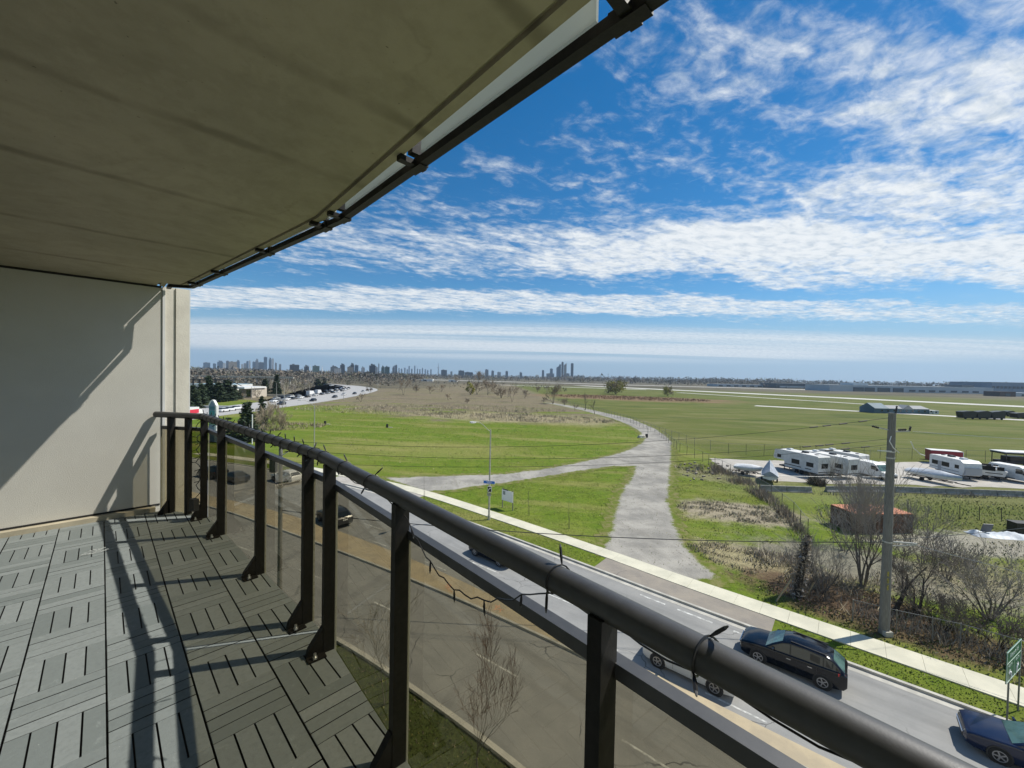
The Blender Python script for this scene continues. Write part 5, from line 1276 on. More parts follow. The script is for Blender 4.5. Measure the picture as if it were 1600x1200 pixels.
# ================================================================ the trailer yard
M_rvglass = mat('dark_window', (.012, .013, .014), .35, spec=.25)
M_awn = mat('rv_dark_trim', (.03, .03, .03), .5); M_rvroof = mat('rv_roof', (.70, .70, .68), .7, (.58, .58, .55), 1.2); M_rvgrey = mat('rv_grey_panel', (.36, .37, .38), .5)
def rv(label, px, py, rz, L_, H_, fifth=True, cat='camper trailer', front_grey=False, group=None, stripe=M_awn):
    p = G(px, py); root = thing('camper_trailer', label, cat, p, rz, group); W = 1.25; fl = .75
    if fifth: prof = [(-L_ / 2, fl), (L_ * .22, fl), (L_ * .24, fl + 1.0), (L_ * .48, fl + 1.05), (L_ / 2, fl + 1.35), (L_ / 2 - .25, H_ - .12), (L_ / 2 - .9, H_), (-L_ / 2 + .15, H_), (-L_ / 2, H_ - .15)]
    else: prof = [(-L_ / 2, fl), (L_ / 2 - .35, fl), (L_ / 2, fl + .9), (L_ / 2 - .15, H_ - .35), (L_ / 2 - .7, H_), (-L_ / 2 + .15, H_), (-L_ / 2, H_ - .15)]
    MB().prism(prof, -W, W).build('shell', M_offwhite if not front_grey else M_white, root)
    MB().box((-.2, 0, H_ + .015), (L_ - 2.0, 2.3, .03)).build('roof', M_rvroof, root)
    for x in (-L_ * .1, L_ * .24): MB().loft([[(x - .45, -.35, H_ + .03), (x + .45, -.35, H_ + .03), (x + .45, .35, H_ + .03), (x - .45, .35, H_ + .03)], [(x - .35, -.28, H_ + .30), (x + .3, -.28, H_ + .30), (x + .3, .28, H_ + .30), (x - .35, .28, H_ + .30)]]).build('air_conditioner', M_white if x > 0 else M_awn, root)
    MB().box((-L_ * .34, 0, H_ + .07), (.4, .4, .10)).build('roof_vent', M_awn, root)
    for sg in (-1, 1):
        for x, w_, z, h_ in ((-L_ * .33, 1.0, 1.95, .55), (-L_ * .02, 1.2, 1.95, .6), (L_ * (.36 if fifth else .30), .6, 2.35 if fifth else 2.0, .45)):
            o = MB().box((x, sg * (W + .005), z), (w_ * 1.15, .03, h_ * 1.15)).build('window', M_rvglass, root); MB().box((x, sg * (W + .002), z), (w_ * 1.15 + .08, .02, h_ * 1.15 + .08)).build('window_frame', M_awn, o)
        MB().box((-L_ * .06, sg * (W + .004), fl + .45), (L_ * .84 if not fifth else L_ * .6, .014, .13)).build('side_stripe', stripe, root)
        MB().box((-L_ * .19, sg * (W + .004), 1.55), (.65, .02, 1.55)).build('side_door', M_offwhite if not front_grey else M_rvgrey, root)
    o = MB().box((-L_ / 2 - .006, -.1, 1.95), (.03, 1.25, .7)).build('rear_window', M_rvglass, root); MB().box((-L_ / 2 - .003, -.1, 1.95), (.02, 1.35, .8)).build('window_frame', M_awn, o)
    MB().box((-L_ / 2 - .004, 0, fl + .2), (.02, 2.4, .16)).build('side_stripe', stripe, root)
    if front_grey: MB().box((L_ / 2 - .1, 0, 1.5), (.4, 2.3, 1.2)).build('nose_panel', M_rvgrey, root)
    MB().box((0, 0, fl - .12), (L_ * .8, 1.7, .2)).build('chassis', M_dark, root)
    for x in (-.9, 0.0):
        for sg in (-1, 1): link('wheel', wheel_meshes(.34, .22)[0], root, (x - .3, sg * 1.1, .34))
    for sg in (-1, 1): MB().box((L_ * .3, sg * .6, .33), (.1, .1, .66)).build('jack_leg', M_dark, root)
    if not fifth: MB().tube([(L_ / 2 - .6, .5, .6), (L_ / 2 + 1.1, 0, .55), (L_ / 2 - .6, -.5, .6)], .05, 5).build('tow_bar', M_dark, root)
    return root
dF = math.atan2(.62, -.80)         # trailers stand nose to the far left, backs to us
def face(a, c_): a, c_ = G(*a), G(*c_); return math.atan2(a.y - c_.y, a.x - c_.x)
rv('white camper with a dark side stripe, nearest of the three parked side by side', 1250, 738, R(104), 8.2, 3.5, group='campers parked in the yard')
rv('white camper, middle one of the three parked side by side', 1292, 740, R(106), 8.2, 3.4, group='campers parked in the yard')
rv('white camper, furthest right of the three and mostly hidden by the middle one', 1315, 733, R(108), 7.0, 3.2, group='campers parked in the yard')
rv('white travel trailer with dark trim and grey front, right of the utility pole', 1491, 744, R(-100), 6.6, 3.15, False, front_grey=True, group='campers parked in the yard', stripe=M_rvgrey)
# covered boats
M_cover = mat('pale_boat_cover', (.56, .59, .62), .75, (.42, .45, .48), 2.5, bump=.2, bscale=8); M_cover2 = mat('grey_boat_cover', (.36, .40, .45), .75, (.26, .29, .33), 2.5, bump=.2, bscale=8)
def boat(label, px, py, rz, L_, cover, peak=1.0, hullm=None, group='covered boats in the yard'):
    p = G(px, py); root = thing('boat', label, 'boat', p, rz, group); n = 9; hull = []; cov = []
    for k in range(n):
        f = k / (n - 1); x = -L_ / 2 + L_ * f; w_ = 1.05 * (1 - max(0, (f - .45) / .55) ** 2.2) + .03; kz = .62 + .45 * max(0, (f - .5) / .5) ** 2; g_ = 1.25 + .25 * f
        hull.append([(x, -w_, g_), (x, -w_ * .8, kz + .22), (x, 0, kz), (x, w_ * .8, kz + .22), (x, w_, g_)])
        t_ = g_ + .12 + peak * math.sin(math.pi * min(1, .12 + .8 * f)) * (.9 if f < .6 else 1 - (f - .6) * 1.5)
        cov.append([(x, -w_ - .04, g_ - .14), (x, -w_ * .95, g_ + .04), (x, -w_ * .45, (g_ + t_) / 2 + .1), (x, 0, t_), (x, w_ * .45, (g_ + t_) / 2 + .1), (x, w_ * .95, g_ + .04), (x, w_ + .04, g_ - .14)])
    MB().loft(hull).build('hull', hullm or M_white, root, smooth=True); MB().loft(cov).build('cover', cover, root, smooth=True)
    b = MB(); b.bar((-L_ / 2, -.5, .5), (L_ / 2 - .8, -.5, .5), .1, .12); b.bar((-L_ / 2, .5, .5), (L_ / 2 - .8, .5, .5), .1, .12); b.bar((L_ / 2 - .8, 0, .5), (L_ / 2 + 1.0, 0, .5), .1, .12); b.bar((-L_ * .15, -.9, .42), (-L_ * .15, .9, .42), .1, .1)
    for x in (-L_ * .35, L_ * .2): b.box((x, 0, .56), (.12, 1.1, .12))
    b.build('boat_trailer', M_dark, root)
    for sg in (-1, 1): link('wheel', wheel_meshes(.3, .2)[0], root, (-L_ * .15, sg * 1.0, .3))
    return root
boat('tall tented boat with a pale blue grey cover standing left of the campers', 1202, 750, R(58), 6.4, M_cover2, 1.75)
boat('long low boat with a pale cover right of the utility pole', 1459, 753, R(-74), 6.6, M_cover, .55)
boat('small white boat tipped on its trailer at the left corner of the yard', 1170, 742, R(-50), 4.0, M_white, .35)
# white van (motorhome front) left of the pole, another van at the right edge
def van(label, px, py, rz, L_=5.8, H_=2.5, group='white vans in the yard', m_=M_white):
    p = G(px, py); root = thing('van', label, 'van', p, rz, group); h = L_ / 2
    prof = [(-h, .4), (h, .4), (h, .95), (h - .12, 1.12), (h - 1.05, 1.35), (h - 1.75, H_ - .25), (h - 2.1, H_ - .05), (-h + .2, H_), (-h, H_ - .3)]
    b = MB(); b.prism(prof, -1.0, 1.0); b.build('body', m_, root)
    MB().prism([(h - 1.02, 1.36), (h - 1.00, 1.40), (h - 1.71, H_ - .26), (h - 1.74, H_ - .30)], -.90, .90).build('windscreen', M_carglass_green, root)
    for sg in (-1, 1):
        MB().prism([(h - 1.3, 1.42), (h - 2.5, 1.42), (h - 2.5, H_ - .45), (h - 1.78, H_ - .45)], sg * 1.0, sg * 1.012).build('side_window', M_carglass, root)
        MB().box((h + .01, sg * .72, .88), (.06, .36, .22)).build('headlight', M_headlight, root)
        MB().box((h - 1.5, sg * 1.12, 1.45), (.12, .2, .26)).build('mirror', M_dark, root)
        for x in (h - .95, -h + 1.1): link('wheel', wheel_meshes(.36, .24)[0], root, (x, sg * .92, .36))
    MB().box((h + .015, 0, .62), (.05, 1.9, .3)).build('bumper', M_dark, root); MB().box((h + .005, 0, .9), (.04, .9, .16)).build('grille', M_dark, root)
    return root
van('white van facing the fence just left of the utility pole', 1364, 745, R(-80)); van('white van with a wide windscreen at the right edge of the yard', 1588, 752, R(-80), 5.8, 2.6)
rvc = rv('low white folding camper between the travel trailer and the van at the right', 1542, 748, R(-40), 4.0, 1.9, False, group='campers parked in the yard')
# red cargo trailer with its back open, and a white roofed flat trailer behind
def cargo(label, px, py, rz, L_, H_, body, open_m):
    p = G(px, py); root = thing('cargo_trailer', label, 'trailer', p, rz)
    b = MB(); b.box((0, -1.1, .55 + H_ / 2), (L_, .06, H_)); b.box((0, 1.1, .55 + H_ / 2), (L_, .06, H_)); b.box((L_ / 2, 0, .55 + H_ / 2), (.06, 2.14, H_)); b.build('box_walls', body, root)
    MB().box((0, 0, .55), (L_, 2.26, .1)).build('floor_pan', M_dark, root); MB().box((0, 0, .55 + H_ + .04), (L_ + .1, 2.34, .08)).build('roof', M_rvroof, root)
    b = MB(); 
    for y in (-1.1, 1.1): b.box((-L_ / 2, y, .55 + H_ / 2), (.08, .1, H_))
    b.build('door_frame', M_white, root)
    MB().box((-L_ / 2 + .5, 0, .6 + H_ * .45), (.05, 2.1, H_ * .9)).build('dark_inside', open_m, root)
    for sg in (-1, 1): link('wheel', wheel_meshes(.33, .22)[0], root, (-.3, sg * 1.25, .33))
    MB().tube([(L_ / 2, .4, .5), (L_ / 2 + 1.2, 0, .5), (L_ / 2, -.4, .5)], .05, 5).build('tow_bar', M_dark, root); return root
M_crimson = mat('crimson_panel', (.24, .018, .03), .5)
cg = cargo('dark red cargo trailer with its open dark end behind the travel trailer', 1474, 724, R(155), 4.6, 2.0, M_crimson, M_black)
MB().bar((-1.0, -1.2, 2.4), (-1.9, -1.5, .5), .06, .05).build('loose_ramp_rail', M_white, cg)
cn = thing('canopy_trailer', 'dark open trailer under a white canopy at the right edge of the yard', 'trailer', G(1592, 728), R(172))
MB().box((0, 0, 2.75), (7.5, 3.0, .14)).build('canopy', M_white, cn); MB().box((0, 0, 2.52), (7.3, 2.8, .30)).build('canopy_frame', M_black, cn)
for x in (-3.4, 3.4):
    for y in (-1.3, 1.3): MB().box((x, y, 1.2), (.1, .1, 2.4)).build('post', M_dark, cn)
MB().box((0, 0, .75), (6.8, 2.3, .5)).build('deck', M_dark, cn); MB().box((.8, 0, 1.4), (3.0, 1.8, .9)).build('load', M_black, cn)
for sg in (-1, 1): link('wheel', wheel_meshes(.4, .25)[0], cn, (0, sg * 1.2, .4))
# long pipe rail above the barriers, rusty container, broken boat under a tarpaulin
a, c_ = G(1180, 756), G(1392, 758); tag(MB().tube([a + Vector((0, 0, 1.25)), (a + c_) / 2 + Vector((0, 0, 1.18)), c_ + Vector((0, 0, 1.25))], .04, 6).tube([a, a + Vector((0, 0, 1.25))], .05, 6).tube([c_, c_ + Vector((0, 0, 1.25))], .05, 6).build('pipe_rail', M_steel), 'pale pipe rail on two end posts in front of the three campers', 'rail')
M_rust = mat('rusted_steel', (.17, .085, .05), .85, (.06, .045, .035), 2.2, bump=.2, bscale=20); M_rustroof = mat('orange_rust_roof', (.52, .20, .10), .8, (.42, .17, .09), 1.2)
p0, p1 = G(1318, 834), G(1414, 829); d = p1 - p0; ctn = thing('shipping_container', 'rusty container with an orange roof behind the bare trees', 'container', (p0 + p1) / 2 + Vector((.6, 1.2, 0)), math.atan2(d.y, d.x) - .10)
Lc, Wc, Hc = 6.1, 3.0, 1.95
b = MB()
for i, (x0, y0, x1, y1) in enumerate(((-Lc / 2, -Wc / 2, Lc / 2, -Wc / 2), (Lc / 2, -Wc / 2, Lc / 2, Wc / 2), (Lc / 2, Wc / 2, -Lc / 2, Wc / 2), (-Lc / 2, Wc / 2, -Lc / 2, -Wc / 2))):
    a, c_ = Vector((x0, y0, 0)), Vector((x1, y1, 0)); L_ = (c_ - a).length; n = int(L_ / .28) * 2; dd = (c_ - a) / n; nr = Vector((-dd.y, dd.x, 0)).normalized() * .05; pr_ = []
    for k in range(n + 1):
        q = a + dd * k + (nr if (k // 2) % 2 else Vector()); pr_ += [q + Vector((0, 0, .1)), q + Vector((0, 0, Hc))]
    b.add(pr_, [(2 * k, 2 * k + 2, 2 * k + 3, 2 * k + 1) for k in range(n)])
b.build('corrugated_walls', M_rust, ctn, fix=False)
MB().box((0, 0, Hc + .05), (Lc + .1, Wc + .1, .1)).build('roof', M_rustroof, ctn)
for x in (-Lc / 2, Lc / 2):
    for y in (-Wc / 2, Wc / 2): MB().box((x, y, Hc / 2), (.14, .14, Hc)).build('corner_post', M_rust, ctn)
MB().box((0, 0, .06), (Lc, Wc, .12)).build('base_frame', M_rust, ctn)
M_tarp = mat('white_tarp', (.62, .66, .68), .6, (.42, .46, .5), 2, bump=.4, bscale=6)
tp = thing('tarpaulin', 'crumpled white tarpaulin and panels lying on the gravel at the right', 'tarpaulin', G(1566, 838), R(-8))
b = MB(); nx, ny = 16, 7; vs = []
for i in range(nx):
    for j in range(ny):
        x, y = -2.9 + 5.8 * i / (nx - 1), (-.95 + 1.9 * j / (ny - 1)) * (1 - .5 * abs(i / (nx - 1) - .55) ** 1.5); z = .04 + max(0, .42 * math.cos(y * 1.4) * (.6 + .4 * math.sin(x * 1.9)) + .10 * math.sin(x * 4.3 + y * 5)); z *= (1 if 0 < j < ny - 1 and 0 < i < nx - 1 else .1)
        vs.append((x, y, z))
b.add(vs, [(i * ny + j, (i + 1) * ny + j, (i + 1) * ny + j + 1, i * ny + j + 1) for i in range(nx - 1) for j in range(ny - 1)]); b.build('sheet', M_tarp, tp, smooth=True, fix=False)
MB().box((-1.3, .1, .75), (.9, .08, .9), M=Matrix.Rotation(.3, 3, 'X')).build('dark_panel', mat('slate_panel', (.10, .11, .125), .6), tp)
bx = thing('dark_crate', 'square black crate behind the white tarpaulin', 'crate', G(1599, 834), R(-8)); MB().box((0, .3, .55), (1.6, 1.0, 1.1)).build('crate_body', M_black, bx); MB().box((0, .3, 1.12), (1.7, 1.1, .06)).build('lid', M_dark, bx)
# stones and barrels on the lane, white bag, small rubbish heap
p = G(1004, 684); rk = thing('boulder_barrier', 'pale low concrete lump with a dark barrel at its end beside the lane', 'barrier', p, R(20))
MB().loft([[(x, -w_, 0), (x, -w_ * .9, h_ * .7), (x, 0, h_), (x, w_ * .9, h_ * .7), (x, w_, 0)] for x, w_, h_ in ((-1.5, .2, .2), (-1.1, .5, .7), (-.2, .6, .85), (.6, .5, .75), (.9, .3, .4))]).build('lump', M_conc, rk, smooth=True)
MB().tube([(1.3, 0, 0), (1.3, 0, .95)], .35, 10).build('barrel', M_dark, rk)
MB().tube([(1.9, .3, 0), (1.9, .3, 2.6)], .05, 6).build('gate_post', M_fence, rk)
rb = MB()
for k in range(60):
    q = G(random.uniform(1065, 1140), random.uniform(722, 752)); s_ = random.uniform(.08, .3); rb.box((q.x, q.y, s_ * .3), (s_ * 2, s_, s_ * .7), rz=random.uniform(0, 3))
tag(rb.build('rubble', mat('rubble', (.33, .3, .26), .9, (.12, .1, .08), 1.5, space='World')), kind='stuff')
for px, py, w_ in ((605, 668, 'left of the tall lamp'), (508, 663, 'right of the pale lamp')):
    p = G(px, py); q = thing('survey_marker', 'small dark box with a pale lid on the mown field, %s' % w_, 'utility box', p, 0, None); MB().box((0, 0, .5), (.5, .5, 1.0)).build('box_body', M_dark, q); MB().box((.9, 0, .06), (1.1, .6, .12)).build('concrete_pad', M_conc, q)

# ================================================================ airfield and far buildings
M_teal = mat('teal_siding', (.085, .155, .195), .7, (.07, .125, .16), .3); M_greyroof = mat('grey_roof', (.30, .31, .31), .8); M_hang = mat('hangar_pale', (.46, .51, .54), .8, (.38, .43, .46), .02); M_hangdark = mat('hangar_door', (.08, .10, .115), .7)
def front_box(name, label, cat, x0, x1, yb, h_px, depth, wall_m, roof_m, group=None, rz=None, extra=None):
    """a far building standing across the view between two photograph columns"""
    a, c_ = G(x0, yb), G(x1, yb + (x1 - x0) * .0192); d = c_ - a; L_ = d.length; H_ = h_px * mpp((a + c_) / 2); root = thing(name, label, cat, a, math.atan2(d.y, d.x), group)
    MB().box((L_ / 2, depth / 2, H_ / 2), (L_, depth, H_)).build('wall', wall_m, root)
    MB().box((L_ / 2, depth / 2, H_ + H_ * .02), (L_ * 1.004, depth * 1.01, H_ * .04)).build('roof', roof_m, root)
    return root, L_, H_
# teal airfield hut with a gable at the left end
r_, L_, H_ = front_box('airfield_building', 'long teal building with a grey roof behind the top of the utility pole', 'building', 1366, 1452, 645.4, 7.5, 9, M_teal, M_teal)
MB().loft([[(0, -.4, H_), (0, 9.4, H_), (0, 4.5, H_ + 2.6)], [(7.5, -.4, H_), (7.5, 9.4, H_), (7.5, 4.5, H_ + 2.6)]]).build('gable_roof', M_teal, r_)
MB().loft([[(7.5, -.3, H_), (7.5, 9.3, H_), (7.5, 4.5, H_ + 1.5)], [(L_, -.3, H_), (L_, 9.3, H_), (L_, 4.5, H_ + 1.5)]]).build('roof', M_greyroof, r_)
for k in range(9): MB().box((4 + k * 3.2, -.02, H_ * .55), (.9, .06, .8)).build('window', M_carglass, r_)
MB().loft([[(14, -.6, H_ * .9), (20, -.6, H_ * .9), (17, -.6, H_ + 2.0)], [(14, 4, H_ * .9), (20, 4, H_ * .9), (17, 4, H_ + 2.0)]]).build('entrance_gable', M_greyroof, r_)
r_, L_, H_ = front_box('site_cabin', 'small white cabin at the right end of the teal building', 'building', 1453, 1467, 646.9, 5.5, 5, M_white, M_rvroof)
MB().box((L_ * .3, -.02, H_ * .4), (.9, .05, H_ * .75)).build('door', M_rvgrey, r_); MB().box((L_ * .7, -.02, H_ * .55), (1.0, .05, .8)).build('window', M_carglass, r_)
# long black hopper wagons on the airfield road
def wagon(label, x0, x1, yb, h_px, group):
    a, c_ = G(x0, yb), G(x1, yb + (x1 - x0) * .019); d = c_ - a; L_ = d.length; H_ = h_px * mpp(a); root = thing('hopper_trailer', label, 'trailer', a, math.atan2(d.y, d.x), group); n = max(2, int(L_ / 6))
    b = MB()
    for k in range(n): x = L_ * k / n; b.prism([(x + .5, H_ * .28), (x + L_ / n - .5, H_ * .28), (x + L_ / n, H_ * .9), (x + L_ / n * .7, H_ * (1.0 + .05 * (k % 2))), (x + L_ / n * .25, H_ * .97), (x, H_ * .88)], 0, 3)
    b.build('hoppers', M_black, root); MB().box((L_ / 2, 1.5, H_ * .2), (L_, 2.4, H_ * .14)).build('chassis', M_dark, root)
    for k in range(n * 2): link('wheel', wheel_meshes(.45, .3)[0], root, (L_ * (k + .5) / (2 * n), .3, .45))
    return root
wagon('long black hopper trailer on the airfield road, left one of three', 1504, 1572, 655, 13, 'black hopper trailers'); wagon('short black hopper trailer behind the long one', 1560, 1586, 650.5, 8.5, 'black hopper trailers'); wagon('black hopper trailer cut by the right edge of the view', 1588, 1620, 654, 9, 'black hopper trailers')
# hangars
r_, L_, H_ = front_box('hangar', 'long pale hangar block with dark doors across the runway', 'building', 1296, 1552, 611.0, 9.5, 60, M_hang, M_hang)
for x0, x1 in ((1333, 1349), (1351, 1366), (1371, 1390), (1395, 1411)): MB().box(((x0 + x1 - 2 * 1296) / 2 / 256 * L_, -.5, H_ * .38), ((x1 - x0) / 256 * L_, 1.2, H_ * .66)).build('door', M_hangdark, r_)
for x in (1425, 1440, 1456, 1472, 1490, 1508, 1524): MB().box(((x - 1296) / 256 * L_, -.5, H_ * .30), (9 / 256 * L_, 1.0, H_ * .28)).build('window', M_hangdark, r_)
MB().box(((1356 - 1296) / 256 * L_, 30, H_ * 1.22), (23 / 256 * L_, 30, H_ * .4)).build('roof_plant', M_hang, r_); MB().box(((1527 - 1296) / 256 * L_, 30, H_ * 1.22), (19 / 256 * L_, 30, H_ * .4)).build('roof_plant', M_hangdark, r_)
M_bluebox = mat('blue_grey_wall', (.20, .27, .36), .7, (.16, .22, .30), .02)
r_, L_, H_ = front_box('terminal_block', 'tall blue grey block rising at the right end of the hangars', 'building', 1549, 1625, 614, 16.5, 80, M_bluebox, M_hang)
for k in range(12): MB().box((L_ * (k + .5) / 12, -.4, H_ * .55), (L_ / 12 * .62, 1.0, H_ * .22)).build('window', M_hangdark, r_)
M_brownb = mat('dark_brown_wall', (.085, .06, .05), .8); r_, L_, H_ = front_box('brown_shed', 'dark brown shed in front of the hangars near the right edge', 'building', 1562, 1587, 619.5, 7.5, 20, M_brownb, M_brownb); MB().box((L_ * .5, -.2, H_ * .35), (L_ * .3, .5, H_ * .6)).build('door', M_hangdark, r_)
r_, L_, H_ = front_box('grey_shed', 'pale grey shed right of the dark brown one', 'building', 1588, 1622, 619.5, 6, 20, M_hang, M_hang); MB().box((L_ * .5, -.2, H_ * .35), (L_ * .5, .5, H_ * .55)).build('door', M_hangdark, r_)
r_, L_, H_ = front_box('dark_hangar', 'dark low hangar left of the pale hangar block', 'building', 1213, 1266, 606.3, 7.5, 60, M_hangdark, M_greyroof); MB().box((L_ * .5, -.5, H_ * .3), (L_ * .8, 1, H_ * .3)).build('door_band', M_hang, r_)
r_, L_, H_ = front_box('cargo_shed', 'pale cargo shed further left beside the runway', 'building', 1120, 1205, 604, 4, 50, M_hang, M_greyroof)
for k in range(7): MB().box((L_ * (k + .5) / 7, -.5, H_ * .4), (L_ / 7 * .5, 1, H_ * .5)).build('door', M_hangdark, r_)
r_, L_, H_ = front_box('grey_hall', 'small grey hall beside the dark low hangar', 'building', 1268, 1294, 607.5, 5.5, 40, M_hang, M_greyroof); MB().box((L_ * .5, -.5, H_ * .4), (L_ * .4, 1, H_ * .6)).build('door', M_hangdark, r_)
# radar mast, slim towers
for px, yb, h, w_ in ((950, 592, 13, 'above the treeline beside the big willow'), (1455, 606, 12, 'over the hangar roofs'), (596, 578, 14, 'between the office blocks'), (1300, 600, 10, 'left of the hangars')):
    p = G(px, yb + 4); k = mpp(p); m_ = thing('lattice_mast', 'thin mast standing %s' % w_, 'mast', p, 0, 'thin masts on the horizon'); MB().tube([(0, 0, 0), (0, 0, h * k)], [.35 * k, .12 * k], 5).build('mast_pole', M_dark, m_); MB().box((0, 0, h * k * .8), (.9 * k, .9 * k, .5 * k)).build('platform', M_dark, m_)

# ---- towers of the skyline; every tower is walls with floor bands, a roof step and a plant box
def facade_mat(name, wall, glass, floor=3.6, bay=5.0):
    if name in MATS: return MATS[name]
    m_ = bpy.data.materials.new(name); m_.use_nodes = True; t = NT(m_.node_tree); b = m_.node_tree.nodes['Principled BSDF']; b.inputs['Roughness'].default_value = .6
    X, Y, Z = t.sep(t.new('ShaderNodeTexCoord').outputs['Object'])
    fz = t.math('FRACT', t.math('DIVIDE', Z, floor)); fx = t.math('FRACT', t.math('DIVIDE', t.math('ADD', X, Y), bay))
    w_ = t.math('MULTIPLY', t.math('MULTIPLY', t.sstep(fz, .28, .34), t.sstep(fx, .15, .2)), 1.0)
    t.L.new(t.mix(w_, wall, glass), b.inputs['Base Color']); MATS[name] = m_; return m_
F_blue = facade_mat('blue_glass_tower', (.10, .15, .21), (.05, .09, .14)); F_grey = facade_mat('grey_tower', (.25, .27, .29), (.08, .10, .13)); F_beige = facade_mat('beige_tower', (.40, .36, .30), (.14, .14, .14)); F_white = facade_mat('white_tower', (.55, .56, .56), (.22, .25, .28)); F_dark = facade_mat('dark_tower', (.075, .095, .12), (.04, .055, .075)); F_green = facade_mat('green_glass_tower', (.13, .2, .2), (.06, .10, .10))
DIST = 2600
def tower(label, x0, x1, ytop, mat_, dist, ybase=None, steps=0, group='skyline towers', cat='tower', slant=False, name='tower'):
    """a tower `dist` metres away between two photograph columns, its top at ytop"""
    xc = (x0 + x1) / 2; dr = rt * ((xc - 800) / F_PX) + fw; s_ = dist / math.hypot(dr.x, dr.y); p = Vector((dr.x * s_, dr.y * s_, 0)); k = p.y / F_PX
    dt = rt * ((xc - 800) / F_PX) + up * ((600 - ytop) / F_PX) + fw; H_ = max(6, CAM_H + dt.z * dist / math.hypot(dt.x, dt.y)); W = (x1 - x0) * k * math.hypot(1, (xc - 800) / F_PX) * .80; D_ = max(W * .7, 14)
    root = thing(name, label, cat, p, -math.atan2(p.x, p.y), group)
    if slant: MB().loft([[(-W / 2, -D_ / 2, 0), (W / 2, -D_ / 2, 0), (W / 2, D_ / 2, 0), (-W / 2, D_ / 2, 0)], [(-W / 2, -D_ / 2, H_ * .86), (W / 2, -D_ / 2, H_), (W / 2, D_ / 2, H_), (-W / 2, D_ / 2, H_ * .86)]]).build('wall', mat_, root)
    else:
        h1 = H_ * (.9 if steps else .97); MB().box((0, 0, h1 / 2), (W, D_, h1)).build('wall', mat_, root)
        MB().box((W * .05, 0, (h1 + H_) / 2), (W * (.62 if steps else .8), D_ * .7, H_ - h1)).build('roof_step', mat_, root)
        MB().box((0, 0, h1 + .4), (W * 1.02, D_ * 1.02, .8)).build('roof', M_greyroof, root)
        MB().box((-W * .12, 0, H_ + 1.2), (W * .25, D_ * .3, 2.4)).build('roof_plant', M_hangdark, root)
    return root
FM = dict(b=F_blue, g=F_grey, e=F_beige, w=F_white, d=F_dark, n=F_green)
COLN = dict(b='blue glass', g='grey', e='beige', w='white', d='dark', n='green glass')
# left cluster
for i, (x0, x1, yt, m_, w_, st) in enumerate(((318.6, 327.3, 566.5, 'b', 'standing alone left of the cluster', 0), (333, 337, 568, 'b', 'small one left of the cluster', 0), (340, 347.6, 563.8, 'b', 'first tall one of the left cluster', 1), (348.4, 352, 567.5, 'w', 'slim one in the left cluster', 0), (353.4, 357.4, 563.8, 'd', 'next to the broad beige block', 0),
    (369.5, 374, 562.8, 'b', 'right behind the broad beige block', 1), (381, 384.5, 567.5, 'g', 'low one at the middle', 0), (385, 387.8, 564.2, 'b', 'thin one beside the bright white slab', 0), (388.6, 391, 563.6, 'w', 'bright slab at the middle of the left skyline', 0), (394.5, 398.8, 565.2, 'b', 'right of the bright white slab', 0), (399.2, 403.2, 561, 'g', 'stepped one before the tallest', 1), (404, 411.5, 566, 'd', 'broad one at the foot of the tallest', 0),
    (412.1, 417, 557.8, 'b', 'tallest of the left skyline', 0), (419.8, 423.6, 559.2, 'b', 'second tallest, right of the tallest', 1), (424.2, 427.4, 560.4, 'w', 'pale one beside the second tallest', 0), (429.5, 432.2, 567, 'g', 'small one right of the tallest pair', 0), (435.8, 439, 569, 'g', 'last small one of the left cluster', 0), (377, 380, 569, 'w', 'small one near the middle', 0), (362, 364, 566.5, 'g', 'peeping over the broad beige block', 0))):
    tower('%s tower on the left skyline, %s' % (COLN[m_], w_), x0, x1, yt, FM[m_], 3600 + 60 * (i % 3), steps=st, group='towers of the left skyline')
tower('broad beige apartment block before the left skyline', 358, 369.2, 565.2, F_beige, 2300, group=None, cat='apartment block', name='apartment_block')
# office blocks at the middle left
for i, (x0, x1, yt, m_, d_, w_) in enumerate(((452.8, 467, 569.8, 'd', 1500, 'wide low one above the queue of cars'), (475, 482.5, 571.2, 'd', 1520, 'left of the white spires'), (488, 499, 571.6, 'n', 1540, 'between the white spires'), (516, 527, 572, 'g', 1600, 'pale one before the twin towers'), (522, 533, 575, 'w', 1250, 'low white one in front'), (531, 538.8, 568.6, 'd', 1700, 'left of a dark pair'), (542, 552, 573.4, 'e', 1250, 'beige one before the dark pair'), (547, 553.2, 567.8, 'd', 1720, 'right of a dark pair'), (553.4, 560, 570.5, 'b', 1700, 'bluish one right of the dark pair'),
    (576, 587.4, 569.4, 'd', 1500, 'black topped one'), (586, 590.2, 573.6, 'w', 1450, 'white strip beside the black topped one'), (595, 601, 572.4, 'n', 1480, 'left half of the green pair'), (600.5, 609, 573, 'n', 1400, 'right half of the green pair'), (612.5, 616, 573, 'g', 1900, 'slim one right of the green pair'), (617, 620.5, 570.5, 'g', 2000, 'slim taller one right of the green pair'), (564, 570, 573.5, 'w', 1800, 'pale far one'), (590.6, 592.4, 568.4, 'g', 2100, 'thin far one'))):
    tower('%s office block, %s' % (COLN[m_], w_), x0, x1, yt, FM[m_], d_, steps=i % 2, group='office blocks at the middle left', cat='office block', name='office_block')
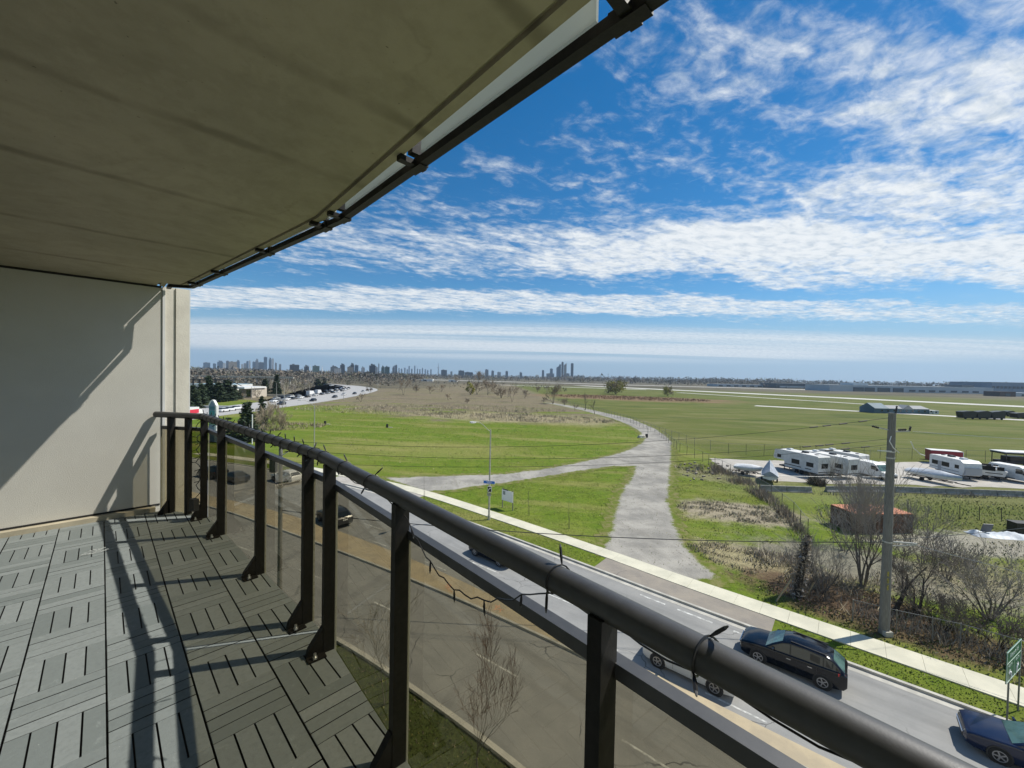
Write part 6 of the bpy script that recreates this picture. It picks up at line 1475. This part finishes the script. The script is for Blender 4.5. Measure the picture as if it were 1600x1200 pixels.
# white spires
for x_, yt, w_ in ((474, 576, 'short left one'), (485, 570.4, 'tallest, middle one'), (503, 570.8, 'right one')):
    xc = x_; dr = rt * ((xc - 800) / F_PX) + fw; s_ = 1350 / math.hypot(dr.x, dr.y); p = Vector((dr.x * s_, dr.y * s_, 0)); k = p.y / F_PX; H_ = CAM_H + (rt * ((xc - 800) / F_PX) + up * ((600 - yt) / F_PX) + fw).z * s_
    sp = thing('white_spire', 'white pointed spire among the office blocks, %s' % w_, 'spire', p, 0, 'white spires'); MB().tube([(0, 0, 0), (0, 0, H_ * .55), (0, 0, H_)], [3.4 * k / 2, 1.6 * k / 2, .1], 8).build('cone', M_white, sp); MB().tube([(0, 0, 0), (0, 0, H_ * .08)], [3.6 * k / 2, 3.5 * k / 2], 8).build('base', M_conc, sp)
# downtown, far away
rr = random.Random(5); xs = [(616, 571), (619, 570), (623, 575), (627, 576), (632, 574.5), (636, 576.5), (639, 572), (643, 576), (648, 571.5), (652, 576), (656, 577), (660, 575), (664, 577), (668, 578), (673, 577)]
for i, (x_, yt) in enumerate(xs): tower('%s hazy tower from the left in the far downtown skyline' % ORD[i], x_ - rr.uniform(.9, 1.5), x_ + rr.uniform(.9, 1.6), yt, rr.choice([F_blue, F_grey, F_blue]), 5600 + 40 * i, steps=i % 2, group='hazy downtown towers')
xc = 684.6; dr = rt * ((xc - 800) / F_PX) + fw; s_ = 5900 / math.hypot(dr.x, dr.y); p = Vector((dr.x * s_, dr.y * s_, 0)); H_ = CAM_H + (rt * ((xc - 800) / F_PX) + up * ((600 - 567) / F_PX) + fw).z * s_
ct = thing('needle_tower', 'needle thin tall tower with a pod at the right end of downtown', 'tower', p); MB().tube([(0, 0, 0), (0, 0, H_ * .62), (0, 0, H_)], [9, 5, 1], 8).build('shaft', F_grey, ct); MB().tube([(0, 0, H_ * .6), (0, 0, H_ * .62), (0, 0, H_ * .65), (0, 0, H_ * .67)], [6, 14, 14, 6], 10).build('pod', F_grey, ct)
# blocks between downtown and the four towers
for i, (x0, x1, yt, m_, w_) in enumerate(((688, 699, 578, 'd', 'first dark block right of the needle tower'), (715, 726, 579, 'd', 'left part of the long dark block'), (724, 740, 581.5, 'd', 'right part of the long dark block'), (757, 763.5, 577.4, 'g', 'grey one at the middle of the horizon'), (767, 772, 579.2, 'g', 'smaller one beside the grey one'), (789, 794, 580, 'g', 'lone small one'), (703, 707, 580.5, 'w', 'tiny pale one'), (746, 750, 580.5, 'g', 'tiny grey one'), (776, 783, 581.5, 'w', 'low pale one'), (811, 816, 582, 'g', 'small one left of the tower group'))):
    tower('far %s block on the horizon, %s' % (COLN[m_], w_), x0, x1, yt, FM[m_], 2600, group='low blocks on the middle horizon', cat='office block', name='office_block')
# the group of high towers right of centre
for x0, x1, yt, m_, w_, sl in ((846, 850.2, 578.4, 'b', 'small one furthest left', 0), (858.4, 863.8, 576, 'b', 'second small one', 0), (868.4, 874, 571.5, 'b', 'slanted one left of the big pair', 1), (872.5, 876.4, 569.4, 'b', 'tucked behind the slanted one', 0), (876.2, 880.4, 565.6, 'd', 'darkest and tallest of the group', 0), (880, 885.2, 567.2, 'e', 'beige one right of the tallest', 1), (890.8, 896, 567.6, 'd', 'separate dark one at the right', 0)):
    tower('%s tower right of the middle, %s' % (COLN[m_], w_), x0, x1, yt, FM[m_], 3000, steps=0, group='towers right of the middle', slant=bool(sl))
tower('low podium at the foot of the tower group', 852, 867, 583.6, F_grey, 2950, group=None, cat='building', name='podium_building'); tower('low pale annex right of the beige tower', 884, 890, 583.5, F_grey, 2950, group=None, cat='building', name='annex_building')
for px, yt, w_ in ((1188, 596, 'left one'), (1202, 595, 'right one')): tower('rounded grey tank like block on the right horizon, %s' % w_, px - 5, px + 5, yt, F_grey, 2400, group='tank blocks on the right horizon', cat='building', name='tank_block')

# ---- buildings behind the crossroad at the left
M_aqua = mat('aqua_sheet_roof', (.40, .56, .62), .5, (.32, .46, .53), .2); M_blackst = mat('black_steel', (.015, .02, .025), .5)
r_, L_, H_ = front_box('aqua_building', 'pale aqua roofed hall behind the dark pines', 'building', 292, 356, 609, 9, 30, M_white, M_aqua)
for k in range(8): MB().box((L_ * (k + .5) / 8, -.3, H_ * .4), (L_ / 8 * .6, .4, H_ * .4)).build('window', M_carglass, r_)
a, c_ = G(298, 611), G(362, 612); d = c_ - a; L_ = d.length; k = mpp(a); fr = thing('black_frame', 'black steel gantry frame standing over the aqua roof', 'gantry', a, math.atan2(d.y, d.x))
for f in (.06, .22, .40, .62, .82, .98): MB().box((L_ * f, 0, 9 * k), (1.5 * k, 1.5 * k, 18 * k)).build('column', M_blackst, fr)
MB().box((L_ / 2, 0, 18.6 * k), (L_ * 1.02, 1.8 * k, 1.3 * k)).build('beam', M_blackst, fr)
MB().bar((L_ * .98, 0, 17 * k), (L_ * 1.32, 0, 7 * k), 1.0 * k, .8 * k).build('brace', M_blackst, fr)
r_, L_, H_ = front_box('flat_roofed_building', 'pale beige building under an overhanging white flat roof', 'building', 373, 394, 621, 15, 14, mat('beige_wall', (.50, .44, .36), .8), M_white)
MB().box((L_ * .35, 2, H_ + .3), (L_ * 1.5, 20, .9)).build('overhanging_roof', M_white, r_); MB().box((L_ * .75, -.2, H_ * .45), (L_ * .3, .4, H_ * .7)).build('window', M_carglass, r_); MB().box((L_ * .25, -.2, H_ * .4), (L_ * .25, .4, H_ * .4)).build('window', M_carglass, r_)
r_, L_, H_ = front_box('boundary_wall', 'low white wall in front of the dark pines at the left', 'wall', 292, 372, 637, 4, 1.0, M_white, M_conc)
r_, L_, H_ = front_box('boundary_wall', 'low pale wall under the brown trees behind the queue of cars', 'wall', 398, 458, 619, 3.4, 1.0, M_conc, M_conc)
# elevated road deck
a, c_ = G(240, 600), G(458, 602); d = c_ - a; L_ = d.length; ov = thing('overpass', 'thin pale elevated road on piers running behind the left buildings', 'overpass', a, math.atan2(d.y, d.x)); k = mpp(a)
MB().box((L_ / 2, 4, 8.6), (L_, 9, 1.2)).build('deck', M_conc, ov); MB().box((L_ / 2, -.6, 9.6), (L_, .25, 1.0)).build('parapet', M_conc, ov)
for f in np.linspace(.04, .97, 12): MB().box((L_ * f, 4, 4), (1.6, 5, 8)).build('pier', M_conc, ov)
# pylon sign by the crossroad
a = G(333, 690); k = mpp(a); ps = thing('pylon_sign', 'teal pylon sign with a white arched frame beside the crossroad', 'sign', a, -.35); W = 15.5 * k; H_ = 66 * k
arc = [(-W / 2, H_ * .86)] + [(-W / 2 + W * f, H_ * .86 + H_ * .12 * math.sin(math.pi * f)) for f in np.linspace(.12, .88, 7)] + [(W / 2, H_ * .86)]
MB().prism([(-W / 2, 0), (W / 2, 0)] + arc[::-1], -.22, .22).build('board', M_bluebox, ps)
b = MB(); b.bar((W / 2, 0, 0), (W / 2, 0, H_ * .87), .5, .55); 
for p_, q_ in zip(arc, arc[1:]): b.bar((p_[0], 0, p_[1]), (q_[0], 0, q_[1]), .5, .3)
b.build('frame', M_white, ps)
for z, hh, c_ in ((.80, .08, (.03, .15, .2)), (.69, .10, (.04, .25, .28)), (.57, .10, (.03, .22, .26)), (.45, .09, (.22, .38, .26))): MB().box((0, -.235, H_ * z), (W * .84, .03, H_ * hh)).build('sign_panel', mat('sign_panel_%d' % int(z * 100), c_, .4), ps)
p = G(394, 694); wp = thing('white_post', 'plain white post sticking up beyond the railing', 'post', p); MB().tube([(0, 0, 0), (0, 0, 46 * mpp(p))], .11, 8).build('post', M_white, wp); MB().tube([(0, 0, 46 * mpp(p)), (0, 0, 46 * mpp(p) + .1)], .14, 8).build('cap', M_white, wp)
# flat white sheds in the dry field
for x0, x1, yb, h_, w_ in ((657, 676, 595.5, 3.2, 'left'), (701, 714, 596.5, 3.2, 'right'), (545, 553, 588, 3, 'furthest left')):
    r_, L_, H_ = front_box('white_shed', 'low white shed far beyond the dry field, %s one' % w_, 'building', x0, x1, yb, h_, 15, M_white, M_white, 'white sheds beyond the field'); MB().box((L_ * .4, -.3, H_ * .35), (L_ * .2, .5, H_ * .6)).build('door', M_hangdark, r_)

# ---- the far belt of woods and roofs that closes the horizon
M_woodbelt = [mat('far_wood_brown', (.16, .13, .095), .95), mat('far_wood_grey', (.19, .17, .14), .95), mat('far_wood_dark', (.075, .075, .058), .95), mat('far_wood_green', (.12, .125, .065), .95)]
def GD(px, dist):
    d = rt * ((px - 800) / F_PX) + fw; s_ = dist / math.hypot(d.x, d.y); return Vector((d.x * s_, d.y * s_, 0))
def belt(name, spec, n, seed, size):
    """spec: list of (px0, px1, base row, height px); clumps of branches standing on the ground"""
    rg_ = np.random.default_rng(seed); T_ = []; MI = []
    for x0, x1, y0, y1, hp, dens in spec:
        k_ = int(n * dens)
        for _ in range(k_):
            p = GD(rg_.uniform(x0, x1), rg_.uniform(y0, y1)); h = hp * rg_.uniform(.6, 1.2); m_ = 14; w_ = h * rg_.uniform(.4, .9)
            c_ = np.array([p.x, p.y, 0]) + np.stack([rg_.normal(0, w_ * .5, m_), rg_.normal(0, w_ * .5, m_), h * rg_.uniform(.05, 1, m_) ** .8], 1)
            T_.append(c_[:, None, :] + rg_.normal(0, 1, (m_, 3, 3)) * h * size); MI.append(np.full(m_, rg_.choice(4, p=[.4, .3, .2, .1])))
    o = tri_mesh(name, np.concatenate(T_), M_woodbelt, np.concatenate(MI)); o['kind'] = 'stuff'; return o
belt('treeline', [(240, 470, 700, 1700, 15, 2.2), (430, 660, 800, 1400, 15, 1.6), (640, 870, 1200, 2300, 13, 1.2), (860, 1230, 1150, 2000, 14, 1.6), (1180, 1330, 1100, 1500, 8, .4), (1400, 1640, 1700, 2300, 14, .4), (240, 420, 480, 700, 9, .5), (430, 620, 520, 800, 7, .5), (560, 860, 420, 900, 4, .5)], 420, 3, .11)
belt('treeline', [(240, 620, 1800, 3400, 24, 2.2), (600, 900, 2300, 4200, 20, 1.4), (880, 1240, 2100, 3600, 24, 1.8), (1240, 1640, 2200, 3500, 22, 1.2)], 420, 4, .14)

# ================================================================ grass and dry brush, blade by blade
M_g1 = mat('grass_blade', (.115, .178, .014), .9, flat=True); M_g2 = mat('grass_blade_dark', (.072, .115, .012), .9, flat=True); M_g3 = mat('grass_blade_yellow', (.23, .215, .065), .9, flat=True)
M_s1 = mat('straw', (.38, .32, .20), .95, flat=True); M_s2 = mat('straw_dark', (.23, .185, .12), .95, flat=True); M_s3 = mat('straw_pale', (.47, .42, .31), .95, flat=True)
def blades(name, poly, per_m2, h, w, mats, probs, seed, clump=0.0):
    rg_ = np.random.default_rng(seed); P_ = np.array(poly); lo, hi = P_.min(0), P_.max(0); n = int((hi - lo).prod() * per_m2)
    P = rg_.uniform(lo, hi, (n, 2)); P = P[inside(P, poly)]
    if clump:
        P0, P = P, P * (1.0 if h < .6 else .35)
        f = np.sin(P[:, 0] * 1.3 + 2 * np.sin(P[:, 1] * .9)) * np.sin(P[:, 1] * 1.7 + 1.5 * np.sin(P[:, 0] * .7)); P = P0[f > rg_.uniform(-1, 1, len(P)) * clump]
    n = len(P); a = rg_.uniform(0, 2 * np.pi, n); hh = h * rg_.uniform(.4, 1.3, n); ww = w * rg_.uniform(.6, 1.3, n); le = rg_.normal(0, .45, (n, 2)) * hh[:, None]
    T3 = np.zeros((n, 3, 3)); T3[:, 0, :2] = P + np.stack([np.cos(a), np.sin(a)], 1) * ww[:, None]; T3[:, 1, :2] = P - np.stack([np.cos(a), np.sin(a)], 1) * ww[:, None]; T3[:, 2, :2] = P + le; T3[:, 2, 2] = hh; T3[:, :2, 2] = -.01
    o = tri_mesh(name, T3, mats, rg_.choice(len(mats), n, p=probs)); o['kind'] = 'stuff'; return o
def uvpoly(k0, d0, k1, d1, u0, u1):
    us = np.linspace(u0, u1, 24); return [tuple(uv(u, edge(k0, u) + d0)[:2]) for u in us] + [tuple(uv(u, edge(k1, u) + d1)[:2]) for u in us[::-1]]
GM, GPb = [M_g1, M_g2, M_g3, M_s1], [.58, .12, .22, .08]
blades('grass', uvpoly('kerb_far', .2, 'walk_near', -.02, -20, 2.9), 90, .065, .035, GM, GPb, 11)
blades('grass', uvpoly('kerb_far', .2, 'walk_near', -.02, 15.8, 40.5), 70, .065, .035, GM, GPb, 12)
blades('grass', uvpoly('kerb_near', -4.5, 'kerb_near', -.25, -2, 34), 80, .09, .03, [M_g2, M_twig_dark, M_g3, M_s2], [.6, .15, .13, .12], 13)
tri = [G2(*p) for p in ((668, 769), (760, 759), (830, 749), (900, 737), (960, 729), (990, 730), (983, 750), (968, 775), (958, 805), (950, 842), (938, 856))]
blades('grass', tri, 36, .075, .045, GM, [.62, .12, .2, .06], 14, .4)
fld = [G2(*p) for p in ((470, 655), (600, 742), (700, 740), (790, 737), (850, 729), (905, 719), (955, 708), (985, 698), (1003, 688), (998, 674), (960, 657), (900, 645), (700, 652), (560, 645))]
blades('grass', fld, 3.2, .13, .10, GM, [.5, .08, .32, .10], 15, .6)
rp = [G2(*p) for p in ((1052, 700), (1065, 712), (1125, 745), (1200, 790), (1255, 850), (1262, 900), (1250, 945), (1200, 932), (1125, 904), (1092, 874), (1068, 846), (1056, 815), (1049, 780), (1052, 740))]
blades('grass', rp, 26, .11, .045, GM, [.42, .1, .30, .18], 16, .5)
vs_ = uvpoly('walk_far', .02, 'walk_far', 2.4, -22, 4.6); blades('grass', vs_, 40, .12, .045, [M_g1, M_g2, M_g3, M_s2], [.3, .4, .15, .15], 17)
lotg = [G2(*p) for p in ((1270, 790), (1420, 776), (1640, 790), (1640, 830), (1430, 828), (1300, 850))]
blades('grass', lotg, 10, .16, .06, GM, [.45, .2, .25, .1], 18)
lot2 = [G2(*p) for p in ((1390, 965), (1330, 930), (1420, 850), (1640, 845), (1640, 1040), (1500, 1000))]
blades('grass', lot2, 14, .16, .05, [M_g1, M_g3, M_s1, M_s2], [.3, .3, .2, .2], 19)
def ell(px, py, rx, ry, rot=0.0):
    c_ = G(px, py); return [(c_.x + math.cos(a) * rx * math.cos(rot) - math.sin(a) * ry * math.sin(rot), c_.y + math.cos(a) * rx * math.sin(rot) + math.sin(a) * ry * math.cos(rot)) for a in np.linspace(0, 6.28, 25)[:-1]]
M_p1 = mat('path_stone', (.42, .40, .36), .9, flat=True); M_p2 = mat('path_stone_dark', (.17, .16, .14), .9, flat=True)
pth = [G2(*p) for p in ((1048, 700), (1047, 740), (1045, 790), (1064, 848), (1124, 902), (1010, 882), (940, 859), (958, 822), (970, 775), (992, 738), (985, 715))]
blades('gravel', pth, 14, .035, .05, [M_p1, M_p2], [.55, .45], 41)
pth2 = [G2(*p) for p in ((640, 750), (790, 744), (905, 725), (985, 703), (990, 726), (900, 735), (760, 757), (680, 764))]
blades('gravel', pth2, 8, .04, .06, [M_p1, M_p2], [.55, .45], 42)
blades('weeds', pth, 7, .09, .05, [M_g3, M_g1, M_s2], [.4, .3, .3], 43, .15)
blades('weeds', pth2, 5, .09, .06, [M_g3, M_g1, M_s2], [.4, .3, .3], 44, .15)
SM = [M_s1, M_s2, M_s3, M_g3]
blades('dry_grass', ell(1150, 800, 6.5, 3.6, -.2), 70, .32, .03, SM, [.45, .25, .25, .05], 21, .6)
blades('dry_grass', ell(1195, 880, 6.2, 3.0, -.6), 80, .34, .03, SM, [.45, .2, .3, .05], 22, .6)
blades('dry_grass', ell(1110, 735, 6, 3.5, -.5), 22, .5, .05, SM, [.35, .35, .15, .15], 23, .7)
blades('dry_grass', ell(800, 652, 40, 14, -.2), 5.5, .7, .07, SM, [.42, .3, .2, .08], 24, .7)
blades('dry_grass', ell(680, 640, 60, 26, .1), 1.6, .8, .08, SM, [.4, .35, .15, .1], 25, .7)
blades('dry_grass', ell(980, 622, 60, 28, -.35), .9, 1.2, .22, [mat('reed', (.31, .195, .12), .95), mat('reed_dark', (.21, .13, .08), .95)], [.6, .4], 26, .8)
fb = [G2(*p) for p in ((1110, 725), (1132, 735), (1180, 757), (1212, 780), (1246, 812), (1270, 845), (1255, 850), (1228, 815), (1195, 785), (1155, 762), (1112, 740))]
blades('undergrowth', fb, 90, .8, .03, [M_s2, M_twig_tan, M_twig_grey, M_s1], [.25, .3, .3, .15], 27, .8)
blades('undergrowth', ell(1276, 757, 1.0, 1.3), 160, 1.3, .04, [M_twig_dark, M_pine, M_s2], [.6, .2, .2], 28)
lit_ = uvpoly('walk_far', 1.2, 'walk_far', 7.5, -9, 4.2); blades('leaf_litter', lit_, 90, .10, .06, [M_leafbrown, M_twig_dark, M_s2, M_twig_tan], [.4, .25, .2, .15], 29, .5)
blades('undergrowth', uvpoly('walk_far', 2.0, 'walk_far', 6.5, -16, 3.0), 36, .6, .022, [M_twig_grey, M_s1, M_s2, M_twig_tan], [.35, .15, .2, .3], 30, .7)
blades('undergrowth', ell(1300, 895, 5.5, 2.4, -.6), 60, .9, .02, [M_twig_grey, M_twig_tan, M_s3], [.5, .3, .2], 31, .7)
blades('undergrowth', ell(1420, 775, 16, .7, 0), 26, .7, .03, [M_twig_grey, M_s2, M_twig_dark], [.4, .3, .3], 32, .8)
blades('undergrowth', ell(410, 668, 16, 9, .4), 8, .9, .08, [M_twig_tan, M_s2, M_s1], [.5, .3, .2], 33, .8)

# ================================================================ the air
HZ = bpy.data.materials.new('haze_air'); HZ.use_nodes = True; t = NT(HZ.node_tree); HZ.node_tree.nodes.clear()
vp = t.new('ShaderNodeVolumePrincipled'); vp.inputs['Color'].default_value = (.62, .80, 1, 1); vp.inputs['Density'].default_value = .000085; vp.inputs['Anisotropy'].default_value = .2
o = t.new('ShaderNodeOutputMaterial'); t.L.new(vp.outputs[0], o.inputs['Volume'])
hz = MB().box((0, 0, 174), (2 * GR + 60, 2 * GR + 60, 350)).build('haze', HZ); tag(hz, kind='stuff')
SC.cycles.volume_bounces = 0; SC.cycles.max_bounces = 8; SC.cycles.diffuse_bounces = 4; SC.cycles.transparent_max_bounces = 16
SC.cycles.use_denoising = True
